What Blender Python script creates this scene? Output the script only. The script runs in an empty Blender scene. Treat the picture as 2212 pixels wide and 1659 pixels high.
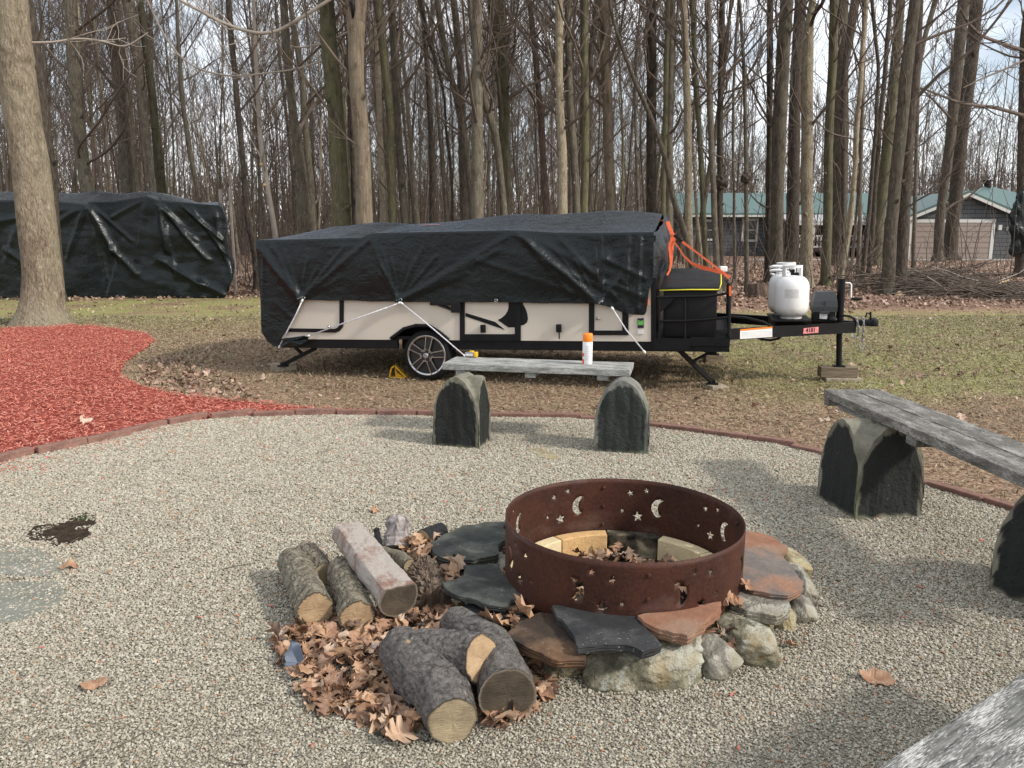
import bpy, bmesh, math, random
import numpy as np
from mathutils import Vector, Matrix, noise
from mathutils.geometry import delaunay_2d_cdt

# ---------------------------------------------------------------- camera, light, exposure
SC = bpy.context.scene
F = 1719.0            # focal length in units of a 2212 px wide picture
PITCH = math.radians(10.46)
CAMH = 1.32
cd = bpy.data.cameras.new('camera'); cam = bpy.data.objects.new('camera', cd)
SC.collection.objects.link(cam); SC.camera = cam
cam.location = (0, 0, CAMH); cam.rotation_euler = (math.pi/2 - PITCH, 0, 0)
cd.sensor_width = 36; cd.lens = 36*F/2212; cd.clip_start = 0.05; cd.clip_end = 900

SUN = Vector((.72, -.34, .56)).normalized()
w = bpy.data.worlds.new('World'); SC.world = w; w.use_nodes = True
nt = w.node_tree; nt.nodes.clear()
wo = nt.nodes.new('ShaderNodeOutputWorld'); bg = nt.nodes.new('ShaderNodeBackground')
sky = nt.nodes.new('ShaderNodeTexSky'); sky.sky_type = 'NISHITA'; sky.sun_disc = False
sky.sun_elevation = math.asin(SUN.z); sky.sun_rotation = math.atan2(SUN.x, SUN.y)
sky.air_density = 1.0; sky.dust_density = 1.5
tc = nt.nodes.new('ShaderNodeTexCoord'); mp = nt.nodes.new('ShaderNodeMapping')
mp.inputs['Scale'].default_value = (1, 1, 2.6)
cn = nt.nodes.new('ShaderNodeTexNoise'); cn.inputs['Scale'].default_value = 2.6; cn.inputs['Detail'].default_value = 7
cn.inputs['Roughness'].default_value = .58
cr = nt.nodes.new('ShaderNodeValToRGB'); cr.color_ramp.elements[0].position = .36; cr.color_ramp.elements[1].position = .62
cr.color_ramp.elements[0].color = (.25, .25, .25, 1)
mx = nt.nodes.new('ShaderNodeMix'); mx.data_type = 'RGBA'
mx.inputs['B'].default_value = (9.8, 10.0, 10.3, 1)
nt.links.new(tc.outputs['Generated'], mp.inputs['Vector']); nt.links.new(mp.outputs[0], cn.inputs['Vector'])
nt.links.new(cn.outputs['Fac'], cr.inputs['Fac']); nt.links.new(cr.outputs['Color'], mx.inputs['Factor'])
nt.links.new(sky.outputs[0], mx.inputs['A']); nt.links.new(mx.outputs['Result'], bg.inputs['Color'])
bg.inputs['Strength'].default_value = .125
nt.links.new(bg.outputs[0], wo.inputs['Surface'])
sl = bpy.data.lights.new('sun', 'SUN'); sun = bpy.data.objects.new('sun', sl); SC.collection.objects.link(sun)
sl.energy = 2.9; sl.angle = math.radians(5); sl.color = (1, .94, .85)
sun.rotation_euler = (-SUN).to_track_quat('-Z', 'Y').to_euler()
vs = SC.view_settings; vs.view_transform = 'Standard'; vs.look = 'None'; vs.exposure = 0.27; vs.gamma = 1
SC.render.resolution_x = 1024; SC.render.resolution_y = 768

# ---------------------------------------------------------------- helpers
R = random.Random(7); NR = np.random.default_rng(7)
C = SC.collection
def ray(px, py):
    a = (px-1106)/F; b = (829.5-py)/F
    return Vector((a, math.cos(PITCH)+b*math.sin(PITCH), -math.sin(PITCH)+b*math.cos(PITCH)))
CAM = Vector((0, 0, CAMH))
def G(px, py, z=0.0):
    d = ray(px, py); return CAM + d*((z-CAMH)/d.z)
def YP(px, py, y):
    d = ray(px, py); return CAM + d*(y/d.y)
def crop(ox, oy, s): return lambda x, y: ((ox+x/s)*.8641, (oy+y/s)*.8641)
c3 = crop(600, 500, 2.458); c4 = crop(1400, 500, 2.458); c5 = crop(640, 1200, 2.37); c6 = crop(1040, 1150, 2.087)
cb = crop(1900, 920, 2.439); ce = crop(1560, 520, 4.367); cc = crop(960, 800, 7.9); cs = crop(1050, 850, 3.403)
def smooth(a, b, x):
    t = min(1, max(0, (x-a)/(b-a))); return t*t*(3-2*t)
def nz(x, y, z=0.0): return noise.noise(Vector((x, y, z)))
def fbm(x, y, z=0.0, o=4):
    s = 0; a = 1
    for i in range(o): s += a*nz(x, y, z); x *= 2.03; y *= 2.03; z *= 2.03; a *= .5
    return s
def interp(pts, x):
    if x <= pts[0][0]: return pts[0][1]
    for (a, b), (c, d) in zip(pts, pts[1:]):
        if x <= c: return b+(d-b)*(x-a)/(c-a)
    return pts[-1][1]

def tag(o, label=None, cat=None, group=None, kind=None):
    if label: o['label'] = label
    if cat: o['category'] = cat
    if group: o['group'] = group
    if kind: o['kind'] = kind
    return o
def empty(name, loc=(0, 0, 0), rz=0, M=None):
    o = bpy.data.objects.new(name, None); C.objects.link(o); o.empty_display_size = .1
    if M is not None: o.matrix_world = M
    else: o.location = loc; o.rotation_euler = (0, 0, rz)
    return o

class MB:
    def __init__(s): s.v = []; s.f = []; s.m = []; s.a = {}; s.mi = 0
    def add(s, vs_, fs_, mi=None):
        b = len(s.v); s.v += [tuple(q) for q in vs_]; s.f += [tuple(b+i for i in f) for f in fs_]
        s.m += [s.mi if mi is None else mi]*len(fs_); return b
    def box(s, c, d, M=None, bev=0.0, mi=None):
        x, y, z = d[0]/2, d[1]/2, d[2]/2
        if bev <= 0:
            vs_ = [Vector((i*x, j*y, k*z)) for i in (-1, 1) for j in (-1, 1) for k in (-1, 1)]
            fs_ = [(0, 1, 3, 2), (4, 6, 7, 5), (0, 4, 5, 1), (2, 3, 7, 6), (0, 2, 6, 4), (1, 5, 7, 3)]
        else:
            bm = bmesh.new(); bmesh.ops.create_cube(bm, size=1)
            for v in bm.verts: v.co = Vector((v.co.x*d[0], v.co.y*d[1], v.co.z*d[2]))
            bmesh.ops.bevel(bm, geom=bm.edges[:], offset=bev, segments=2, affect='EDGES', profile=.6)
            bm.verts.ensure_lookup_table(); vs_ = [v.co.copy() for v in bm.verts]
            fs_ = [[v.index for v in f.verts] for f in bm.faces]; bm.free()
        if M is not None: vs_ = [M @ q for q in vs_]
        c = Vector(c); return s.add([q+c for q in vs_], fs_, mi)
    def tube(s, pts, rad, n=8, cap=True, mi=None):
        pts = [Vector(p) for p in pts]; k = len(pts)
        if not hasattr(rad, '__len__'): rad = [rad]*k
        vs_ = []; ref = None
        for i, p in enumerate(pts):
            t = (pts[min(i+1, k-1)]-pts[max(i-1, 0)]).normalized()
            if ref is None: ref = Vector((0, 0, 1)) if abs(t.z) < .9 else Vector((1, 0, 0))
            u = (ref - t*ref.dot(t)).normalized(); v = t.cross(u); ref = u
            for j in range(n):
                a = 2*math.pi*j/n; vs_.append(p+(u*math.cos(a)+v*math.sin(a))*rad[i])
        fs_ = [(i*n+j, i*n+(j+1) % n, (i+1)*n+(j+1) % n, (i+1)*n+j) for i in range(k-1) for j in range(n)]
        if cap: fs_ += [tuple(range(n-1, -1, -1)), tuple(range((k-1)*n, k*n))]
        return s.add(vs_, fs_, mi)
    def prism(s, poly, fn, t0, t1, mi=None):   # poly of 2-D points, fn(x, y, t) -> 3-D
        n = len(poly); vs_ = [fn(x, y, t0) for x, y in poly]+[fn(x, y, t1) for x, y in poly]
        fs_ = [tuple(range(n)), tuple(range(2*n-1, n-1, -1))]+[(i, i+n, (i+1) % n+n, (i+1) % n) for i in range(n)]
        return s.add(vs_, fs_, mi)
    def lathe(s, prof, c=(0, 0, 0), n=32, mi=None, cap=True):
        vs_ = [(c[0]+r*math.cos(2*math.pi*j/n), c[1]+r*math.sin(2*math.pi*j/n), c[2]+z) for r, z in prof for j in range(n)]
        k = len(prof)
        fs_ = [(i*n+j, i*n+(j+1) % n, (i+1)*n+(j+1) % n, (i+1)*n+j) for i in range(k-1) for j in range(n)]
        if cap: fs_ += [tuple(range(n-1, -1, -1)), tuple(range((k-1)*n, k*n))]
        return s.add(vs_, fs_, mi)
    def grid(s, nu, nv, fn, mi=None, flip=False):
        vs_ = [fn(i/nu, j/nv) for i in range(nu+1) for j in range(nv+1)]
        q = nv+1
        fs_ = [(i*q+j, (i+1)*q+j, (i+1)*q+j+1, i*q+j+1) for i in range(nu) for j in range(nv)]
        if flip: fs_ = [f[::-1] for f in fs_]
        return s.add(vs_, fs_, mi)
    def build(s, name, mats, parent=None, smooth_=False, recalc=True, M=None, autos=None):
        me = bpy.data.meshes.new(name); me.from_pydata(s.v, [], s.f)
        if not isinstance(mats, (list, tuple)): mats = [mats]
        for m in mats: me.materials.append(m)
        if len(mats) > 1: me.polygons.foreach_set('material_index', s.m)
        for k, vals in s.a.items():
            at = me.attributes.new(k, 'FLOAT', 'POINT'); at.data.foreach_set('value', vals)
        if recalc:
            bm = bmesh.new(); bm.from_mesh(me); bmesh.ops.recalc_face_normals(bm, faces=bm.faces); bm.to_mesh(me); bm.free()
        if smooth_: me.polygons.foreach_set('use_smooth', [True]*len(me.polygons))
        if autos is not None:
            me.polygons.foreach_set('use_smooth', [True]*len(me.polygons)); me.set_sharp_from_angle(angle=math.radians(autos))
        o = bpy.data.objects.new(name, me); C.objects.link(o)
        if parent is not None: o.parent = parent
        if M is not None: o.matrix_world = M
        me.update(); return o

def np_obj(name, V, Fc, mats, attrs=None, parent=None, smooth_=False):
    """big meshes: V (n,3), Fc (m,k) with k corners a face"""
    me = bpy.data.meshes.new(name); n = len(V); m, k = Fc.shape
    me.vertices.add(n); me.vertices.foreach_set('co', V.astype(np.float32).ravel())
    me.loops.add(m*k); me.loops.foreach_set('vertex_index', Fc.astype(np.int32).ravel())
    me.polygons.add(m); me.polygons.foreach_set('loop_start', np.arange(0, m*k, k, dtype=np.int32))
    if smooth_: me.polygons.foreach_set('use_smooth', np.ones(m, dtype=bool))
    for mt in (mats if isinstance(mats, (list, tuple)) else [mats]): me.materials.append(mt)
    for a, vals in (attrs or {}).items():
        at = me.attributes.new(a, 'FLOAT', 'POINT'); at.data.foreach_set('value', vals.astype(np.float32))
    me.update(calc_edges=True); me.validate()
    o = bpy.data.objects.new(name, me); C.objects.link(o)
    if parent is not None: o.parent = parent
    return o

# ---------------------------------------------------------------- materials
def N(nt, t, **kw):
    n = nt.nodes.new('ShaderNode'+t)
    for k, v in kw.items():
        if k in n.inputs: n.inputs[k].default_value = v
        else: setattr(n, k, v)
    return n
def ramp(nt, fac, stops, interp_='LINEAR'):
    r = nt.nodes.new('ShaderNodeValToRGB'); e = r.color_ramp.elements; r.color_ramp.interpolation = interp_
    while len(e) < len(stops): e.new(.5)
    for q, (p_, c_) in zip(e, stops):
        q.position = p_; q.color = (*c_, 1) if hasattr(c_, '__len__') else (c_, c_, c_, 1)
    nt.links.new(fac, r.inputs['Fac']); return r.outputs['Color']
def mixc(nt, fac, a, b, mode='MIX'):
    m = nt.nodes.new('ShaderNodeMix'); m.data_type = 'RGBA'; m.blend_type = mode
    for s_, v in (('Factor', fac), ('A', a), ('B', b)):
        if isinstance(v, bpy.types.NodeSocket): nt.links.new(v, m.inputs[s_])
        elif s_ == 'Factor': m.inputs[s_].default_value = v
        else: m.inputs[s_].default_value = (*v, 1)
    return m.outputs['Result']
def newmat(name, rough=.7, spec=.4, metal=0.0):
    m = bpy.data.materials.new(name); m.use_nodes = True; nt = m.node_tree; b = nt.nodes['Principled BSDF']
    b.inputs['Roughness'].default_value = rough; b.inputs['Specular IOR Level'].default_value = spec; b.inputs['Metallic'].default_value = metal
    return m, nt, b
def coords(nt, scale=(1, 1, 1), kind='Object'):
    t = N(nt, 'TexCoord'); mp_ = N(nt, 'Mapping'); mp_.inputs['Scale'].default_value = scale
    nt.links.new(t.outputs[kind], mp_.inputs['Vector']); return mp_.outputs[0]
def noi(nt, vec, scale, detail=5, rough=.6, out='Fac', dist=0.0):
    n = N(nt, 'TexNoise', Scale=scale, Detail=detail, Roughness=rough, Distortion=dist)
    nt.links.new(vec, n.inputs['Vector']); return n.outputs[out]
def voro(nt, vec, scale, out='Color', feature='F1', rnd=1.0):
    n = N(nt, 'TexVoronoi', Scale=scale, Randomness=rnd); n.feature = feature
    nt.links.new(vec, n.inputs['Vector']); return n.outputs[out]
def bump(nt, b, h, dist=.01, strength=1.0):
    n = N(nt, 'Bump', Distance=dist, Strength=strength); nt.links.new(h, n.inputs['Height'])
    nt.links.new(n.outputs[0], b.inputs['Normal']); return n
def simple(name, col, rough=.6, spec=.4, metal=0.0, var=.12, scale=12, bumpd=0.0, vs_=(1, 1, 1)):
    m, nt, b = newmat(name, rough, spec, metal)
    v = coords(nt, vs_); f = noi(nt, v, scale, 6)
    lo = tuple(c*(1-var) for c in col); hi = tuple(min(1, c*(1+var)) for c in col)
    nt.links.new(ramp(nt, f, [(.3, lo), (.7, hi)]), b.inputs['Base Color'])
    if bumpd: bump(nt, b, noi(nt, v, scale*3, 6), bumpd)
    return m
def attrn(nt, name):
    n = N(nt, 'Attribute'); n.attribute_name = name; return n.outputs['Fac']

def bark(name, c1, c2, c3_=None, vscale=(1, 1, .22), scale=30, d=.035, rnd=True):
    m, nt, b = newmat(name, .9, .15)
    v = coords(nt, vscale); f = noi(nt, v, scale, 7, .62, dist=.4); f2 = noi(nt, coords(nt, (1, 1, .5)), 2.2, 3)
    col = ramp(nt, f, [(.32, tuple(.55*q for q in c1)), (.5, c1), (.72, c2)])
    if c3_: col = mixc(nt, ramp(nt, f2, [(.45, 0), (.62, 1)]), col, mixc(nt, .65, col, c3_))
    bl_ = ramp(nt, noi(nt, coords(nt, (1, 1, .45)), 7, 6, .7), [(.34, (.62, .60, .58)), (.5, (1, 1, 1)), (.66, (1.0, 1.0, 1.0))])
    col = mixc(nt, 1.0, col, bl_, 'MULTIPLY'); col = mixc(nt, ramp(nt, noi(nt, coords(nt, (1, 1, .7)), 11, 5, .7), [(.60, 0), (.66, .55)]), col, tuple(min(1, 1.35*q) for q in c2))
    if rnd:
        oi = N(nt, 'ObjectInfo'); hv = N(nt, 'HueSaturation')
        mr = N(nt, 'MapRange'); mr.inputs['To Min'].default_value = .72; mr.inputs['To Max'].default_value = 1.3
        nt.links.new(oi.outputs['Random'], mr.inputs['Value']); nt.links.new(mr.outputs[0], hv.inputs['Value'])
        nt.links.new(col, hv.inputs['Color']); col = hv.outputs['Color']
    nt.links.new(col, b.inputs['Base Color']); bump(nt, b, f, d); return m
M = {}
M['bark'] = bark('grey_brown_bark', (.115, .097, .076), (.215, .185, .15), (.145, .135, .10))
M['bark_dark'] = bark('dark_bark', (.075, .062, .05), (.14, .117, .094))
M['bark_pale'] = bark('pale_bark', (.30, .25, .18), (.44, .38, .285), (.35, .31, .22), vscale=(1, 1, .3), scale=34, d=.06)
M['bark_moss'] = bark('mossy_bark', (.10, .09, .06), (.175, .155, .108), (.115, .115, .06), vscale=(1, 1, .12), scale=30, d=.03)
M['bark_pink'] = bark('peeling_bark', (.21, .165, .12), (.33, .27, .205), (.26, .22, .165), vscale=(1, 1, .1), scale=20, d=.03)
M['bark_red'] = bark('reddish_bark', (.125, .09, .07), (.20, .145, .12))
M['twig'] = simple('twig_bark', (.125, .10, .082), .9, .15, var=.3, scale=3)
M['twig_pale'] = simple('pale_twig_bark', (.34, .30, .26), .9, .15, var=.2, scale=3)
M['cutwood'] = simple('fresh_cut_wood', (.62, .46, .26), .8)

def tarpmat(name, c):
    m, nt, b = newmat(name, .3, .34)
    v = coords(nt); f = noi(nt, v, 5, 6)
    nt.links.new(ramp(nt, f, [(.3, tuple(.8*q for q in c)), (.7, tuple(1.3*q for q in c))]), b.inputs['Base Color'])
    nt.links.new(ramp(nt, noi(nt, v, 9, 5), [(.3, .20), (.7, .37)]), b.inputs['Roughness'])
    f1 = noi(nt, coords(nt, (1, 1, 1.6)), 7, 8, .62, dist=1.2); f3 = noi(nt, v, 60, 2)
    ad = N(nt, 'Math', operation='MULTIPLY_ADD'); nt.links.new(f3, ad.inputs[0]); ad.inputs[1].default_value = .05
    nt.links.new(f1, ad.inputs[2]); bump(nt, b, ad.outputs[0], .02, .6); b.inputs['Sheen Weight'].default_value = .35; b.inputs['Sheen Roughness'].default_value = .16; b.inputs['Sheen Tint'].default_value = (.6, .75, 1, 1); return m
M['tarp'] = tarpmat('black_green_tarp', (.005, .009, .010))
M['black'] = simple('black_painted_metal', (.007, .007, .008), .5, .22, var=.3)
M['blackplastic'] = simple('black_plastic', (.009, .009, .010), .5, .25, var=.2)
M['greyplastic'] = simple('dark_grey_plastic', (.045, .05, .055), .5, .4, var=.15)
M['cream'] = simple('cream_panel', (.60, .55, .47), .38, .4, var=.04, scale=2)
M['rubber'] = simple('tyre_rubber', (.014, .014, .015), .8, .15, var=.25, scale=8)
M['alloy'] = simple('machined_alloy', (.5, .49, .48), .28, .5, 1.0, var=.1)
M['alloydark'] = simple('dark_alloy', (.02, .021, .024), .35, .5, var=.2)
M['zinc'] = simple('zinc_steel', (.38, .385, .40), .4, .5, 1.0, var=.15)
M['white'] = simple('white_paint', (.80, .80, .79), .35, .4, var=.03)
M['tank'] = None
M['ropewhite'] = simple('white_cord', (.62, .62, .66), .8, .2, var=.25, scale=60)
M['orange'] = simple('orange_webbing', (.85, .17, .07), .7, .2, var=.1, scale=40)
M['orangecap'] = simple('orange_plastic', (.9, .24, .02), .35, .4, var=.05)
M['orangelamp'] = simple('amber_lens', (.8, .16, .02), .25, .5, var=.1)
M['yellow'] = simple('yellow_plastic', (.72, .42, .02), .4, .4, var=.12)
M['piping'] = simple('yellow_piping', (.75, .68, .06), .5, .3, var=.05)
M['green'] = simple('green_label', (.12, .42, .09), .5, .3, var=.1)
M['pinklabel'] = simple('pink_label', (.72, .25, .25), .6, .3, var=.15, scale=50)
M['ink'] = simple('black_ink', (.03, .025, .04), .7, .2, var=.3)
M['paper'] = simple('worn_white_label', (.66, .66, .66), .7, .2, var=.1, scale=60)
M['greyink'] = simple('grey_print', (.52, .53, .55), .7, .2, var=.15, scale=60)
M['blockwood'] = simple('old_timber_block', (.20, .155, .11), .9, .2, var=.4, scale=8, bumpd=.01, vs_=(.4, 4, 4))
M['sandstone'] = simple('sandstone', (.34, .29, .22), .9, .2, var=.25, scale=14, bumpd=.01)
M['redlabel'] = simple('orange_print', (.75, .13, .03), .5, .3, var=.1)

def weathered(name, lo, mid, hi, vsc, paint=.5, wear=(.42, .6)):
    m, nt, b = newmat(name, .85, .25)
    v = coords(nt, vsc); g = noi(nt, v, 9, 8, .65, dist=.3); g2 = noi(nt, v, 40, 4)
    patch = noi(nt, coords(nt, tuple(q**.45 for q in vsc)), 6, 7, .6)
    base = ramp(nt, g, [(.3, lo), (.55, mid), (.75, tuple(min(1, q*1.25) for q in mid))])
    pm = mixc(nt, .55, patch, g2); pf = ramp(nt, pm, [(wear[0], 0), (wear[1], 1)])
    mt = N(nt, 'Math', operation='MULTIPLY'); nt.links.new(pf, mt.inputs[0]); mt.inputs[1].default_value = paint
    nt.links.new(mixc(nt, mt.outputs[0], base, hi), b.inputs['Base Color']); bump(nt, b, g, .006); return m
M['plank'] = weathered('weathered_plank', (.10, .10, .09), (.22, .22, .20), (.52, .52, .50), (1.2, 12, 12), .8, (.46, .58))
M['plank_dark'] = weathered('dark_weathered_plank', (.04, .038, .034), (.135, .126, .110), (.40, .385, .355), (1.2, 12, 12), .9, (.49, .60))
M['plank_pale'] = weathered('flaking_white_plank', (.03, .031, .030), (.18, .178, .165), (.60, .59, .56), (1.5, 14, 14), .85, (.51, .60))
def support(name, tar=(.020, .022, .020), stone=(.19, .18, .14)):
    m, nt, b = newmat(name, .85, .3); v = coords(nt); f = noi(nt, v, 9, 7, .65); f2 = noi(nt, v, 46, 4, .6, dist=.5)
    st = ramp(nt, f, [(.3, tuple(.5*q for q in stone)), (.5, stone), (.72, tuple(1.4*q for q in stone))])
    st = mixc(nt, ramp(nt, noi(nt, v, 3.5, 4), [(.5, 0), (.62, .65)]), st, (.10, .115, .06))
    ta = mixc(nt, ramp(nt, noi(nt, v, 34, 6), [(.68, 0), (.76, .5)]), tar, (.3, .3, .27))
    nt.links.new(mixc(nt, attrn(nt, 'tar'), st, ta), b.inputs['Base Color'])
    bump(nt, b, mixc(nt, attrn(nt, 'tar'), mixc(nt, .7, f2, f), f2), .012, .9); return m
M['support'] = support('tarred_stone')
M['support_green'] = support('green_black_stone', (.032, .036, .033), (.17, .17, .15))

def rust():
    m, nt, b = newmat('rusted_steel', .62, .35, .25); v = coords(nt)
    f = noi(nt, v, 5, 8, .6); f2 = noi(nt, v, 90, 3)
    c = ramp(nt, f, [(.3, (.028, .013, .010)), (.52, (.062, .022, .014)), (.72, (.10, .036, .022))])
    c = mixc(nt, .35, c, ramp(nt, f2, [(.35, (.026, .012, .01)), (.65, (.10, .038, .022))]))
    c = mixc(nt, ramp(nt, noi(nt, coords(nt, (1, 1, 2)), 4, 7, .65), [(.56, 0), (.70, .55)]), c, (.15, .095, .08))
    nt.links.new(c, b.inputs['Base Color']); bump(nt, b, f2, .002, .6); return m
M['rust'] = rust()
def slate(name, a, b_, c_, pat=(.16, .17, .15), rough=.6):
    m, nt, b = newmat(name, min(1, rough+.15), .12); v = coords(nt); f = noi(nt, v, 8, 9, .68); f2 = noi(nt, v, 4, 6, .6)
    c = ramp(nt, f, [(.3, a), (.55, b_), (.8, pat)])
    c = mixc(nt, ramp(nt, f2, [(.48, 0), (.66, 1)]), c, mixc(nt, .7, c, c_))
    sp = ramp(nt, voro(nt, v, 70, 'Distance'), [(.10, 1), (.16, 0)])
    c = mixc(nt, mixc(nt, 1.0, sp, ramp(nt, noi(nt, v, 4, 3), [(.5, 0), (.62, .7)]), 'MULTIPLY'), c, (.4, .39, .35))
    nt.links.new(c, b.inputs['Base Color']); bump(nt, b, f, .010); return m
M['slate'] = slate('grey_green_slate', (.028, .031, .029), (.068, .073, .066), (.115, .12, .105), pat=(.20, .205, .185), rough=.85)
M['slate_black'] = slate('black_slate', (.022, .022, .023), (.042, .042, .044), (.065, .064, .065), rough=.75)
M['slate_brown'] = slate('sooty_brown_slab', (.028, .024, .022), (.065, .048, .037), (.20, .11, .06), rough=.8)
M['slab_red'] = slate('red_sandstone_slab', (.20, .10, .065), (.30, .155, .10), (.24, .19, .14), (.36, .22, .15), .8)
M['slab_mixed'] = slate('grey_and_red_slab', (.12, .11, .105), (.21, .18, .16), (.36, .16, .08), (.28, .25, .22), .8)
def rockm(name, a, b_, lich, x=(.4, .27, .11)):
    m, nt, b = newmat(name, .9, .2); v = coords(nt); f = noi(nt, v, 14, 9, .7); f2 = noi(nt, v, 9, 6, .65)
    c = ramp(nt, f, [(.28, tuple(.5*q for q in a)), (.45, a), (.62, b_), (.8, tuple(1.2*q for q in b_))])
    c = mixc(nt, ramp(nt, f2, [(.5, 0), (.55, .85)]), c, lich)
    c = mixc(nt, ramp(nt, noi(nt, v, 5, 4), [(.55, 0), (.68, .75)]), c, x)
    nt.links.new(c, b.inputs['Base Color']); bump(nt, b, mixc(nt, .5, f, noi(nt, v, 50, 4)), .03); return m
M['rock'] = rockm('lichened_fieldstone', (.16, .15, .105), (.36, .33, .24), (.47, .47, .40), (.30, .21, .09))
M['rock_tan'] = rockm('tan_fieldstone', (.28, .23, .14), (.42, .35, .22), (.38, .37, .26))
M['rock_grey'] = rockm('grey_fieldstone', (.20, .185, .155), (.36, .335, .28), (.42, .41, .35), (.25, .21, .14))
M['rock_orange'] = rockm('orange_fieldstone', (.34, .19, .09), (.48, .28, .14), (.4, .25, .14), (.45, .22, .09))
M['brick_cream'] = simple('cream_firebrick', (.70, .58, .36), .85, .2, var=.1, scale=30, bumpd=.003)
M['brick_orange'] = simple('orange_firebrick', (.62, .40, .19), .85, .2, var=.15, scale=40, bumpd=.003)
def sooty():
    m, nt, b = newmat('sooty_firebrick', .85, .2); v = coords(nt); f = noi(nt, v, 9, 5)
    nt.links.new(ramp(nt, f, [(.42, (.012, .011, .010)), (.55, (.10, .085, .06)), (.68, (.42, .36, .24))]), b.inputs['Base Color']); return m
M['brick_sooty'] = sooty()
M['edging'] = simple('red_concrete_edging', (.22, .125, .10), .9, .2, var=.35, scale=18, bumpd=.008)
M['char'] = simple('charred_wood', (.016, .016, .018), .6, .35, var=.5, scale=20, bumpd=.02)

def endm(name, a, b_, edge, dark=0):
    m, nt, b = newmat(name, .8, .2); rr = attrn(nt, 'rr'); v = coords(nt); f = noi(nt, v, 12, 5)
    ad = N(nt, 'Math', operation='MULTIPLY_ADD'); nt.links.new(f, ad.inputs[0]); ad.inputs[1].default_value = .22; nt.links.new(rr, ad.inputs[2])
    ml = N(nt, 'Math', operation='MULTIPLY'); nt.links.new(ad.outputs[0], ml.inputs[0]); ml.inputs[1].default_value = 70
    sn = N(nt, 'Math', operation='SINE'); nt.links.new(ml.outputs[0], sn.inputs[0])
    c = ramp(nt, sn.outputs[0], [(0, a), (1, b_)]); c = mixc(nt, .78, c, ramp(nt, f, [(.3, tuple(.55*q for q in a)), (.7, b_)]))
    c = mixc(nt, ramp(nt, rr, [(.9, 0), (.97, 1)]), c, edge)
    nt.links.new(c, b.inputs['Base Color']); bump(nt, b, noi(nt, coords(nt, (1, 1, 8)), 40, 4), .003); return m
M['end_tan'] = endm('sawn_end', (.38, .25, .14), (.54, .39, .24), (.10, .075, .05))
M['end_olive'] = endm('weathered_sawn_end', (.33, .255, .16), (.48, .39, .255), (.12, .10, .07))
M['end_dark'] = endm('dark_sawn_end', (.065, .05, .036), (.125, .098, .07), (.2, .17, .13))
def logbark(name, a, b_, d=.02, sc=30, vs_=(1, 1, .3)):
    m, nt, b = newmat(name, .9, .2); v = coords(nt, vs_); f = noi(nt, v, sc, 8, .65, dist=.6)
    nt.links.new(ramp(nt, f, [(.32, tuple(.3*q for q in a)), (.48, a), (.7, b_)]), b.inputs['Base Color'])
    bump(nt, b, f, d); return m
M['logbark'] = logbark('rough_log_bark', (.25, .22, .165), (.46, .41, .32), .045, 40)
M['logbark_grey'] = logbark('grey_log_bark', (.165, .150, .138), (.285, .262, .245), .03, 48, (1, 1, 2.2))
def splitm():
    m, nt, b = newmat('split_log_face', .8, .25); v = coords(nt, (6, 6, 1)); f = noi(nt, coords(nt, (1.6, 1.3, 1)), 4.5, 8, .7); g = noi(nt, v, 12, 5)
    c = mixc(nt, ramp(nt, f, [(.40, 0), (.50, 1)]), (.22, .13, .10), mixc(nt, g, (.28, .245, .215), (.43, .385, .34)))
    nt.links.new(c, b.inputs['Base Color']); bump(nt, b, mixc(nt, .5, f, g), .008); return m
M['split'] = splitm()
M['splitgrey'] = logbark('grey_split_wood', (.26, .23, .22), (.46, .42, .42), .01, 14, (3, 3, 1))
M['driftwood'] = logbark('decayed_wood', (.20, .15, .115), (.34, .26, .20), .03, 16, (3, 3, .5))

def leafm(name, stops, attr='rnd', rough=.6):
    m, nt, b = newmat(name, rough, .3)
    c = ramp(nt, attrn(nt, attr), stops); f = noi(nt, coords(nt), 40, 3)
    nt.links.new(mixc(nt, .35, c, ramp(nt, f, [(.3, tuple(.4*q for q in stops[0][1])), (.7, stops[-1][1])])), b.inputs['Base Color']); return m
m_, nt_0, b_0 = newmat('stained_white_tank', .35, .4); v_0 = coords(nt_0); sx_ = N(nt_0, 'SeparateXYZ'); nt_0.links.new(v_0, sx_.inputs[0])
mr_ = N(nt_0, 'MapRange'); nt_0.links.new(sx_.outputs[2], mr_.inputs['Value']); mr_.inputs['From Min'].default_value = .16; mr_.inputs['From Max'].default_value = .02; mr_.inputs['To Max'].default_value = .55
ml_ = mixc(nt_0, 1.0, mr_.outputs[0], ramp(nt_0, noi(nt_0, coords(nt_0, (1, 1, .25)), 22, 5), [(.35, .2), (.65, 1)]), 'MULTIPLY')
nt_0.links.new(mixc(nt_0, ml_, (.80, .80, .79), (.50, .44, .32)), b_0.inputs['Base Color']); M['tank'] = m_
M['steppingstone'] = slate('dusty_grey_green_slate', (.13, .135, .115), (.20, .20, .165), (.20, .205, .185), pat=(.32, .315, .26), rough=.9)
M['leaf'] = leafm('dry_oak_leaf', [(0, (.09, .042, .025)), (.3, (.27, .125, .06)), (.55, (.40, .20, .095)), (.8, (.55, .33, .18)), (1, (.58, .46, .36))])
M['leaflitter'] = leafm('leaf_litter', [(0, (.10, .055, .038)), (.35, (.25, .14, .095)), (.7, (.40, .25, .175)), (1, (.60, .45, .35))])
M['grassbits'] = leafm('matted_grass', [(0, (.14, .095, .06)), (.4, (.32, .23, .15)), (.7, (.46, .35, .235)), (.86, (.52, .43, .30)), (1, (.24, .26, .10))])
M['chips'] = leafm('red_wood_chip', [(0, (.26, .05, .04)), (.4, (.54, .12, .078)), (.8, (.67, .205, .14)), (1, (.74, .40, .30))], rough=.75)
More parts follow.
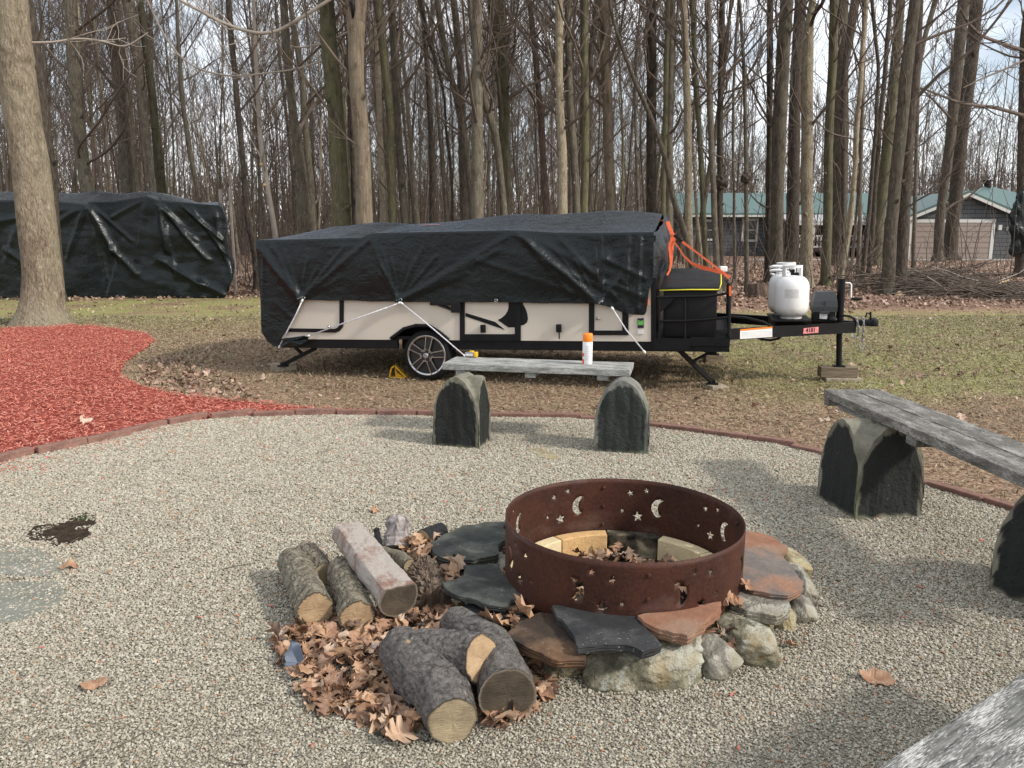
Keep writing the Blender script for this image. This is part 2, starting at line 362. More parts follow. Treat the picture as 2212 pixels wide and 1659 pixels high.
# ---------------------------------------------------------------- ground
def groundmat():
    m, nt, b = newmat('lawn_and_forest_floor', .95, .1); v = coords(nt)
    f = noi(nt, v, 1.1, 6, .62); fine = noi(nt, v, 32, 6, .75); mid = noi(nt, v, 7, 6, .65)
    dead = ramp(nt, fine, [(.38, (.10, .06, .04)), (.5, (.30, .195, .13)), (.62, (.54, .40, .285))])
    moss = ramp(nt, fine, [(.38, (.10, .10, .035)), (.5, (.26, .255, .095)), (.62, (.50, .45, .22))])
    litter = ramp(nt, mid, [(.3, (.075, .045, .033)), (.5, (.19, .12, .085)), (.7, (.34, .23, .165))])
    sp = N(nt, 'SeparateXYZ'); nt.links.new(v, sp.inputs[0])
    def M_(op, a, b2=None, c=None):
        n = N(nt, 'Math', operation=op)
        for i, q in enumerate((a, b2, c)):
            if q is None: continue
            if isinstance(q, bpy.types.NodeSocket): nt.links.new(q, n.inputs[i])
            else: n.inputs[i].default_value = q
        return n.outputs[0]
    X, Y = sp.outputs[0], sp.outputs[1]
    # moss grows on the open lawn to the right of the tongue and in a strip before the left tarp
    def band(s_, lo, hi, w_):
        a = N(nt, 'MapRange'); a.interpolation_type = 'SMOOTHSTEP'; nt.links.new(s_, a.inputs['Value']); a.inputs['From Min'].default_value = lo-w_; a.inputs['From Max'].default_value = lo+w_
        c = N(nt, 'MapRange'); c.interpolation_type = 'SMOOTHSTEP'; nt.links.new(s_, c.inputs['Value']); c.inputs['From Min'].default_value = hi-w_; c.inputs['From Max'].default_value = hi+w_
        return M_('MULTIPLY', a.outputs[0], M_('SUBTRACT', 1.0, c.outputs[0]))
    Yn = M_('MULTIPLY_ADD', f, 2.2, Y); Xn = M_('MULTIPLY_ADD', mid, 1.0, X)
    m1 = M_('MULTIPLY', band(Yn, 7.6, 15.4, .8), band(Xn, 2.4, 60, .9))
    m2 = M_('MULTIPLY', band(Yn, 12.6, 19.6, 1.3), band(Xn, -60, 1, 2.5))
    mask = M_('MULTIPLY', M_('MAXIMUM', m1, m2), ramp(nt, f, [(.33, .25), (.5, 1)]))
    c = mixc(nt, mask, dead, moss)
    dirt = ramp(nt, noi(nt, v, .8, 5), [(.48, 0), (.66, .8)])
    c = mixc(nt, dirt, c, ramp(nt, fine, [(.38, (.07, .045, .033)), (.62, (.33, .22, .155))]))
    ff = N(nt, 'MapRange'); nt.links.new(M_('ADD', M_('MULTIPLY_ADD', mid, 2.5, Y), M_('MULTIPLY', band(X, 1.6, 90, 1.2), 2.6)), ff.inputs['Value'])
    ff.inputs['From Min'].default_value = 18.2; ff.inputs['From Max'].default_value = 20.2
    c = mixc(nt, ff.outputs[0], c, litter)
    nt.links.new(c, b.inputs['Base Color']); bump(nt, b, mixc(nt, .5, fine, mid), .05, .8); return m
g = MB(); S = 420
g.grid(60, 60, lambda u, v: (-S+2*S*u, -60+ 760*v, 0))
tag(g.build('ground', groundmat()), kind='structure')

def sheet(name, poly, z, mat_):
    q = MB(); q.add([(p.x, p.y, z) for p in poly], [tuple(range(len(poly)))])
    bm = bmesh.new(); vs2 = [bm.verts.new(c) for c in q.v]; bm.faces.new(vs2); bmesh.ops.triangulate(bm, faces=bm.faces[:])
    me = bpy.data.meshes.new(name); bm.to_mesh(me); bm.free(); me.materials.append(mat_)
    o = bpy.data.objects.new(name, me); C.objects.link(o); return o
def inside(poly, x, y):
    x = np.asarray(x); y = np.asarray(y); r = np.zeros(x.shape, bool); n = len(poly)
    for i in range(n):
        x1, y1 = poly[i].x, poly[i].y; x2, y2 = poly[(i+1) % n].x, poly[(i+1) % n].y
        c = ((y1 > y) != (y2 > y)) & (x < (x2-x1)*(y-y1)/((y2-y1) if y2 != y1 else 1e-9)+x1); r ^= c
    return r
EDGE = [(-160, 1040), (0, 1000), (65, 986), (130, 973), (205, 957), (250, 945), (330, 926), (395, 914), (500, 903), (640, 899), (760, 898), (880, 899), (1060, 902), (1180, 903), (1290, 909), (1420, 925), (1520, 938), (1640, 955), (1780, 984), (1890, 1012), (1990, 1045), (2080, 1073), (2212, 1112), (2330, 1155)]
edge = [G(*e) for e in EDGE]
GR = edge + [Vector((3.4, 2.2, 0)), Vector((3.2, .4, 0)), Vector((1.5, -.9, 0)), Vector((-1.8, -.9, 0)), Vector((-3.6, .6, 0)), Vector((-4.2, 2.6, 0))]
def gravelbase():
    m, nt, b = newmat('gravel_base', .95, .15); v = coords(nt); c = voro(nt, v, 120, 'Color'); d = voro(nt, v, 120, 'Distance')
    r = ramp(nt, c, [(0, (.26, .23, .178)), (.5, (.35, .318, .252)), (1, (.44, .405, .33))])
    nt.links.new(mixc(nt, ramp(nt, d, [(.35, 0), (.75, 1)]), r, (.21, .185, .145)), b.inputs['Base Color'])
    bump(nt, b, d, -.012); return m
tag(sheet('gravel_bed', GR, .004, gravelbase()), kind='structure')
MULCH = [(-300, 730), (0, 712), (60, 706), (140, 703), (200, 706), (260, 713), (318, 722), (336, 738), (310, 758), (272, 785), (258, 812), (300, 835), (370, 852), (430, 860), (520, 869), (640, 881), (760, 892), (840, 896)]
MU = [G(*e) for e in MULCH] + [p for p in reversed(edge) if p.x < G(840, 898).x]
mul_soil = simple('mulch_under', (.36, .08, .06), .95, .1, var=.6, scale=45, bumpd=.02)
tag(sheet('mulch_bed', MU, .012, mul_soil), kind='structure')

# holes in the gravel: bare dirt spot, stepping stones
DIRT = [(58, 1160), (75, 1140), (110, 1136), (140, 1133), (158, 1116), (185, 1110), (205, 1120), (208, 1136), (190, 1148), (196, 1160), (170, 1174), (135, 1178), (120, 1186), (95, 1172), (70, 1172)]
dirtp = [G(*d) for d in DIRT]
soil = simple('bare_soil', (.055, .038, .026), .95, .1, var=.5, scale=30, bumpd=.02)
tag(sheet('bare_soil', dirtp, .010, soil), kind='structure')

def scatter(name, P, ROT, SCL, mat_, variants=4, sub=2, amp=.9, seed=0):
    me = bpy.data.meshes.new(name); me.vertices.add(len(P)); me.vertices.foreach_set('co', P.astype(np.float32).ravel())
    for a, d in (('rot', ROT), ('scl', SCL)):
        at = me.attributes.new(a, 'FLOAT_VECTOR', 'POINT'); at.data.foreach_set('vector', d.astype(np.float32).ravel())
    me.materials.append(mat_)
    o = bpy.data.objects.new(name, me); C.objects.link(o)
    ng = bpy.data.node_groups.new(name, 'GeometryNodeTree')
    ng.interface.new_socket('Geometry', in_out='INPUT', socket_type='NodeSocketGeometry')
    ng.interface.new_socket('Geometry', in_out='OUTPUT', socket_type='NodeSocketGeometry')
    n = ng.nodes; L = ng.links; gi = n.new('NodeGroupInput'); go = n.new('NodeGroupOutput')
    jn = n.new('GeometryNodeJoinGeometry')
    for k in range(variants):
        ic = n.new('GeometryNodeMeshIcoSphere'); ic.inputs['Radius'].default_value = 1; ic.inputs['Subdivisions'].default_value = sub
        sp = n.new('GeometryNodeSetPosition'); tx = n.new('ShaderNodeTexNoise'); tx.noise_dimensions = '4D'
        tx.inputs['W'].default_value = k*7.3+seed; tx.inputs['Scale'].default_value = .9; tx.inputs['Detail'].default_value = 1
        vm = n.new('ShaderNodeVectorMath'); vm.operation = 'MULTIPLY_ADD'; vm.inputs[1].default_value = (amp*2,)*3; vm.inputs[2].default_value = (-amp,)*3
        L.new(tx.outputs['Color'], vm.inputs[0]); L.new(vm.outputs[0], sp.inputs['Offset']); L.new(ic.outputs['Mesh'], sp.inputs['Geometry'])
        ti = n.new('GeometryNodeGeometryToInstance'); L.new(sp.outputs[0], ti.inputs[0]); L.new(ti.outputs[0], jn.inputs[0])
    ip = n.new('GeometryNodeInstanceOnPoints'); ip.inputs['Pick Instance'].default_value = True
    r = n.new('GeometryNodeInputNamedAttribute'); r.data_type = 'FLOAT_VECTOR'; r.inputs['Name'].default_value = 'rot'
    s_ = n.new('GeometryNodeInputNamedAttribute'); s_.data_type = 'FLOAT_VECTOR'; s_.inputs['Name'].default_value = 'scl'
    er = n.new('FunctionNodeEulerToRotation')
    L.new(gi.outputs[0], ip.inputs['Points']); L.new(jn.outputs[0], ip.inputs['Instance'])
    L.new(r.outputs['Attribute'], er.inputs[0]); L.new(er.outputs[0], ip.inputs['Rotation']); L.new(s_.outputs['Attribute'], ip.inputs['Scale'])
    sm = n.new('GeometryNodeSetMaterial'); sm.inputs['Material'].default_value = mat_
    L.new(ip.outputs[0], sm.inputs['Geometry']); L.new(sm.outputs[0], go.inputs[0])
    md = o.modifiers.new('scatter', 'NODES'); md.node_group = ng; return o

def stonem():
    m, nt, b = newmat('crushed_stone', .85, .25); oi = N(nt, 'ObjectInfo')
    c = ramp(nt, oi.outputs['Random'], [(0, (.22, .195, .145)), (.25, (.30, .27, .21)), (.5, (.36, .33, .262)), (.75, (.41, .38, .305)), (.95, (.50, .47, .395)), (.975, (.50, .47, .40)), (.985, (.42, .2, .1)), (1, (.36, .19, .11))])
    pt = noi(nt, coords(nt, kind='Object'), 1.0, 3)
    nt.links.new(c, b.inputs['Base Color']); return m
def frustum(n, y0, y1, pad=.12):
    """random ground points inside the view wedge, uniform on the ground"""
    y = np.sqrt(NR.uniform(y0*y0, y1*y1, n)); x = NR.uniform(-1, 1, n)*(.66+pad)*(y+.35); return x, y
nst = 760000
x, y = frustum(nst, .95, 6.4, .06)
ok = inside(GR, x, y) & ~inside(MU, x, y) & (np.random.default_rng(3).random(nst) < np.where(y < 3.2, 1, .92))
dd = inside(dirtp, x, y); dn_ = np.array([nz(a*9, b*9, 3) if c else 0 for a, b, c in zip(x, y, dd)]); ok &= ~(dd & (dn_ > -.05))
x, y = x[ok], y[ok]; n = len(x)
sz = NR.uniform(.0022, .0044, n)*(1+.26*np.maximum(0, y-1.5))
P = np.stack([x, y, .004+sz*NR.uniform(0, 1.0, n)], 1)
ROT = np.stack([NR.normal(0, .35, n), NR.normal(0, .35, n), NR.uniform(0, 6.28, n)], 1)
SCL = np.stack([sz*NR.uniform(.9, 1.45, n), sz*NR.uniform(.7, 1.1, n), sz*NR.uniform(.4, .75, n)], 1)
tag(scatter('gravel', P, ROT, SCL, stonem(), 6, sub=1, amp=.55), 'pale crushed stone gravel spread over the fire pit circle', 'gravel', kind='stuff')
print('gravel stones', n)

# flat bits (chips, grass, leaves) as one mesh each: boxes / blades with a random value per bit
def bits(name, x, y, z, L, Wd, T, mat_, tilt=.25, rnd=None, seed=0):
    n = len(x); rg = np.random.default_rng(seed+11)
    a = rg.uniform(0, 2*np.pi, n); p = rg.normal(0, tilt, n); r = rg.normal(0, tilt, n)
    base = np.array([[-1, -.7, 0], [1, -1, 0], [.8, 1, 0], [-1, .6, 0], [-.9, -.6, 1], [.9, -.8, 1], [.7, .9, 1], [-.8, .5, 1]])*.5
    V = base[None]*np.stack([L, Wd, T], 1)[:, None, :]
    cp, sp, cr_, sr = np.cos(p), np.sin(p), np.cos(r), np.sin(r)
    X, Y, Z = V[..., 0], V[..., 1], V[..., 2]
    Y2 = Y*cr_[:, None]-Z*sr[:, None]; Z2 = Y*sr[:, None]+Z*cr_[:, None]
    X2 = X*cp[:, None]+Z2*sp[:, None]; Z3 = -X*sp[:, None]+Z2*cp[:, None]
    ca, sa = np.cos(a)[:, None], np.sin(a)[:, None]
    V = np.stack([X2*ca-Y2*sa+x[:, None], X2*sa+Y2*ca+y[:, None], Z3+z[:, None]], -1).reshape(-1, 3)
    f = np.array([[0, 3, 2, 1], [4, 5, 6, 7], [0, 1, 5, 4], [1, 2, 6, 5], [2, 3, 7, 6], [3, 0, 4, 7]])
    Fc = (np.arange(n)[:, None, None]*8+f[None]).reshape(-1, 4)
    rv = np.repeat(rg.random(n) if rnd is None else rnd, 8)
    return np_obj(name, V, Fc, mat_, {'rnd': rv})
n = 110000; x, y = frustum(n, 3.6, 13.5, .1); x = NR.uniform(-9.5, -.5, n); y = 3.6+NR.random(n)**1.2*9.2
ok = inside(MU, x, y); x, y = x[ok], y[ok]; n = len(x)
tag(bits('mulch', x, y, NR.uniform(.012, .045, n), NR.uniform(.014, .05, n), NR.uniform(.005, .011, n), NR.uniform(.003, .006, n), M['chips'], .3),
    'bright red wood chip mulch heaped around the pale tree', 'mulch', kind='stuff')
print('mulch', n)
# stray chips on the gravel near the mulch and here and there
n = 420; t = NR.random(n); ex = NR.exponential(.28, n); k = NR.uniform(-1.9, -.9, n)
idx = NR.uniform(0, 11, n); i0 = idx.astype(int); fr = idx-i0
E_ = np.array([[p.x, p.y] for p in edge]); px_ = E_[i0]*(1-fr)[:, None]+E_[i0+1]*fr[:, None]
x = px_[:, 0]+NR.normal(0, .06, n); y = px_[:, 1]-.05-ex
x2 = NR.uniform(-2.4, 2.2, 70); y2 = NR.uniform(1.3, 4.6, 70); x = np.concatenate([x, x2]); y = np.concatenate([y, y2])
ok = inside(GR, x, y); x, y = x[ok], y[ok]; n = len(x)
tag(bits('stray_mulch', x, y, np.full(n, .012), NR.uniform(.012, .035, n), NR.uniform(.005, .011, n), NR.uniform(.003, .005, n), M['chips'], .15, NR.uniform(.3, .8, n)),
    'stray red wood chips lying loose on the pale gravel', 'wood chips', kind='stuff')
# dead grass and moss blades on the lawn
n = 165000; x, y = frustum(n, 2.6, 13.5, .12)
ok = ~inside(GR, x, y) & ~inside(MU, x, y); x, y = x[ok], y[ok]; n = len(x)
gm = ((x > 2.3) & (y > 6.5)) | (y > 12.5); rv = np.where(gm & (NR.random(n) < .5), NR.uniform(.9, 1, n), NR.random(n)*.86)
tag(bits('grass', x, y, NR.uniform(.003, .02, n), NR.uniform(.02, .06, n), NR.uniform(.004, .009, n)*(1+.08*(y-5)), np.full(n, .001), M['grassbits'], .5, rv),
    'matted dead grass and moss on the lawn', 'grass', kind='stuff')

# ---------------------------------------------------------------- leaves
LOBES = [(0, .02), (.06, .05), (.13, .20), (.20, .30), (.26, .13), (.36, .34), (.45, .44), (.50, .17), (.60, .40), (.70, .46), (.74, .18), (.84, .30), (.88, .13), (1, .02)]
def leaf_arrays(kind, seed):
    rg = random.Random(seed); P_ = []
    for t, w_ in LOBES:
        if kind == 1: w_ = .34*math.sin(math.pi*min(1, t*1.02))**.7*(1+.25*((int(t*40) % 2)-.5))
        if kind == 2: w_ = (.62 if .3 < t < .45 or .1 < t < .2 else .3 if t < .85 else .12)*math.sin(math.pi*t)**.3
        for s_ in (-1, 0, 1): P_.append((t-.5, s_*w_*(1+.25*rg.uniform(-1, 1))+ (0 if s_ == 0 else 0), t, s_*w_))
    P_ = np.array(P_); k1 = rg.uniform(.3, 1.6)*rg.choice((-1, 1, 1)); k2 = rg.uniform(-.9, 1.2); k3 = rg.uniform(.02, .10)
    z = k1*P_[:, 3]**2+k2*(P_[:, 2]-.5)**2*.8+k3*np.sin(P_[:, 2]*9+rg.uniform(0, 6))+k3*np.sin(P_[:, 3]*14+P_[:, 2]*7)
    V = np.stack([P_[:, 0], P_[:, 1], z], 1); m = len(LOBES)
    Fc = [[3*i+a, 3*i+3+a, 3*i+4+a, 3*i+1+a] for i in range(m-1) for a in (0, 1)]
    return V, np.array(Fc)
LEAVES = [leaf_arrays([0, 0, 0, 1, 0, 2, 0, 1][i % 8], i) for i in range(14)]
def eul(a, b, c):
    return (Matrix.Rotation(c, 3, 'Z') @ Matrix.Rotation(b, 3, 'Y') @ Matrix.Rotation(a, 3, 'X'))
def leafpile(name, pts, sizes, mat_, tilt, rnd=None, seed=0):
    rg = random.Random(seed); VV = []; FF = []; RR = []; b = 0
    for i, p in enumerate(pts):
        V, Fc = LEAVES[rg.randrange(len(LEAVES))]
        A = np.array(eul(rg.gauss(0, tilt), rg.gauss(0, tilt), rg.uniform(0, 6.28)))
        s_ = sizes[i]; W_ = (V*s_) @ A.T + np.array(p); W_[:, 2] += max(0, .004-W_[:, 2].min()) if p[2] < .06 else 0
        VV.append(W_); FF.append(Fc+b); b += len(V); RR.append(np.full(len(V), rg.random() if rnd is None else rnd[i]))
    return np_obj(name, np.concatenate(VV), np.concatenate(FF), mat_, {'rnd': np.concatenate(RR)}, smooth_=False)
# forest floor leaf litter + thin scatter over the lawn
rg = np.random.default_rng(5); pts = []; szs = []
n = 9000; x, y = frustum(n, 15.5, 30, .1)
keep = (y > 17.2-2.2*np.clip((x-1)/2, 0, 1)+.4*np.sin(x*.9)+rg.normal(0, .5, n)); x, y = x[keep], y[keep]
x, y = x[:2500], y[:2500]; pts += [(a, b, .02) for a, b in zip(x, y)]; szs += list(rg.uniform(.08, .14, len(x)))
n = 2600; x, y = frustum(n, 5.5, 17, .1); ok = ~inside(GR, x, y) & ~inside(MU, x, y)
dens = np.array([.5+.9*nz(a*.35, b*.35, 3) for a, b in zip(x, y)]); ok &= (rg.random(n) < dens)
pts += [(a, b, .008) for a, b in zip(x[ok], y[ok])]; szs += list(rg.uniform(.03, .075, ok.sum()))
n = 75000; x, y = frustum(n, 14.0, 42, .1); keep = (y > 17.2-2.2*np.clip((x-1)/2, 0, 1)+.4*np.sin(x*.9)+rg.normal(0, .4, n)); x, y = x[keep], y[keep]; n = len(x)
k_ = 1+.02*(y-17); tag(bits('wood_floor_leaves', x, y, NR.uniform(.012, .04, n), NR.uniform(.05, .10, n)*k_, NR.uniform(.035, .075, n)*k_, np.full(n, .002), M['leaflitter'], .5, seed=4), 'carpet of brown and pinkish leaves on the wood floor', 'leaf litter', kind='stuff')
n = 9500; x, y = frustum(n, 2.6, 17, .1); ok = ~inside(GR, x, y) & ~inside(MU, x, y); dens = np.array([.45+.9*nz(a*.5, b*.5, 13) for a, b in zip(x, y)]); ok &= NR.random(len(x)) < dens; x, y = x[ok], y[ok]; n = len(x)
tag(bits('lawn_leaf_crumbs', x, y, NR.uniform(.006, .02, n), NR.uniform(.02, .05, n), NR.uniform(.012, .035, n), np.full(n, .002), M['leaflitter'], .4, seed=5), 'small broken leaf pieces sprinkled over the lawn', 'leaf litter', kind='stuff')
# drift of pale leaves caught in the bend of the mulch bed
q = [G(*c) for c in [(335, 770), (300, 800), (310, 830), (400, 858), (520, 872), (600, 870), (520, 830), (430, 790)]]
x = rg.uniform(-5.5, -1.5, 5000); y = rg.uniform(5, 10, 5000); ok = inside(q, x, y)
pts += [(a, b, .012) for a, b in zip(x[ok][:260], y[ok][:260])]; szs += list(rg.uniform(.035, .075, min(260, ok.sum())))
tag(leafpile('leaf_litter', pts, szs, M['leaflitter'], .45, seed=2), 'brown fallen leaves strewn over the lawn and the wood floor', 'leaf litter', kind='stuff')
# ---------------------------------------------------------------- folding camper trailer (local x forward, y away from the camera, z up)
YAW = math.radians(-14); NOSE = math.radians(1.4)
TM = Matrix.Translation(G(921, 825)) @ Matrix.Rotation(YAW, 4, 'Z') @ Matrix.Rotation(-NOSE, 4, 'Y')
TI = TM.inverted()
def TL(px, py, y=0.0):
    o = TI @ CAM; d = TI.to_3x3() @ ray(px, py); t = (y-o.y)/d.y; p = o+d*t; return p
def TLz(px, py, z):
    o = TI @ CAM; d = TI.to_3x3() @ ray(px, py); return o+d*((z-o.z)/d.z)
W = 2.05
tr = empty('camper_trailer', M=TM); tag(tr, 'folded cream and black camper trailer under a black tarp on the lawn', 'camper trailer')
def plate(name, px, m, y0=-.004, y1=.01, parent=tr, mb=None, build=True):
    q = mb or MB(); poly = [(p.x, p.z) for p in (TL(a, b, y0) for a, b in px)]
    q.prism(poly, lambda x, z, t: (x, t, z), y0, y1)
    return q.build(name, m, parent) if build else q
def rp(x0, y0, x1, y1): return [(x0, y0), (x1, y0), (x1, y1), (x0, y1)]

xl, xr = TL(554, 520, -.03).x+.035, TL(1411, 700).x
zb = lambda x: TL(600, 719).z+(x-xl)*0
zc = TL(1000, 735).z; ztop = TL(1000, 530).z
arch = [TL(*p) for p in [(845, 731), (852, 726), (873, 710), (900, 702.5), (928, 703.5), (950, 717), (966, 730), (970, 734)]]
b = MB()   # outer side skin with the wheel arch cut out of it
poly = [(xl, zc), (arch[0].x, zc)]+[(a.x, max(a.z, zc+.002)) for a in arch[1:-1]]+[(arch[-1].x, zc), (xr, zc), (xr, ztop), (xl, ztop)]
b.prism(poly, lambda x, z, t: (x, t, z), 0, .03)
b.box(((xl+xr)/2, W-.015, (zc+ztop)/2), (xr-xl, .03, ztop-zc))
b.box((xl+.015, W/2, (zc+ztop)/2), (.03, W-.06, ztop-zc))
b.build('body', M['cream'], tr)
b = MB(); b.box((xr-.015, W/2, (zc+ztop)/2), (.03, W-.062, ztop-zc-.004)); b.build('front_wall', M['black'], tr)
b = MB(); b.box(((xl+xr)/2, W/2, zc+.015), (xr-xl-.07, W-.07, .03)); b.box(((xl+xr)/2, W/2, ztop+.02), (xr-xl+.03, W+.02, .05))
b.build('floor_and_roof_rim', M['black'], tr)
b = MB()   # inner wheel box
aa = [(a.x, a.z) for a in arch]; b.prism([(aa[0][0], zc-.12)]+aa+[(aa[-1][0], zc-.12)], lambda x, z, t: (x, t, z), .26, .30)
b.build('wheel_well', M['black'], tr)
b = MB(); pts = [Vector((a.x, -.012, a.z)) for a in arch]; b.tube(pts, .016, 6); b.build('wheel_arch_trim', M['black'], tr)
# chassis rail
b = MB(); za, zb_ = TL(1000, 735).z, TL(1000, 757).z
x0, x1 = TL(596, 735).x, TL(857, 735).x; b.box(((x0+x1)/2, .03, (za+zb_)/2+.004), (x1-x0, .05, za-zb_-.008))
x0, x1 = TL(975, 735).x, TL(1576, 735).x; b.box(((x0+x1)/2, .03, (za+zb_)/2+.004), (x1-x0, .05, za-zb_-.008))
b.box(((xl+xr)/2, W-.03, (za+zb_)/2), (xr-xl, .05, za-zb_-.008)); b.box((.0, W/2, zb_), (.06, W-.3, .06))
for xx in (-1.2, .8, 1.9): b.box((xx, W/2, zb_+.03), (.05, W-.12, .05))
b.build('chassis_rail', M['black'], tr)
# trim bands and doors
plate('door_frame', rp(993, 640, 1003.5, 736), M['black'], -.012, -.001)
plate('door_frame', rp(1112, 640, 1124.5, 736), M['black'], -.013, -.001)
plate('door_frame', [(1004, 722), (1112, 722), (1112, 736), (1004, 736)], M['black'], -.011, -.001)
b = MB()   # rounded hatch surround, left
L_ = [(742, 640), (742, 697), (740, 707), (733, 715), (724, 718.5), (600, 716.5), (603, 709), (722, 710.5), (729, 708), (732.5, 703), (733, 697), (733, 640)]
plate('hatch_surround', L_, M['black'], -.010, -.001)
L_ = [(1272, 640), (1283.5, 640), (1283.5, 714), (1344, 714), (1344, 640), (1357.5, 640), (1357.5, 724), (1272, 724)]
plate('hatch_surround', L_, M['black'], -.012, -.001)
cd_ = crop(1120, 730, 7.9)
sw1 = [cd_(*p) for p in [(345, 412), (930, 590), (1130, 750), (345, 482)]]
sw2 = [cd_(*p) for p in [(1190, 170), (1195, 290), (1180, 370), (1130, 450), (1060, 510), (980, 552), (1190, 700), (1335, 697), (1335, 170)]]
sw3 = [cd_(*p) for p in [(1478, 170), (1480, 240), (1530, 330), (1565, 430), (1578, 530), (1560, 600), (1490, 655), (1440, 655), (1440, 170)]]
plate('stripe_decal', sw1, M['black'], -.003, -.001); plate('stripe_decal', sw2, M['black'], -.003, -.001); plate('stripe_decal', sw3, M['black'], -.004, -.001)
def box_at(name, px, py, wpx, hpx, m, y=-.02, d=.03, parent=tr, bev=.004):
    a = TL(px-wpx/2, py-hpx/2, y); c = TL(px+wpx/2, py+hpx/2, y)
    q = MB(); q.box(((a.x+c.x)/2, y, (a.z+c.z)/2), (abs(c.x-a.x), d, abs(a.z-c.z)), bev=bev); return q.build(name, m, parent)
for px_, py_ in ((1043.5, 710), (1207, 709)):
    box_at('latch', px_, py_, 11, 17, M['blackplastic']); box_at('latch_lever', px_, py_+2, 5, 9, M['black'], -.036, .01)
b = MB(); b.tube([TL(1208, 715, -.03), TL(1208, 732, -.03)], .006, 6); b.build('latch_strap', M['black'], tr)
for px_, py_ in ((623, 706), (711, 705.5), (1291, 688)):
    q = MB(); p = TL(px_, py_, -.02); q.tube([p+Vector((0, .02, 0)), p+Vector((0, -.01, 0)), p+Vector((0, -.022, 0))], [.008, .014, .006], 10); q.build('knob', M['zinc'], tr, autos=40)
q = MB(); a = TL(940, 655, -.02); c = TL(985, 672, -.02); q.tube([a, c], .014, 6); q.build('lift_arm', M['blackplastic'], tr)
box_at('lift_bracket', 985, 664, 20, 22, M['blackplastic'], -.03, .05); box_at('lift_bracket_bar', 960, 655, 62, 8, M['blackplastic'], -.02, .03)
box_at('marker_light', 1395.5, 652.5, 10, 14, M['orangelamp'], -.02, .03)
lab = box_at('green_sticker', 1384, 698, 13.5, 21, M['ink'], -.004, .006, bev=0)
box_at('green_panel', 1384, 697, 11.5, 10.5, M['green'], -.008, .003, lab, 0)
cq = crop(1590, 780, 27.65)
plate('lightning_mark', [cq(*p) for p in [(500, 365), (430, 480), (390, 500), (430, 550), (370, 590), (290, 620), (190, 700), (240, 630), (300, 570), (265, 540), (340, 470)]], M['ink'], -.0115, -.0105, lab)
for i, xx in enumerate((215, 270, 320, 380, 450, 515)): plate('letter', [cq(xx-12, 240), cq(xx+16, 240), cq(xx+10, 325), cq(xx-14, 325)], M['paper'], -.009, -.008, lab)
for i, xx in enumerate((215, 280, 330, 390, 450, 505)): plate('letter', [cq(xx-14, 735), cq(xx+16, 735), cq(xx+12, 775), cq(xx-14, 775)], M['paper'], -.009, -.008, lab)
box_at('white_sticker', 1384, 717, 12.5, 9, M['paper'], -.004, .006, bev=0)
# right edge post of the body
plate('corner_post', rp(1406, 600, 1417, 757), M['black'], -.006, .04)

# wheel
wc = TL(921, 768, .0); wr = wc.z-.006
wh = empty('wheel'); wh.parent = tr; wh.location = (wc.x, .0, wc.z)
b = MB(); pr = []
for t in range(17):
    a = math.pi*t/16; rr = .172+(wr-.172)*abs(math.sin(a))**.42; pr.append((rr, -.095*math.cos(a)))
RX = Matrix.Rotation(math.pi/2, 4, 'X')
b.lathe(pr, n=56, cap=False); b.v = [tuple(RX @ Vector(v)+Vector((0, .10, 0))) for v in b.v]; b.build('tyre', M['rubber'], wh, smooth_=True)
Rr = .183
b = MB(); b.lathe([(Rr-.012, -.001), (Rr, -.006), (Rr+.004, -.003), (Rr+.004, .02), (Rr-.012, .02), (Rr-.012, -.001)], n=56, cap=False)
b.v = [tuple(RX @ Vector((v[0], v[1], -v[2]))+Vector((0, .005, 0))) for v in b.v]
def arm(q, ang, off, r0, r1, w_, y0, y1, skew=0):
    ca, sa = math.cos(ang), math.sin(ang)
    poly = [(r0, off-w_/2), (r1, off*1.5-w_/2), (r1, off*1.5+w_/2), (r0, off+w_/2)]
    q.prism(poly, lambda x, z, t: (x*ca-z*sa, t, x*sa+z*ca), y0, y1)
for k in range(5):
    an = math.radians(78)+k*2*math.pi/5
    for s_ in (-1, 1): arm(b, an, s_*.021, .052, Rr-.006, .0085, -.006, .012)
    # web that joins neighbouring spokes near the hub
    an2 = an+math.pi/5; ca, sa = math.cos(an2), math.sin(an2)
    b.prism([(.048, -.028), (.060, -.022), (.060, .022), (.048, .028)], lambda x, z, t: (x*ca-z*sa, t, x*sa+z*ca), -.006, .012)
b.build('rim', M['alloy'], wh, autos=30)
b = MB(); b.lathe([(.0, .0), (Rr-.012, .0), (Rr-.01, .05), (0, .05)], n=48); b.v = [tuple(RX @ Vector(v)+Vector((0, .085, 0))) for v in b.v]
for k in range(5): arm(b, math.radians(78)+k*2*math.pi/5, 0, .04, Rr-.01, .034, .004, .03)
b.tube([(0, .08, 0), (0, -.004, 0)], .052, 24); b.build('wheel_disc', M['alloydark'], wh, autos=30)
b = MB(); b.tube([(0, .0, 0), (0, -.022, 0), (0, -.027, 0)], [.026, .026, .02], 24); b.build('hub_cap', M['zinc'], wh, autos=30)
for k in range(5):
    a = math.radians(42)+k*2*math.pi/5; q = MB(); q.tube([(.040*math.cos(a), 0, .040*math.sin(a)), (.040*math.cos(a), -.014, .040*math.sin(a))], .006, 6); q.build('lug_nut', M['zinc'], wh)

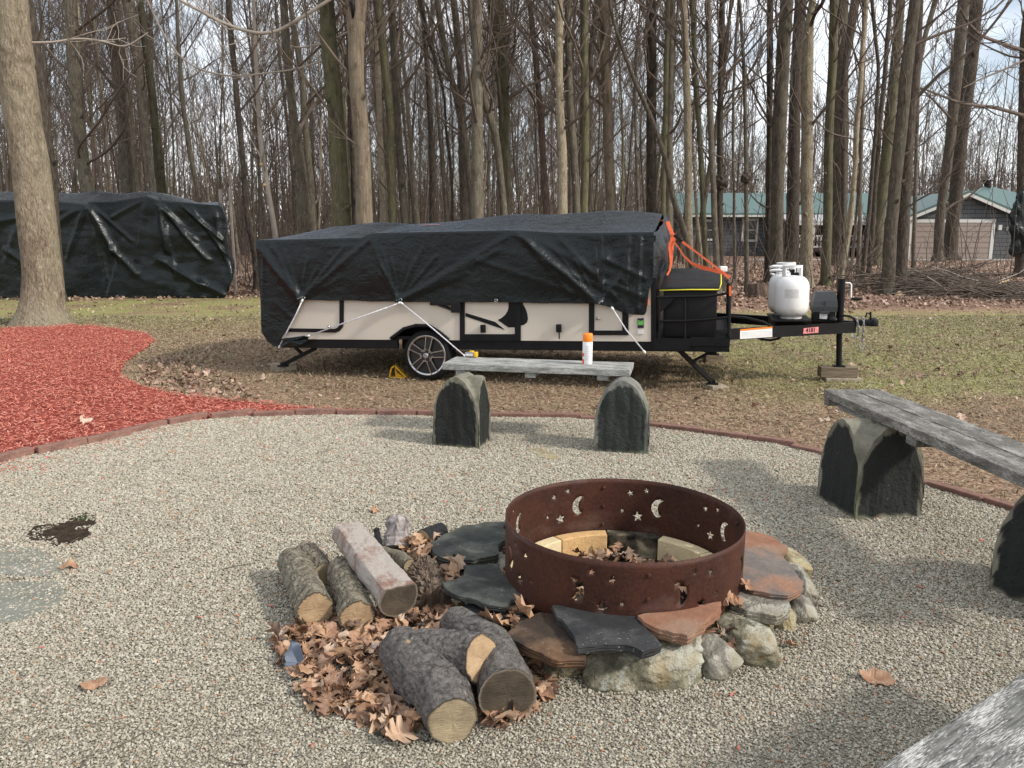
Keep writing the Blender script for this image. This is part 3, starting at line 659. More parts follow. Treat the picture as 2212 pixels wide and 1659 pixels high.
# front deck, rails
deck = [TL(1414, 732), TL(1491, 731), TL(1573, 726)]
xd0, xd1 = TL(1414, 745).x, TL(1574, 740).x; zd = TL(1491, 731).z; zd2 = TL(1491, 757).z
b = MB(); b.box(((xd0+xd1)/2, W/2, zd-.01), (xd1-xd0, W-.02, .02)); b.build('front_deck', M['black'], tr)
b = MB(); xm = TL(1491, 745).x
b.box(((xd0+xm)/2, -.006, (zd+zd2)/2), (xm-xd0, .02, zd-zd2)); zq = TL(1540, 750).z
b.box(((xm+xd1)/2, -.002, (zd+zq)/2+.012), (xd1-xm, .02, zd-zq)); b.box((xd1, W/2, (zd+zq)/2+.012), (.02, W, zd-zq))
b.build('deck_skirt', M['black'], tr)
ra = empty('deck_rail'); ra.parent = tr
def rail(y0, pts, r=.011):
    q = MB(); q.tube([TL(a, b_, y0) for a, b_ in pts], r, 8); q.build('rail_bar', M['black'], ra, autos=50)
rail(-.01, [(1419, 642), (1460, 641), (1520, 640), (1550, 637), (1575, 633)]); rail(-.01, [(1426, 693.6), (1480, 693), (1530, 690), (1575, 685)])
for a, b0, b1 in ((1424, 643, 731), (1479.5, 642, 731), (1575, 612, 728)): rail(-.008, [(a, b0), (a, b1)], .010 if a < 1570 else .014)
pz = TL(1575, 633).z; pz2 = TL(1575, 685).z; p0 = TL(1575, 633).x
for zz in (pz, pz2):
    q = MB(); q.tube([(p0, 0, zz), (p0+.03, W*.5, zz), (p0, W, zz)], .011, 8); q.build('rail_bar', M['black'], ra, autos=50)
for yy in (.5, 1.0, 1.5, W):
    q = MB(); q.tube([(p0+.02, yy, pz+.01), (p0+.02, yy, zd)], .010, 8); q.build('rail_bar', M['black'], ra)
b = MB()   # expanded metal mesh panel at the front end
for i in range(46):
    yy = .03+i*.044
    for s_ in (-1, 1): b.tube([(p0+.012, yy, zd), (p0+.012, min(W, max(0, yy+s_*.16)), pz2)], .0025, 4)
b.build('mesh_panel', M['black'], ra)
plate('corner_gusset', [ce(*p) for p in [(372, 975), (540, 975), (540, 1000), (400, 1140), (372, 1150)]], M['black'], -.014, -.006)

# tongue A-frame
yc = 1.0
zt0, zt1 = TL(1700, 700, .6).z, TL(1700, 728, .6).z
def beam(name, A, B, wy, parent=tr, m=M['black']):
    A = Vector(A); B = Vector(B); d = (B-A); L_ = d.length; d.normalize(); s_ = Vector((0, 0, 1)).cross(d).normalized(); u = d.cross(s_)
    q = MB(); w_, h_ = wy
    q.add([A+s_*i*w_/2+u*k*h_/2 for i in (-1, 1) for k in (-1, 1)]+[B+s_*i*w_/2+u*k*h_/2 for i in (-1, 1) for k in (-1, 1)],
          [(0, 1, 3, 2), (4, 6, 7, 5), (0, 4, 5, 1), (2, 3, 7, 6), (0, 2, 6, 4), (1, 5, 7, 3)])
    return q.build(name, m, parent)
jx = TL(1812, 700, yc).x
Anr = TL(1577, 722, .28); Bnr = TL(1845, 707, yc-.05)
HB = .095
a_end = TL(1480, 727, .0)
beam('tongue_beam', Anr-(Bnr-Anr)*.12, Bnr, (.05, HB))
Af = Vector((Anr.x, 2*yc-Anr.y, Anr.z)); Bf = Vector((Bnr.x, yc+.05, Bnr.z)); beam('tongue_beam', Af-(Bf-Af)*.12, Bf, (.05, HB))
ct = TL(1897, 695, yc); cst = Bnr.copy(); cst.y = yc
cz = TL(1860, 697, yc).z
b = MB(); b.box(((Bnr.x+ct.x)/2-.02, yc, cz), (ct.x-Bnr.x-.04, .085, .055), bev=.012)
b.lathe([(.0, -.03), (.045, -.03), (.05, 0), (.042, .03), (.02, .042), (0, .044)], (ct.x-.045, yc, cz), 20)
b.build('coupler', M['black'], tr, autos=35)
b = MB(); lx = TL(1881, 685, yc).x; b.tube([(lx, yc, cz+.02), (lx-.005, yc, cz+.10)], .009, 8); b.tube([(lx, yc, cz+.075), (lx-.035, yc, cz+.09), (lx-.045, yc, cz+.05)], .008, 8); b.build('coupler_latch', M['black'], tr)
# jack
jk = empty('tongue_jack'); jk.parent = tr
gz = lambda x, y: (TM @ Vector((x, y, 0))).z
jt = TL(1818, 603, yc); jb = TL(1812, 792, yc)
q = MB(); q.tube([(jt.x, yc, jt.z), (jt.x, yc, cz-.055)], .034, 20); q.tube([(jt.x, yc, jt.z+.004), (jt.x, yc, jt.z-.02)], .037, 20); q.build('jack_tube', M['black'], jk, autos=40)
q = MB(); q.tube([(jt.x, yc, cz-.03), (jb.x, yc, jb.z+.01)], .026, 16); q.box((jb.x, yc, jb.z+.008), (.10, .10, .012)); q.build('jack_leg', M['black'], jk, autos=40)
q = MB(); q.tube([TL(*p, yc) for p in [(1826, 611), (1836, 611.5), (1839, 615), (1838, 640), (1839, 645)]], .0075, 8); q.build('crank_arm', M['white'], jk, autos=50)
q = MB(); q.tube([TL(1838, 645, yc), TL(1862, 646, yc)], .012, 10); q.build('crank_grip', M['blackplastic'], jk, autos=50)
# tank tray
b = MB(); ta, tb = TL(1665, 690, yc), TL(1740, 690, yc); zt = TL(1708, 688, yc-.2).z
b.box(((ta.x+tb.x)/2, yc, zt-.008), (.34, .72, .012)); b.box((ta.x, yc-.1, zt-.03), (.03, .5, .06)); b.box((tb.x, yc-.1, zt-.03), (.03, .4, .06)); b.build('tank_tray', M['black'], tr)
# labels on the near beam: fixed to its near side
bd = (Bnr-Anr).normalized(); bs = Vector((0, 0, 1)).cross(bd).normalized()
if bs.y > 0: bs = -bs
bu = bd.cross(bs); bu = bu if bu.z > 0 else -bu
def on_beam(px, py):
    o = TI @ CAM; d = TI.to_3x3() @ ray(px, py); P0 = Anr+bs*.0255; t = (P0-o).dot(bs)/d.dot(bs); return o+d*t
def bplate(name, pxs, m, off, parent=tr, th=.002):
    q = MB(); P_ = [on_beam(*p) for p in pxs]; n = len(P_)
    q.add([p+bs*off for p in P_]+[p+bs*(off+th) for p in P_], [tuple(range(n)), tuple(range(2*n-1, n-1, -1))]+[(i, i+n, (i+1) % n+n, (i+1) % n) for i in range(n)])
    return q.build(name, m, parent)
cw = crop(1840, 800, 18.43)
ws = bplate('warning_label', [cw(*p) for p in [(180, 430), (1660, 300), (1660, 775), (180, 875)]], M['white'], .0008)
bplate('orange_band', [cw(*p) for p in [(180, 428), (1660, 298), (1660, 375), (180, 500)]], M['orangecap'], .0032, ws)
for r_, (ya, yb) in enumerate([(560, 500), (610, 560), (665, 615), (720, 670), (775, 720)]):
    for x_ in range(260, 1500, 200):
        yy = ya+(yb-ya)*(x_-260)/1300; bplate('print_line', [cw(x_, yy), cw(x_+190, yy-8), cw(x_+190, yy-1), cw(x_, yy+7)], M['greyink'], .003, ws)
pk = bplate('pink_tag', [c4(*p) for p in [(1497, 788), (1588, 779), (1586, 815), (1493, 822)]], M['pinklabel'], .0008)
tx = bpy.data.curves.new('number', 'FONT'); tx.body = '4181'; tx.size = .052; tx.extrude = .0008; tx.offset = .0012
to = bpy.data.objects.new('number', tx); C.objects.link(to)
me = bpy.data.meshes.new_from_object(to.evaluated_get(bpy.context.evaluated_depsgraph_get())); bpy.data.objects.remove(to)
me.materials.clear(); me.materials.append(M['ink'])
o = bpy.data.objects.new('number', me); C.objects.link(o); o.parent = pk
P_ = on_beam(*c4(1508, 813)); ex = bd if (bd.x > 0) else -bd
Rm = Matrix((ex, bu, ex.cross(bu))).transposed().to_4x4(); o.matrix_local = Matrix.Translation(P_+bs*.0035) @ Rm
# cables and chains
b = MB(); b.tube([TL(*p, .5) for p in [(1579, 684), (1610, 686), (1650, 696), (1668, 707)]], .012, 6); b.build('cable', M['blackplastic'], tr, autos=50)
b = MB(); b.tube([TL(*p, .75) for p in [(1630, 727), (1645, 733), (1665, 735), (1682, 731), (1690, 724)]], .012, 6); b.build('cable', M['blackplastic'], tr, autos=50)
b = MB(); b.tube([TL(*p, yc-.05) for p in [(1818, 681), (1835, 683), (1848, 690), (1852, 700)]], .010, 6); b.build('cable', M['blackplastic'], tr, autos=50)
q = MB(); p = TL(1799, 690, yc-.15); q.tube([p-Vector((.03, 0, 0)), p, p+Vector((.03, 0, -.01))], [.022, .03, .02], 10); q.build('plug', M['blackplastic'], tr, autos=50)
def link(q, c, t, turn, L_=.040, Wd=.022, r=.0042):
    t = t.normalized(); s_ = Vector((math.cos(turn), math.sin(turn), 0)); s_ = (s_-t*s_.dot(t)).normalized(); P_ = []
    for i in range(15):
        a = 2*math.pi*i/14; ca, sa = math.cos(a), math.sin(a); P_.append(c+s_*(Wd/2-.003)*sa*(1 if abs(sa) < 2 else 1)+t*((L_/2-Wd/2)*(1 if ca > 0 else -1)+Wd/2*ca))
    q.tube(P_, r, 6, cap=False)
def chain(pts, hook=True):
    q = MB(); acc = 0; k = 0
    P_ = [TL(a, b_, yc-.075) for a, b_ in pts]
    for A, B in zip(P_, P_[1:]):
        d = (B-A).length; nn = max(1, round(d/.029))
        for i in range(nn): link(q, A+(B-A)*((i+.5)/nn), B-A, (k % 2)*math.pi/2+.4); k += 1
    ch = q.build('safety_chain', M['zinc'], tr, smooth_=True)
    if hook:
        h = P_[-1]; q = MB(); q.tube([h+Vector((x_, 0, z_)) for x_, z_ in [(.0, .01), (.012, -.004), (-.004, -.02), (.018, -.05), (.022, -.075), (.008, -.088), (-.01, -.078), (-.03, -.035)]], .0045, 6); q.build('hook', M['zinc'], ch, smooth_=True)
chain([(1864, 686), (1866, 700), (1865, 716), (1863, 735)]); chain([(1850, 687), (1853, 700), (1856, 717), (1851, 729), (1845, 729), (1839, 722)], False)

# stabiliser legs: each is an arm, a brace and a foot
def stab(A, B, brace):
    e = empty('stabiliser_leg'); e.parent = tr; A = Vector(A); B = Vector(B)
    beam('leg_arm', A, B, (.035, .035), e); beam('leg_brace', brace[0], brace[1], (.025, .025), e)
    q = MB(); q.box(B+Vector((0, 0, -.012)), (.10, .09, .012)); q.box(B+Vector((0, 0, .004)), (.05, .05, .035)); q.build('leg_foot', M['black'], e)
f1 = TI @ G(613, 787, .07); a1 = TL(682, 752, .18); stab(a1, f1, (a1+(f1-a1)*.4, a1+Vector((-.25, .05, -.0))))
f2 = TI @ G(1539, 826, .05); a2 = TL(1467, 756, .10); stab(a2, f2, (a2+(f2-a2)*.36, TL(1556, 749, .15)))
f3 = TI @ G(1543, 763, .10); stab(TL(1480, 745, W-.2), f3, (TL(1543, 745, W-.25), f3+Vector((0, 0, .03))))
f4 = Vector((f1.x, W-.2, f1.z)); stab((a1.x, W-.15, a1.z), f4, ((a1.x, W-.15, a1.z), f4))

# blocks under the feet
def block(name, c, d, rz, m, label, cat, bev=.006):
    q = MB(); q.box((0, 0, d[2]/2), d, bev=bev); o = q.build(name, m); o.location = c; o.rotation_euler = (0, 0, rz); return tag(o, label, cat)
q = MB()
poly = [(-.125, -.05), (.08, -.055), (.13, -.01), (.125, .07), (-.02, .08), (-.13, .06)]
q.prism(poly, lambda x, z, t: (x*(1-.06*(t > .02)), z, t), 0, .07); o = q.build('stone_block', M['sandstone']); o.location = G(614, 800); tag(o, 'flat tan stone block under the left stabiliser foot', 'stone')
bl = TM @ f2; block('concrete_block', (bl.x+.02, bl.y-.01, 0), (.155, .22, .035), .25, M['sandstone'], 'tan paving block under the near right stabiliser foot', 'paving block')
bl = TM @ f3; block('timber_block', (bl.x, bl.y, 0), (.21, .15, .042), .05, M['blockwood'], 'lower timber block of the pair under the far stabiliser foot', 'wood block', .004)
block('timber_block', (bl.x-.01, bl.y, .043), (.19, .13, .04), .02, M['blockwood'], 'upper timber block of the pair under the far stabiliser foot', 'wood block', .004)
jw = TM @ Vector((jb.x, yc, jb.z)); jg = Vector((jw.x, jw.y, 0))
block('concrete_block', (jg.x+.03, jg.y-.01, 0), (.33, .16, .035), -.06, M['sandstone'], 'pale slab under the thick timber at the jack', 'paving block')
block('timber_block', (jg.x-.01, jg.y, .036), (.33, .13, max(.06, jw.z-.034)), -.12, M['blockwood'], 'thick brown timber under the tongue jack leg', 'wood block', .005)
# chock: yellow wedge with open sides
q = MB(); c1 = [cc(*p) for p in [(100, 1135), (145, 930), (230, 880), (300, 960), (480, 1135)]]
cp_ = G(862, 817); 
def ck(px, py): a = YP(px, py, cp_.y); return (a.x-cp_.x, a.z)
outer = [ck(*p) for p in c1]; 
def strip(A, B, th):
    A = Vector(A); B = Vector(B); d = (B-A).normalized(); n_ = Vector((-d.y, d.x)); q.prism([A, B, B+n_*th, A+n_*th], lambda x, z, t: (x, t, z), -.04, .05)
O = [(x_, max(0.0, z_)) for x_, z_ in outer]
strip(O[1], O[0], .010); strip(O[2], O[1], .010)
strip(O[3], O[2], .012); strip(O[4], O[3], .012); strip(O[0], O[4], .010)
q.prism([(O[0][0]+.06, .005), (O[0][0]+.075, .005), (O[2][0]+.005, O[2][1]-.03), (O[2][0]-.01, O[2][1]-.03)], lambda x, z, t: (x, t, z), .0, .012)
q.prism([(O[0][0]+.075, .005), (O[0][0]+.15, .005), (O[0][0]+.075, .055)], lambda x, z, t: (x, t, z), .0, .012)
o = q.build('wheel_chock', M['yellow']); o.location = cp_; tag(o, 'yellow plastic wheel chock against the trailer wheel', 'wheel chock')

# ---------------------------------------------------------------- tarp over the trailer
TOP = [(553, 519), (606, 518), (700, 516), (782, 514), (806, 504), (958, 501), (1116, 498), (1200, 503), (1300, 504), (1400, 502)]
HEM = [(553, 640), (558, 690), (566, 712), (580, 735), (592, 745), (603, 748), (612, 728), (625, 706), (640, 680), (650, 652), (653, 648), (760, 649.5), (865, 652), (1071, 653), (1200, 655), (1295, 656), (1318, 664), (1345, 675), (1370, 680), (1390, 681), (1396, 676), (1399, 655), (1403, 622), (1413, 606)]
RID = [(553, 517.5), (606, 512), (676, 499), (722, 489), (761, 487.5), (821, 480), (891, 483), (976, 478), (1039, 469), (1116, 462), (1186, 464), (1257, 458), (1315, 454), (1385, 457), (1440, 463)]
xt0, xt1 = TL(554, 520, -.03).x, TL(1412, 520, -.03).x
topz = sorted((TL(a, b_, 0).x, TL(a, b_, 0).z) for a, b_ in TOP)
hemz = sorted((TL(a, b_, -.03).x, TL(a, b_, -.03).z) for a, b_ in HEM)
ridz = sorted((TL(a, b_, W*.55).x, TL(a, b_, W*.55).z) for a, b_ in RID)
CRE = [((554, 521), (655, 646), .050, .045), ((590, 524), (655, 644), .018, .03), ((655, 646), (800, 520), .020, .03), ((655, 646), (740, 600), .010, .03), ((865, 650), (800, 505), .014, .03), ((865, 650), (832, 575), .02, .02),
       ((865, 650), (900, 560), .010, .02), ((865, 650), (1010, 590), .018, .03), ((865, 650), (1080, 540), .020, .035), ((865, 650), (1118, 500), .018, .03), ((1118, 500), (1297, 656), .055, .045),
       ((1125, 500), (1240, 640), .018, .03), ((1030, 560), (1300, 650), .012, .03), ((1150, 510), (1290, 590), .016, .04), ((1210, 515), (1330, 640), .020, .035), ((1300, 500), (1304, 660), .022, .014),
       ((1360, 500), (1352, 670), .03, .022), ((1385, 500), (1378, 670), .035, .02), ((700, 530), (790, 533), .010, .012), ((1170, 560), (1300, 620), .014, .025), ((1310, 560), (1395, 600), .02, .02), ((1310, 610), (1390, 640), .022, .02), ((1297, 655), (1340, 600), .02, .02), ((575, 560), (572, 720), .014, .02), ((600, 650), (640, 690), .014, .02)]
for (cx_, cy_), tx_ in (((655, 646), (575, 610, 680, 730, 770)), ((865, 650), (770, 820, 845, 890, 930, 985, 1040)), ((1297, 655), (1140, 1175, 1215, 1250, 1285, 1320))):
    for k_, t_ in enumerate(tx_):
        q_ = .45+.45*((k_*37) % 10)/10; CRE.append(((cx_, cy_), (cx_+(t_-cx_)*q_, cy_+(508-cy_)*q_), .010+.004*(k_ % 3), .016))
CRL = [((TL(*a).x, TL(*a).z), (TL(*b_).x, TL(*b_).z), am, w_) for a, b_, am, w_ in CRE]
def crease(x, z, CR=CRL):
    s = 0
    for (ax, az), (bx, bz), am, w_ in CR:
        dx, dz = bx-ax, bz-az; L2 = dx*dx+dz*dz; t = ((x-ax)*dx+(z-az)*dz)/L2
        tt = min(1, max(0, t)); ex_, ez = x-(ax+tt*dx), z-(az+tt*dz); d2 = ex_*ex_+ez*ez
        if d2 > 2.6*w_*w_: continue
        d_ = math.sqrt(d2)/w_; s += am*(max(0, 1-d_*.62)**1.8)
    return s
tb = MB(); NU, NV = 330, 34
def side(u, v):
    x = xt0+(xt1-xt0)*u; zt_ = interp(topz, x); zh = interp(hemz, x); z = zt_+(zh-zt_)*v
    crk = smooth(TL(1180, 560).x, TL(1340, 560).x, x)
    ph = smooth(0, .25, v)
    out = crease(x, z)*.75*smooth(0, .1, v) + (.006+.014*crk)*fbm(x*2.2, z*2.4, 4, 3)*ph + crk*.009*fbm(x*11, z*8, 2, 3)*ph + .0018*nz(x*6, z*22, 1)*ph
    out += .05*math.sin(math.pi*min(1, v*1.1))*(.3+.5*nz(x*1.3, 0, 9))
    bot = smooth(TL(655, 650).x, TL(600, 650).x, x)*smooth(.6, 1, v)
    return (x, -.035-max(-.02, out)-.02*bot, z+.006*nz(x*5, 3)*v)
tb.grid(NU, NV, side)
NT = 44
def over(u, v):
    x = xt0+(xt1-xt0)*u; z0 = interp(topz, x); zr = max(interp(ridz, x), z0+.004)
    y = W*v; k = 1-abs(v-.55)/(.55 if v < .55 else .45); prof = k**(1.15) if v < .55 else k**.8
    z = z0+(zr-z0)*prof
    wr_ = min(1, v*7)*min(1, (1-v)*7)
    z += (.010*fbm(x*1.6, y*1.2, 7, 2)+.0015*fbm(x*8, y*5, 8, 2))*wr_
    e = smooth(0, .06, v)
    y0 = side(u, 0)[1]
    return (x, y0*(1-e)+y*e+ (0 if v else 0), z if v else z0)
tb.grid(NU, NT, over)
def far(u, v):
    x = xt0+(xt1-xt0)*u; z0 = interp(topz, x); return (x, W+.01+.03*math.sin(math.pi*v)+.02*nz(x*3, v*3, 5)*v, z0-(z0-.55)*v)
tb.grid(80, 14, far)
# rear end and front end drapes
def rear(u, v):
    y = -.03+(W+.04)*u; z0 = over(0, u)[2]; zh = interp(hemz, xt0)+.08*math.sin(u*9); z = z0+(zh-z0)*v
    return (xt0-.015*math.sin(math.pi*v*.8)*min(1, 8*u+.0)-.012*fbm(y*3, z*3, 11)*min(1, u*9), y, z)
tb.grid(50, 20, rear)
zf0, zf1 = TL(1411, 622).z, TLz(1477, 562, .95).z
def front(u, v):
    y = -.03+(W+.04)*u; z0 = over(1, min(1, max(0, u)))[2]; zh = TL(1413, 606).z+(.05*smooth(0, .1, u))
    z = z0+(zh-z0)*v; bl_ = .10*math.sin(math.pi*min(1, v*1.0))*smooth(0, .12, u)
    return (xt1+.03*smooth(0, .05, u)+bl_*.5+.018*fbm(y*4, z*4, 13)*min(1, u*12)+.02*math.sin(y*17+z*4)*v*min(1, u*12), y, z)
tb.grid(60, 24, front)
tp = tb.build('tarp', M['tarp'], None, smooth_=True, recalc=False)
bm = bmesh.new(); bm.from_mesh(tp.data); bmesh.ops.remove_doubles(bm, verts=bm.verts[:], dist=.0035); bmesh.ops.recalc_face_normals(bm, faces=bm.faces[:]); bm.to_mesh(tp.data); bm.free()
tp.data.polygons.foreach_set('use_smooth', [True]*len(tp.data.polygons))
tp.matrix_world = TM; tag(tp, 'shiny black tarp draped and tied over the camper trailer', 'tarp')
def onside(px, py, off=.012):
    p = TL(px, py, -.05); return p
for a, b_ in ((655.5, 644), (865, 648), (1071.5, 649.5), (1298, 652)):
    q = MB(); p = TL(a, b_, -.075); q.tube([p+Vector((.013*math.cos(t), 0, .013*math.sin(t))) for t in [i*math.pi/6 for i in range(13)]], .0045, 6, cap=False)
    q.build('eyelet', M['zinc'], tp, smooth_=True)
q = MB(); q.tube([over(0.452, .3), over(.47, .3), over(.49, .3)], .004, 4); 
# faded red mark on the tarp top
mk = MB(); xm_ = TL(930, 487, W*.4).x
mk.grid(14, 1, lambda u, v: (lambda s: (s[0], s[1], s[2]+.006))(over((xm_-.09+.22*u-xt0)/(xt1-xt0), .36+.012*v)))
mk.build('red_mark', M['pinklabel'], tp)

# cords
def cord(pts, label, r=.0062, m=M['ropewhite'], name='bungee_cord', cat='cord', knobs=True):
    q = MB(); q.tube(pts, r, 8); o = q.build(name, m, None, smooth_=True); o.matrix_world = TM; tag(o, label, cat, 'white tie cords on the trailer tarp')
    if knobs:
        for p, p2 in ((Vector(pts[0]), Vector(pts[1])), (Vector(pts[-1]), Vector(pts[-2]))):
            d = (p-p2).normalized(); k = MB(); k.tube([p+d*t for t in (-.012, 0, .014, .026)], [.006, .011, .011, .004], 8); k.build('cord_end', M['white'], o, smooth_=True)
            k = MB(); k.tube([p+d*.02, p+d*.04, p+d*.055+Vector((0, 0, .012))], .003, 5); k.build('hook', M['black'], o, smooth_=True)
    return o
P3 = lambda px, py, y: TL(px, py, y)
cord([P3(652, 651, -.11), P3(640, 678, -.12), P3(622, 712, -.10), P3(604, 748, -.08)], 'short white cord at the left corner of the tarp running down to the frame')
cord([P3(861, 655, -.11), P3(760, 692, -.09), P3(668, 725, -.08)], 'long white cord slanting down left from the middle tarp eyelet')
cord([P3(869, 656, -.11), P3(934, 709, -.13), P3(1003, 768, -.12)], 'white cord slanting down right across the trailer wheel')
cord([P3(1324, 668, -.13), P3(1352, 712, -.10), P3(1391, 759, -.06)], 'white cord slanting down from the right tarp flap')
# tarp corner rag tied at the frame
rg_ = MB(); ck6 = crop(640, 620, 4.88)
rag = [ck6(*p) for p in [(262, 1100), (300, 1105), (420, 1095), (600, 1065), (640, 1090), (600, 1150), (520, 1190), (400, 1208), (330, 1212), (285, 1180)]]
rp_ = [TL(a, b_, -.09) for a, b_ in rag]; cen = sum(rp_, Vector())/len(rp_)
bmv = [(p.x, p.z) for p in rp_]
def ragf(u, v):
    n = len(rp_); t = u*n; i = int(t) % n; f = t-int(t); e_ = rp_[i].lerp(rp_[(i+1) % n], f); p = cen.lerp(e_, v); return (p.x, p.y-.03*(1-v)-.02*math.sin(u*25)*v, p.z)
rg_.grid(60, 8, ragf); o = rg_.build('tarp_corner', M['tarp'], tp, smooth_=True)

# orange ratchet strap
def ribbon(q, pts, wd, th=.003, nrm=Vector((0, -1, .2))):
    pts = [Vector(p) for p in pts]; vs_ = []
    for i, p in enumerate(pts):
        t = (pts[min(i+1, len(pts)-1)]-pts[max(0, i-1)]).normalized(); s_ = t.cross(nrm).normalized(); w_ = wd[i] if hasattr(wd, '__len__') else wd
        nn = s_.cross(t).normalized()*th/2; vs_ += [p-s_*w_/2-nn, p+s_*w_/2-nn, p+s_*w_/2+nn, p-s_*w_/2+nn]
    f = [(0, 3, 2, 1)]+[(4*i+a, 4*i+(a+1) % 4, 4*i+4+(a+1) % 4, 4*i+4+a) for i in range(len(pts)-1) for a in range(4)]+[tuple(4*(len(pts)-1)+a for a in range(4))]
    q.add(vs_, f)
st = empty('ratchet_strap', M=TM); tag(st, 'orange ratchet strap from the tarp down to the deck rail', 'strap')
# depth along the strap: it starts above the front of the tarp and ends at the rail
def S(px, py, y): return TL(*ce(px, py), y)
q = MB(); ribbon(q, [S(370, 134, .95), S(420, 138, .92), S(455, 150, .86)], .018); ribbon(q, [S(475, 150, .84), S(500, 220, .78), S(525, 280, .72), S(545, 300, .68)], .036); q.build('strap_upper', M['orange'], st)
q = MB(); ribbon(q, [S(550, 300, .66), S(590, 335, .62), S(635, 372, .58)], .026, .014); q.build('ratchet', M['black'], st)
q = MB(); ribbon(q, [S(635, 368, .58), S(780, 475, .46), S(950, 605, .3), S(1075, 700, .14), S(1150, 762, .02)], [.026, .016, .016, .02, .03]); q.build('strap_tight', M['orange'], st)
q = MB(); ribbon(q, [S(540, 355, .68), S(600, 440, .6), S(650, 520, .55), S(740, 605, .48), S(850, 650, .4), S(980, 680, .25), S(1080, 715, .1)], [.014, .012, .014, .022, .04, .034, .02]); q.build('strap_slack', M['orange'], st)
q = MB(); ribbon(q, [S(525, 270, .72), S(535, 340, .69), S(510, 420, .66), S(515, 480, .62), S(515, 600, .55), S(500, 680, .5), S(470, 735, .46)], [.03, .045, .055, .04, .022, .018, .014]); q.build('strap_tail', M['orange'], st)
q = MB(); ribbon(q, [S(1158, 850, -.03), S(1160, 960, -.03)], .018); q.build('strap_end', M['orange'], st)

# cargo bag on the deck
bg_ = empty('cargo_bag', M=TM); tag(bg_, 'black soft cargo bag with yellow piping standing on the front deck', 'cargo bag')
bx0, bx1 = TL(1433, 650, .06).x, TL(1549, 650, .06).x; zl = TL(1490, 626, .06).z; zn = TL(1490, 614, .06).z
zk = zn+.10
q = MB(); q.box(((bx0+bx1)/2, .48, (zd+zl)/2), (bx1-bx0, .86, zl-zd-.004), bev=.02); q.build('bag_body', M['blackplastic'], bg_, autos=40)
q = MB()
def lid(u, v):
    x = bx0-.02+(bx1-bx0+.04)*u; y = .03+.92*v; z = zn+(zk-zn)*v+.008*fbm(x*4, y*4, 3)-.02*max(0, abs(u-.5)*2-.85)-.02*max(0, 1-v*14)
    return (x+ (0 if v else 0), y, z)
q.grid(40, 30, lid)
q.grid(40, 4, lambda u, v: (lid(u, 0)[0], .03-.012*math.sin(math.pi*v)-.006*nz(u*20, v*4), lid(u, 0)[2]+(zl-.004-lid(u, 0)[2])*v))
for uu in (0, 1): q.grid(30, 4, lambda u, v, uu=uu: (lid(uu, u)[0], lid(uu, u)[1], lid(uu, u)[2]+(zl-.004+(zk-zn)*.6*u-lid(uu, u)[2])*v))
q.build('bag_lid', M['blackplastic'], bg_, autos=50)
q = MB(); q.tube([(bx0-.03, .015, zl), ((bx0+bx1)/2, .01, zl+.004), (bx1+.015, .015, zl+.002), (bx1+.03, .06, zl+.05), (bx1+.03, .3, zl+.10), (bx1+.028, .9, zl+.16)], .0055, 6); q.build('piping', M['piping'], bg_, smooth_=True)
p = TL(1562, 575, .75); block('plastic_jug', TM @ p-Vector((0, 0, .05)), (.07, .07, .05), 0, M['white'], 'small white container behind the cargo bag', 'container', .01)
bpy.data.objects['plastic_jug'].location.z -= 0

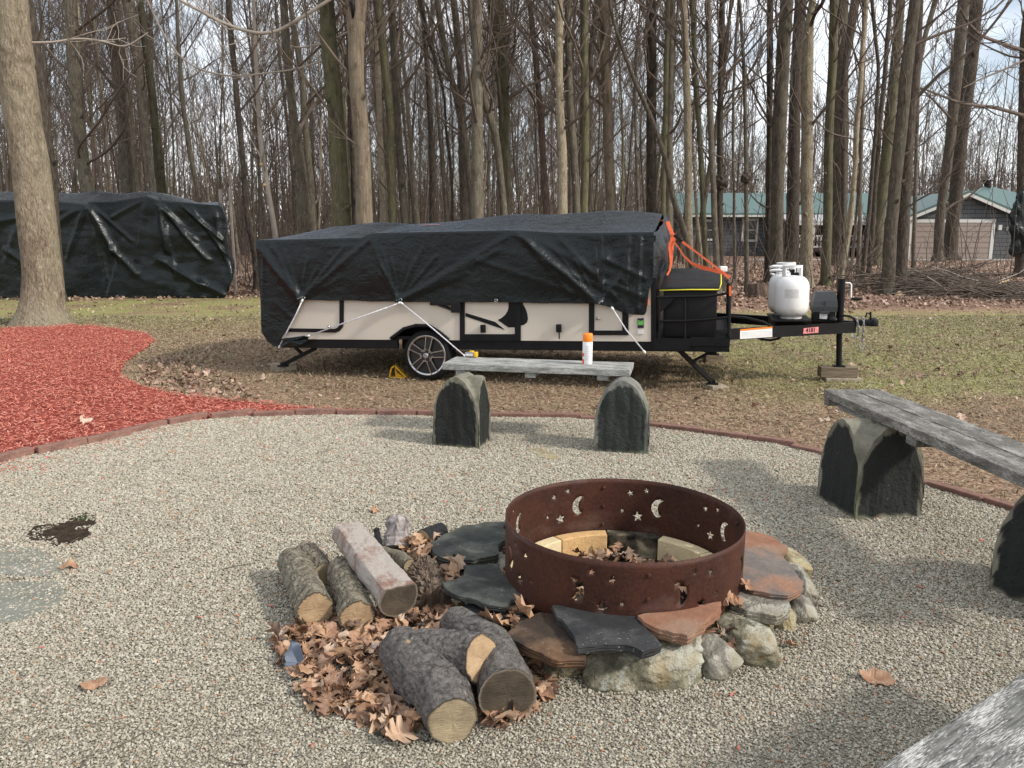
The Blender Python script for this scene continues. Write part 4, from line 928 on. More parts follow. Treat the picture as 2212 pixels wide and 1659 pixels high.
# propane tanks
def tank(px, ybase, ytop, yl, label, rad=.152):
    a = TL(px, ybase+3, yl); bt = TL(px, ytop, yl); H_ = bt.z-a.z
    e = empty('propane_tank', M=TM @ Matrix.Translation(a)); tag(e, label, 'propane tank', 'propane tanks on the trailer tongue')
    s = H_/.46; rd = rad; b = MB()
    pr = [(0, .014*s), (rd*.55, .016*s), (rd*.80, .030*s), (rd*.94, .060*s), (rd*.985, .085*s), (rd, .10*s), (rd, .265*s), (rd*.985, .285*s), (rd*.93, .315*s), (rd*.80, .345*s), (rd*.6, .364*s), (rd*.35, .374*s), (0, .376*s)]
    b.lathe(pr, n=44, cap=False); b.build('tank_body', M['tank'], e, smooth_=True)
    b = MB(); b.lathe([(rd*.62, 0), (rd*.62, .055*s), (rd*.58, .055*s), (rd*.58, 0)], n=36, cap=False); b.build('foot_ring', M['tank'], e, autos=40)
    b = MB(); cr0, h0, h1 = rd*.58, .35*s, .46*s; nn = 44
    for i in range(nn):
        a0, a1 = 2*math.pi*i/nn, 2*math.pi*(i+1)/nn; mid = (math.degrees((a0+a1)/2)+90) % 360; mid = mid-360 if mid > 180 else mid   # 0 faces the camera
        segs = [(h0, h0+.02*s), (h1-.022*s, h1)] if 8 < abs(mid) < 52 or abs(mid) > 150 else [(h0, h1)]
        if abs(mid) <= 8: segs = [(h0, h0+.02*s), (h1-.022*s, h1)]
        for z0, z1 in segs:
            b.add([(r_*math.cos(t), r_*math.sin(t), z_) for t in (a0, a1) for r_ in (cr0, cr0-.005) for z_ in (z0, z1)], [(0, 1, 5, 4), (2, 6, 7, 3), (1, 3, 7, 5), (0, 4, 6, 2)])
    b.build('collar', M['white'], e)
    b = MB(); b.tube([(0, 0, h0), (0, 0, h0+.05*s)], .016, 10); b.tube([(0, 0, h0+.035*s), (.05, -.03, h0+.035*s)], .014, 10); b.tube([(0, 0, h0+.05*s), (0, 0, h0+.075*s)], .022, 12); b.build('valve', M['blackplastic'], e, autos=40)
    b = MB(); b.grid(14, 1, lambda u, v: ((rd+.001)*math.cos(math.radians(-118+46*u)), (rd+.001)*math.sin(math.radians(-118+46*u)), (.185+.075*v)*s)); lb = b.build('label', M['paper'], e)
    for r_ in range(5):
        for k in range(3):
            b = MB(); b.grid(4, 1, lambda u, v: ((rd+.002)*math.cos(math.radians(-115+k*14+11*u)), (rd+.002)*math.sin(math.radians(-115+k*14+11*u)), (.195+.013*r_+.003*v)*s)); b.build('print_line', M['greyink'], lb)
    return e
tank(1694, 677, 567, 1.2, 'white propane tank farther back, half hidden behind the other tank')
tank(1708, 684, 573, .84, 'nearer white propane tank on the tongue, beside the battery box')
q = MB(); hs = [TL(a, b_, 1.0) for a, b_ in [(1672, 585), (1664, 583), (1663, 577), (1672, 575), (1690, 576), (1704, 580)]]; q.tube(hs, .013, 8); q.tube([p+Vector((0, -.03, -.035)) for p in hs], .013, 8); o = q.build('gas_hose', M['white'], None, smooth_=True); o.matrix_world = TM; tag(o, 'white hose looped over the rear propane tank', 'hose')
# battery box
bb = empty('battery_box', M=TM); tag(bb, 'black battery box with a torn white label on the trailer tongue', 'battery box')
a0, a1 = TL(1751, 695, yc-.13), TL(1808, 660, yc-.13); zmid = TL(1780, 668, yc-.13).z; ztp = TL(1780, 631, yc-.13).z
xa, xb = TL(1756, 680, yc-.13).x, TL(1807, 680, yc-.13).x
q = MB(); q.box(((xa+xb)/2, yc-.03, (a0.z+zmid)/2), (xb-xa-.012, .19, zmid-a0.z), bev=.006); q.build('box_body', M['blackplastic'], bb, autos=40)
q = MB(); zz = [(zmid-.025, 1.04, 1.04), (zmid+.02, 1.06, 1.08), (zmid+.075, 1.02, 1.02), (ztp, .84, .8)]
vs_ = []
for z_, fx, fy in zz: vs_ += [((xa+xb)/2+i*(xb-xa)/2*fx, yc-.03+j*.105*fy, z_) for i, j in ((-1, -1), (1, -1), (1, 1), (-1, 1))]
q.add(vs_, [(3, 2, 1, 0), (12, 13, 14, 15)]+[(4*k+i, 4*k+(i+1) % 4, 4*k+4+(i+1) % 4, 4*k+4+i) for k in range(3) for i in range(4)])
q.box(((xa+xb)/2, yc-.03-.105, zmid+.03), (.012, .02, .09)); q.build('box_lid', M['greyplastic'], bb)
q = MB(); q.box(((xa+xb)/2, yc-.133, zmid-.03), (.075, .03, .025), bev=.004); q.build('lid_clip', M['greyplastic'], bb)
q = MB(); yq = yc-.1265; lb = [TL(*c4(*p), yq) for p in [(1598, 664), (1645, 662), (1644, 700), (1640, 732), (1594, 728), (1597, 690)]]
q.prism([(p.x, p.z) for p in lb], lambda x, z, t: (x, t, z), yq-.002, yq+.001); q.build('label', M['paper'], bb)
# ---------------------------------------------------------------- second covered load, left
LY = 17.6; p0 = YP(-260, 640, LY); p1 = YP(490, 640, LY); LZ = YP(250, 436, LY).z
lt = MB(); X0, X1 = p0.x, p1.x; D_ = 2.2
EDG = [(-260, 436), (0, 434), (100, 434), (190, 444), (196, 437), (250, 436), (320, 425), (345, 434), (420, 440), (470, 444), (480, 452), (492, 480)]
RDG = [(-260, 416), (0, 417), (100, 419), (200, 420), (225, 416), (300, 420), (345, 416), (400, 419), (440, 427), (480, 440)]
ez = [(YP(a, b_, LY).x, YP(a, b_, LY).z) for a, b_ in EDG]; rz_ = [(YP(a, b_, LY+1.2).x, YP(a, b_, LY+1.2).z) for a, b_ in RDG]
LC = [((196, 438), (250, 540), .085, .10), ((250, 540), (300, 590), .07, .09), ((200, 440), (235, 600), .03, .06), ((200, 440), (290, 520), .03, .05), ((190, 442), (150, 560), .035, .07), ((350, 440), (385, 600), .03, .06), ((350, 440), (430, 520), .04, .06), ((320, 430), (300, 560), .03, .06), ((60, 438), (20, 560), .03, .08), ((60, 438), (100, 580), .03, .07), ((350, 440), (365, 540), .08, .09), ((350, 560), (440, 615), .08, .11), ((345, 436), (450, 560), .075, .08), ((440, 610), (490, 640), .07, .09), ((196, 440), (100, 500), .05, .08), ((190, 445), (0, 480), .05, .08), ((20, 540), (110, 600), .06, .08), ((400, 445), (480, 520), .07, .05), ((420, 450), (490, 560), .05, .05), ((270, 520), (240, 640), .03, .05), ((315, 430), (250, 470), .05, .05), ((460, 450), (488, 620), .06, .06)]
LCL = [((YP(*a, LY).x, YP(*a, LY).z), (YP(*b_, LY).x, YP(*b_, LY).z), am*1.6, w_) for a, b_, am, w_ in LC]
HB_ = YP(250, 641, LY).z
def ls(u, v):
    x = X0+(X1-X0)*u; zt_ = interp(ez, x); z = zt_+(.02-zt_)*v; cr_ = smooth(X1-2.2, X1-.4, x)
    o_ = crease(x, z, LCL)*smooth(0, .12, v)*.8+(.035+.035*cr_)*fbm(x*1.2, z*1.8, 20, 3)*smooth(0, .2, v)+.005*fbm(x*4, z*9, 21, 3)*smooth(0, .2, v)
    xx = x+(.22*math.sin(v*9+1)*.35+.16*math.sin(math.pi*v*.9))*smooth(X1-.5, X1, x)
    return (xx, LY-.1-o_, z)
lt.grid(300, 70, ls)
def lo(u, v):
    x = X0+(X1-X0)*u; a = interp(ez, x); r_ = max(interp(rz_, x), a+.02); k = math.sin(math.pi*min(1, v*.62+.0)) if v < .8 else math.sin(math.pi*.5)*(1-(v-.8)*1.5)
    p = ls(u, 0); return (p[0]+(p[0]*D_/LY-.25)*v*smooth(X1-3, X1, x), p[1]+(D_)*v, a+(r_-a)*max(0, min(1, math.sin(math.pi/2*min(1, v*2.4)))) - (a*.12)*max(0, v-.7)/.3+.03*fbm(x*1.5, v*4, 23)*min(1, v*6))
lt.grid(300, 30, lo)
def le(u, v):
    q0 = lo(1, u); s_ = ls(1, v); z = q0[2]+(.02-q0[2])*v
    return (s_[0]+(X1*D_/LY-.25)*u+(.10*math.sin(math.pi*v)+.05*fbm(u*6, v*4, 25))*min(1, u*8)*(1-u*.5), s_[1]+(D_)*u, z)
lt.grid(30, 70, le); lt.grid(30, 10, lambda u, v: (X0, LY-.1+D_*u, lo(0, u)[2]*(1-v)+.02*v))
o = lt.build('covered_load', M['tarp'], None, smooth_=True, recalc=False)
bm = bmesh.new(); bm.from_mesh(o.data); bmesh.ops.remove_doubles(bm, verts=bm.verts[:], dist=.004); bmesh.ops.recalc_face_normals(bm, faces=bm.faces[:]); bm.to_mesh(o.data); bm.free()
o.data.polygons.foreach_set('use_smooth', [True]*len(o.data.polygons))
tag(o, 'long load wrapped to the ground in creased black tarp at the edge of the wood', 'covered load')
for a, t_ in ((475.5, 409), (480, 405)):
    b_ = YP(a, 409, LY+1.4); q = MB(); zt_ = YP(a, t_, LY+1.4).z; q.box((0, 0, zt_/2), (.075 if a < 478 else .05, .05, zt_), bev=.004); o = q.build('wooden_stake', M['twig_pale']); o.location = (b_.x, b_.y+(.5 if a > 478 else 0), 0)
    tag(o, 'wider pale wooden stake at the right end of the wrapped load' if a < 478 else 'thinner wooden stake behind the right end of the wrapped load', 'stake')
# ---------------------------------------------------------------- benches
def arch_support(name, parent, loc, rz, a, b_, H, spring, m, seed, tarfaces=(1, 1, 1, 1), margin=.03, hump=(0, 1)):
    """block whose four faces are pointed arches that cross as a groin; dark tarred panels inside each arch"""
    q = MB(); tar = []
    def ar(t): t = min(1, abs(t)); return (1-t**2.0)**.70
    def top(u, v):
        h1, h2 = ar(u), ar(v)*(hump[0] if u < 0 else hump[1])*smooth(0, .45, abs(u)); k = .10; mxv = max(h1, h2)+k*math.exp(-abs(h1-h2)/.12)*.35*min(h1, h2); return spring+(H-spring)*min(1, mxv)
    n = 26
    def P(u, v):
        z = top(u, v); s_ = 1-.05*(z/H)
        return (u*a*s_+.006*fbm(u*3, v*3, seed), v*b_*s_+.006*fbm(v*3, u*3, seed+4), z+.006*fbm(u*4, v*4, seed+9))
    q.grid(n, n, lambda x, y: P(2*x-1, 2*y-1)); tar += [0.0]*((n+1)**2)
    for fi, (ax, sg) in enumerate(((1, -1), (0, 1), (1, 1), (0, -1))):
        nu, nv = 40, 44; base = len(q.v)
        def W_(x, y):
            t = 2*x-1; u, v = (t, sg) if ax == 1 else (sg, t); p = Vector(P(u, v)); z = p.z*(1-y)-.03*y; e = 1+.05*y*.6
            bump_ = .007*fbm(t*2.5, y*2.5, seed+fi*3)+.0016*nz(t*26, y*22, seed)
            r = Vector((p.x*e, p.y*e, z)); r[ax] += sg*bump_*min(1, 6*y); return tuple(r)
        q.grid(nu, nv, W_)
        for i in range(nu+1):
            for j in range(nv+1):
                t = 2*i/nu-1; z = q.v[base+i*(nv+1)+j][2]; top_ = spring+(H-spring)*ar(t)*(1 if ax == 1 else hump[0] if sg < 0 else hump[1]); half = a if ax == 1 else b_
                dd = min(top_-z, (1-abs(t))*half*1.6); dd += .022*fbm(t*5, z*18, seed+fi+31); lowz = .03+.02*nz(t*3, 0, seed+fi)
                tar.append(tarfaces[fi]*smooth(margin-.006, margin+.004, dd)*smooth(lowz-.02, lowz, z))
    q.a['tar'] = tar; o = q.build(name, m, parent, smooth_=True, recalc=False)
    bm = bmesh.new(); bm.from_mesh(o.data); bmesh.ops.recalc_face_normals(bm, faces=bm.faces[:]); bm.to_mesh(o.data); bm.free()
    o.data.set_sharp_from_angle(angle=math.radians(50))
    o.location = loc; o.rotation_euler = (0, 0, rz); return o
def plank_(name, parent, A, B, wid, th, off, m, seed):
    """board from A to B (top near edge), width to the left of A->B"""
    A = Vector(A); B = Vector(B); d = (B-A).normalized(); s_ = Vector((0, 0, 1)).cross(d).normalized(); L_ = (B-A).length
    q = MB(); q.box((L_/2, off+wid/2, -th/2), (L_, wid, th), bev=.004)
    bm = bmesh.new(); vs2 = [bm.verts.new(v) for v in q.v]; [bm.faces.new([vs2[i] for i in f]) for f in q.f]
    bmesh.ops.bisect_plane
    for i in range(1, 40):
        bmesh.ops.bisect_plane(bm, geom=bm.verts[:]+bm.edges[:]+bm.faces[:], plane_co=(L_*i/40, 0, 0), plane_no=(1, 0, 0))
    for v in bm.verts: v.co.z += .002*nz(v.co.x*6, v.co.y*20, seed); v.co.y += .0025*nz(v.co.x*5, v.co.z*9, seed+3); v.co.x += .004*nz(v.co.y*30, v.co.z*30, seed+5)*(1 if v.co.x < .02 or v.co.x > L_-.02 else 0)
    me = bpy.data.meshes.new(name); bm.to_mesh(me); bm.free(); me.materials.append(m); o = bpy.data.objects.new(name, me); C.objects.link(o); o.parent = parent
    o.matrix_local = Matrix.Translation(A) @ Matrix((d, s_, Vector((0, 0, 1)))).transposed().to_4x4(); return o
def cleat(parent, A, B, t, y0, y1, th, h, m, wid=.07):
    A = Vector(A); B = Vector(B); d = (B-A).normalized(); s_ = Vector((0, 0, 1)).cross(d).normalized()
    q = MB(); q.box(((B-A).length*t, (y0+y1)/2, -th-h/2-.001), (wid, y1-y0, h), bev=.004); o = q.build('cleat', m, parent)
    o.matrix_local = Matrix.Translation(A) @ Matrix((d, s_, Vector((0, 0, 1)))).transposed().to_4x4()
SZ = .5
# bench in the middle
bn = empty('stone_bench'); A, B = G(955, 785, SZ), G(1361, 799.5, SZ); tag(bn, 'grey plank bench on two black stones in front of the trailer wheel', 'bench')
plank_('seat_plank', bn, A, B, .17, .042, 0, M['plank'], 1); plank_('seat_plank', bn, A+Vector((.0, .0, 0)), B, .145, .042, .176, M['plank'], 2)
for t in (.10, .48, .86): cleat(bn, A, B, t, .01, .31, .042, .033, M['plank'])
s1 = G(988, 972); s2 = G(1345, 985)
arch_support('stone_support', bn, (s1.x+.02, s1.y+.14, 0), math.radians(-17), .155, .115, .458, .22, M['support'], 3)
arch_support('stone_support', bn, (s2.x+.015, s2.y+.145, 0), math.radians(-12), .165, .115, .458, .24, M['support_green'], 11, margin=.03, hump=(0, .3))
# right bench
bn2 = empty('stone_bench'); A2, B2 = G(1779, 841, SZ), G(2212, 1028, SZ); tag(bn2, 'dark weathered two plank bench on stones running off the right edge', 'bench')
d2 = (B2-A2).normalized(); B2 = A2+d2*2.02
plank_('seat_plank', bn2, A2, B2, .15, .044, 0, M['plank_dark'], 5); plank_('seat_plank', bn2, A2, B2, .15, .044, .158, M['plank_dark'], 6)
for t, w_ in ((.02, .05), (.44, .08), (.95, .06)): cleat(bn2, A2, B2, t, .0, .30, .044, .035, M['plank_dark'], w_)
A3 = A2+d2*.16+Vector((0, 0, -.045)); plank_('under_board', bn2, A3, A3+d2*.5, .10, .03, .01, M['plank_dark'], 9)
s3 = G(1858, 1126); s4 = G(2205, 1330)
arch_support('stone_support', bn2, (s3.x+.115, s3.y+.19, 0), math.radians(-81), .172, .172, .456, .20, M['support'], 21, margin=.03, hump=(.3, 1))
arch_support('stone_support', bn2, (s4.x+.225, s4.y+.10, 0), math.radians(-70), .172, .172, .456, .20, M['support'], 31, margin=.03, hump=(.3, 1))
# near corner bench
bn3 = empty('stone_bench'); B3, A4 = G(1893, 1659, SZ), G(2212, 1452, SZ); tag(bn3, 'pale flaking bench plank cutting the lower right corner', 'bench')
d3 = (B3-A4).normalized(); Aa = A4-d3*.9; Bb = B3+d3*.12
plank_('seat_plank', bn3, Bb, Aa, .16, .044, -.16, M['plank_pale'], 15); plank_('seat_plank', bn3, Bb, Aa, .15, .044, -.318, M['plank_pale'], 16)
for t in (.1, .5, .9): cleat(bn3, Bb, Aa, t, -.31, -.01, .044, .035, M['plank_dark'])
for k, dd_ in enumerate((.3, 1.05)):
    c_ = Bb.lerp(Aa, dd_/(Aa-Bb).length); c_ = c_+Vector((0, 0, 1)).cross((Aa-Bb).normalized())*-.17
    arch_support('stone_support', bn3, (c_.x, c_.y, 0), math.atan2(d3.y, d3.x), .15, .14, .42, .2, M['support'], 41+k)

# spray can and tape measure
sp = G(1269, 787.5, SZ); e = empty('spray_can', sp+Vector((0, .01, .002))); tag(e, 'white spray can with an orange cap standing on the bench', 'spray can'); r = .0325
b = MB(); b.lathe([(0, 0), (r-.002, 0), (r, .004), (r, .145), (r-.003, .152), (0, .152)], n=32); b.build('can_body', M['white'], e, autos=40)
b = MB(); b.lathe([(r-.0005, .150), (r, .152), (r, .196), (r-.003, .201), (r-.008, .203), (0, .203)], n=32, cap=False); b.build('cap', M['orangecap'], e, autos=40)
for z0, z1 in ((.052, .074), (.004, .034)):
    b = MB(); b.grid(8, 1, lambda u, v: ((r+.0006)*math.cos(math.radians(-190+55*u)), (r+.0006)*math.sin(math.radians(-190+55*u)), z0+(z1-z0)*v)); b.build('orange_print', M['redlabel'], e)
for k in range(9):
    b = MB(); b.grid(6, 1, lambda u, v: ((r+.0006)*math.cos(math.radians(-118+(40+8*(k % 3))*u)), (r+.0006)*math.sin(math.radians(-118+(40+8*(k % 3))*u)), .03+.011*k+.003*v)); b.build('print_line', M['greyink'], e)
tp_ = G(1019, 772, SZ); e = empty('tape_measure', tp_+Vector((0, .01, .003)), math.radians(-12)); tag(e, 'silver and yellow tape measure lying on the bench', 'tape measure')
b = MB(); b.box((-.012, 0, .017), (.065, .05, .034), bev=.007); b.build('case', M['zinc'], e, autos=40)
b = MB(); b.box((.030, 0, .017), (.022, .05, .034), bev=.006); b.lathe([(0, .034), (.018, .034), (.018, .040), (.013, .042), (0, .042)], (0, 0, 0), 20); b.build('yellow_grip', M['yellow'], e, autos=40)
b = MB(); b.box((-.012, -.0255, .017), (.05, .002, .014)); b.build('case_label', M['paper'], e)

# ---------------------------------------------------------------- fire ring
RC = G(1345, 1111, .335); RC.z = 0; RR_ = .424; RT, RB = .335, .095
def star(cx, cz_, r_, rot=0): return [(cx+(r_ if i % 2 == 0 else r_*.42)*math.sin(rot+i*math.pi/5), cz_+(r_ if i % 2 == 0 else r_*.42)*math.cos(rot+i*math.pi/5)) for i in range(10)]
def moon(cx, cz_, r_):
    o_ = [(cx-.012+r_*math.cos(t), cz_+r_*math.sin(t)) for t in [math.radians(-75+150*i/12+8) for i in range(13)]]
    i_ = [(cx-.034+r_*1.02*math.cos(t)*.86, cz_+r_*.93*math.sin(t)) for t in [math.radians(62-124*i/10+8) for i in range(11)]]
    return o_+i_
H_ = RT-RB; Lc = 2*math.pi*RR_
holes = []
for k in range(8):
    u0 = RR_*math.radians(17+45*k)
    def m_(dx, v, r_, rot): holes.append(star(u0+dx, RT-v*H_, r_, rot))
    holes.append(moon(u0, RT-.47*H_, .042)); m_(.052, .18, .0125, .1); m_(.118, .25, .014, .3); m_(.085, .66, .023, .15); m_(.150, .58, .010, .4)
NS = 180; vs2 = []; ed = []; rows = 12
per = lambda u: u
for i in range(NS+1):
    for j in range(rows+1): vs2.append(Vector((Lc*i/NS, RB+H_*j/rows)))
shift = Lc*.0
for i in range(NS+1):
    for j in range(rows):
        if i in (0, NS): ed.append((i*(rows+1)+j, i*(rows+1)+j+1))
for i in range(NS):
    for j in (0, rows): ed.append((i*(rows+1)+j, (i+1)*(rows+1)+j))
hp = []
for h in holes:
    if min(x for x, _ in h) < .002:
        h = [(x+Lc*.0, z) for x, z in h]
    if max(x for x, _ in h) > Lc-.002: h = [(x-Lc, z) for x, z in h]
    hp.append(h); b0 = len(vs2); vs2 += [Vector(p) for p in h]; ed += [(b0+i, b0+(i+1) % len(h)) for i in range(len(h))]
def inpoly(poly, x, z):
    r_ = False; n = len(poly)
    for i in range(n):
        x1, y1 = poly[i]; x2, y2 = poly[(i+1) % n]
        if (y1 > z) != (y2 > z) and x < (x2-x1)*(z-y1)/(y2-y1)+x1: r_ = not r_
    return r_
keepv = [v for v in vs2[:(NS+1)*(rows+1)]]
V2, _, F2, *_r = delaunay_2d_cdt(vs2, ed, [], 0, 1e-6)
bbx = [(min(x for x, _ in h), max(x for x, _ in h), min(z for _, z in h), max(z for _, z in h)) for h in hp]
FF = []
for f in F2:
    c_ = sum((V2[i] for i in f), Vector((0, 0)))/len(f)
    if any(a <= c_.x <= b_ and cc_ <= c_.y <= d_ and inpoly(h, c_.x, c_.y) for h, (a, b_, cc_, d_) in zip(hp, bbx)): continue
    FF.append(tuple(f))
q = MB(); q.add([(RR_*math.sin(v.x/RR_), -RR_*math.cos(v.x/RR_), v.y) for v in V2], FF)
ring = q.build('fire_ring', M['rust'], None, recalc=False)
bm = bmesh.new(); bm.from_mesh(ring.data); bmesh.ops.remove_doubles(bm, verts=bm.verts[:], dist=.0004); bmesh.ops.recalc_face_normals(bm, faces=bm.faces[:])
bm.to_mesh(ring.data); bm.free(); ring.data.polygons.foreach_set('use_smooth', [True]*len(ring.data.polygons))
so = ring.modifiers.new('thickness', 'SOLIDIFY'); so.thickness = .0035; so.offset = 0; so.use_rim = True
ring.data.set_sharp_from_angle(angle=math.radians(50))
ring.location = RC; ring.rotation_euler = (math.radians(.6), math.radians(.3), 0); tag(ring, 'rusted steel fire ring with cut out stars and crescent moons', 'fire ring')
for ang in (3, 93, 183, 273):
    for zz in (.04, .12, .2):
        a = math.radians(ang); q = MB(); d_ = Vector((math.sin(a), -math.cos(a), 0)); p = d_*RR_+Vector((0, 0, RB+zz)); q.tube([p-d_*.010, p-d_*.004, p+d_*.004, p+d_*.009], [.004, .008, .008, .005], 8); q.build('bolt', M['rust'], ring, autos=50)
# fire bricks inside
br_m = {0: 'brick_sooty', 1: 'brick_cream', 2: 'brick_orange', 3: 'brick_cream', 4: 'brick_cream'}
names = {}
nb = 11
pos = ['cream firebrick at the right of the sooty one inside the fire ring', 'soot blackened firebrick at the back inside the fire ring', 'orange tan firebrick in the middle of the back inside the fire ring', 'bright cream firebrick at the left inside the fire ring']
for k in range(nb):
    a0 = math.radians(26+k*360/nb); a1 = a0+math.radians(360/nb)-.012; q = MB(); ri, ro = .355, .410
    def bf(u, v, r_): 
        a = a0+(a1-a0)*u; return (r_*math.cos(a), r_*math.sin(a), .015+.105*v)
    n = 8
    vs_ = [bf(i/n, v, r_) for i in range(n+1) for (r_, v) in ((ri, 0), (ri, 1), (ro, 1), (ro, 0))]
    q.add(vs_, [(0, 1, 2, 3), tuple(4*n+j for j in (3, 2, 1, 0))]+[(4*i+j, 4*i+(j+1) % 4, 4*i+4+(j+1) % 4, 4*i+4+j) for i in range(n) for j in range(4)])
    o = q.build('fire_brick', M[['brick_cream', 'brick_sooty', 'brick_orange', 'brick_cream'][k] if k < 4 else ['brick_cream', 'brick_cream', 'brick_sooty'][k % 3]])
    md = o.modifiers.new('bevel', 'BEVEL'); md.width = .004; md.segments = 2; md.limit_method = 'ANGLE'
    o.location = RC; tag(o, pos[k] if k < 4 else 'firebrick of the inner circle hidden behind the front wall of the ring', 'firebrick', 'firebricks lining the fire ring')
ash = simple('ash_bed', (.07, .055, .045), .95, .1, var=.5, scale=40, bumpd=.02)
q = MB(); q.lathe([(0, .05), (.2, .045), (.352, .035), (.354, .02)], n=40, cap=False); q.v = [(v[0], v[1], v[2]+.01*fbm(v[0]*9, v[1]*9)) for v in q.v]; o = q.build('ash', ash, None, smooth_=True); o.location = RC; tag(o, 'ash and dirt on the floor of the fire ring', 'ash', kind='stuff')

# ---------------------------------------------------------------- stones around the ring
def slab(name, px, zt, th, m, label, seed, cat='flagstone', tiltx=0, tilty=0, cv=c6):
    P_ = [G(*cv(*p), zt) for p in px]; cen = sum(P_, Vector())/len(P_); P_ = [p-cen for p in P_]
    # roughen the outline
    out = []
    for i, p in enumerate(P_):
        q_ = P_[(i+1) % len(P_)]; k = max(2, int((q_-p).length/.02))
        for j in range(k):
            t = j/k; e = p.lerp(q_, t); n_ = (q_-p).normalized().cross(Vector((0, 0, 1))); out.append(e+n_*.009*fbm(e.x*26+seed, e.y*22, seed, 3))
    n = len(out); q = MB(); rings = [(.965, 0, -th), (.99, .3, -th*.70), (.972, .3, -th*.64), (1.004, .1, -th*.34), (.990, .1, -th*.28), (1.0, 0, -.002), (.992, 0, 0), (.8, 0, 0), (.55, 0, 0), (.28, 0, 0)]
    vs_ = []
    for s_, r_, z in rings:
        for e in out:
            z2 = z+(.0008*fbm(e.x*s_*7, e.y*s_*7, seed, 3) if z > -.01 else .004*nz(e.x*40, e.y*40, z*60+seed))
            vs_.append((e.x*s_+(.004*nz(e.x*50, e.y*50, seed+z*90) if z < -.002 else 0), e.y*s_+(.004*nz(e.y*50, e.x*50, seed+z*90) if z < -.002 else 0), z2))
    fs_ = [(i*n+j, i*n+(j+1) % n, (i+1)*n+(j+1) % n, (i+1)*n+j) for i in range(len(rings)-1) for j in range(n)]
    vs_.append((0, 0, .002)); fs_ += [((len(rings)-1)*n+j, (len(rings)-1)*n+(j+1) % n, len(vs_)-1) for j in range(n)]; fs_.append(tuple(range(n-1, -1, -1)))
    q.add(vs_, fs_); o = q.build(name, m, None, recalc=True, autos=18); o.location = cen; o.rotation_euler = (tiltx, tilty, 0); return tag(o, label, cat, 'stones around the fire ring' if cv is c6 else None)
def rock(name, px, m, label, seed, h, depth, cv=c6, flat=.0, rz=0, z0=-.02, cat='stone', grp='stones around the fire ring', sq=3.0, cuts=9):
    (x0, y0), (x1, y1) = cv(px[0], px[1]), cv(px[2], px[3]); L_, R_ = G(x0, y1), G(x1, y1); wd = (R_-L_).length
    cx = (L_+R_)/2; bm = bmesh.new(); bmesh.ops.create_icosphere(bm, subdivisions=5, radius=1); rg_ = random.Random(seed)
    pl = [(Vector((rg_.uniform(-1, 1), rg_.uniform(-1, 1), rg_.uniform(-.4, 1))).normalized(), rg_.uniform(.72, .95)) for _ in range(cuts)]
    for v in bm.verts:
        c_ = v.co; n_ = (abs(c_.x)**sq+abs(c_.y)**sq+abs(c_.z)**sq)**(1/sq); c_ = c_/n_
        for d_, k in pl:
            e_ = c_.dot(d_)-k
            if e_ > 0: c_ = c_-d_*e_*.9
        f = 1+.09*fbm(c_.x*1.6, c_.y*1.6, c_.z*1.6+seed)+.035*fbm(c_.x*5, c_.y*5, c_.z*5+seed, 4); c_ = c_*f
        v.co = Vector((c_.x*wd*.57, c_.y*depth*.55, c_.z*h*.53))
    me = bpy.data.meshes.new(name); bm.to_mesh(me); bm.free(); me.materials.append(m); me.polygons.foreach_set('use_smooth', [True]*len(me.polygons))
    o = bpy.data.objects.new(name, me); C.objects.link(o); o.location = (cx.x, cx.y+depth*.42, h/2+z0); o.rotation_euler = (0, 0, rz); return tag(o, label, cat, grp)
slab('flagstone', [(80, 430), (150, 385), (240, 345), (360, 325), (480, 318), (500, 400), (432, 435), (430, 490), (300, 520), (200, 525), (120, 505), (75, 460)], .085, .04, M['slate'], 'large grey green slate behind the logs, left of the ring', 1)
slab('flagstone', [(140, 640), (255, 600), (245, 548), (430, 540), (445, 575), (500, 622), (560, 650), (605, 690), (590, 712), (500, 728), (470, 765), (380, 755), (300, 725), (205, 705), (150, 668)], .125, .022, M['slate'], 'grey green slate just left of the ring with a pointed corner', 2)
slab('flagstone', [(230, 790), (270, 745), (330, 750), (540, 770), (560, 800), (430, 835), (260, 815)], .085, .03, M['slate_black'], 'small dark slate tucked under the left grey green slate', 3)
slab('flagstone', [(468, 905), (560, 830), (650, 795), (730, 805), (800, 860), (840, 950), (885, 985), (880, 1038), (740, 1048), (650, 1010), (560, 965), (490, 935)], .125, .028, M['slate_brown'], 'sooty brown and black slab below the black star shaped slab', 4)
slab('flagstone', [(710, 760), (800, 738), (900, 775), (1000, 785), (1120, 790), (1180, 850), (1250, 920), (1285, 965), (1185, 998), (1100, 965), (980, 962), (890, 975), (850, 980), (820, 920), (790, 860), (740, 815)], .155, .026, M['slate_black'], 'black star shaped slab lying in front of the ring', 5)
slab('flagstone', [(1150, 805), (1300, 790), (1440, 762), (1590, 737), (1588, 770), (1500, 850), (1415, 915), (1340, 900), (1240, 872), (1190, 842)], .165, .036, M['slab_red'], 'red brown triangular slab in front of the ring', 6)
slab('flagstone', [(1640, 368), (1780, 375), (1870, 405), (1935, 450), (1900, 500), (1820, 480), (1640, 470)], .115, .03, M['slab_red'], 'flat red slab behind the right side of the ring', 7)
slab('flagstone', [(1660, 455), (1790, 455), (1900, 490), (1970, 560), (2015, 640), (2010, 675), (1940, 705), (1850, 697), (1760, 680), (1690, 640)], .145, .03, M['slab_mixed'], 'rounded grey slab with an orange burn on the right of the ring', 8)
slab('flagstone', [(1590, 725), (1700, 685), (1800, 700), (1900, 710), (1945, 740), (1950, 780), (1880, 812), (1800, 800), (1730, 785), (1650, 755)], .125, .035, M['rock_grey'], 'rough grey slab under the rounded slab at the right', 9)
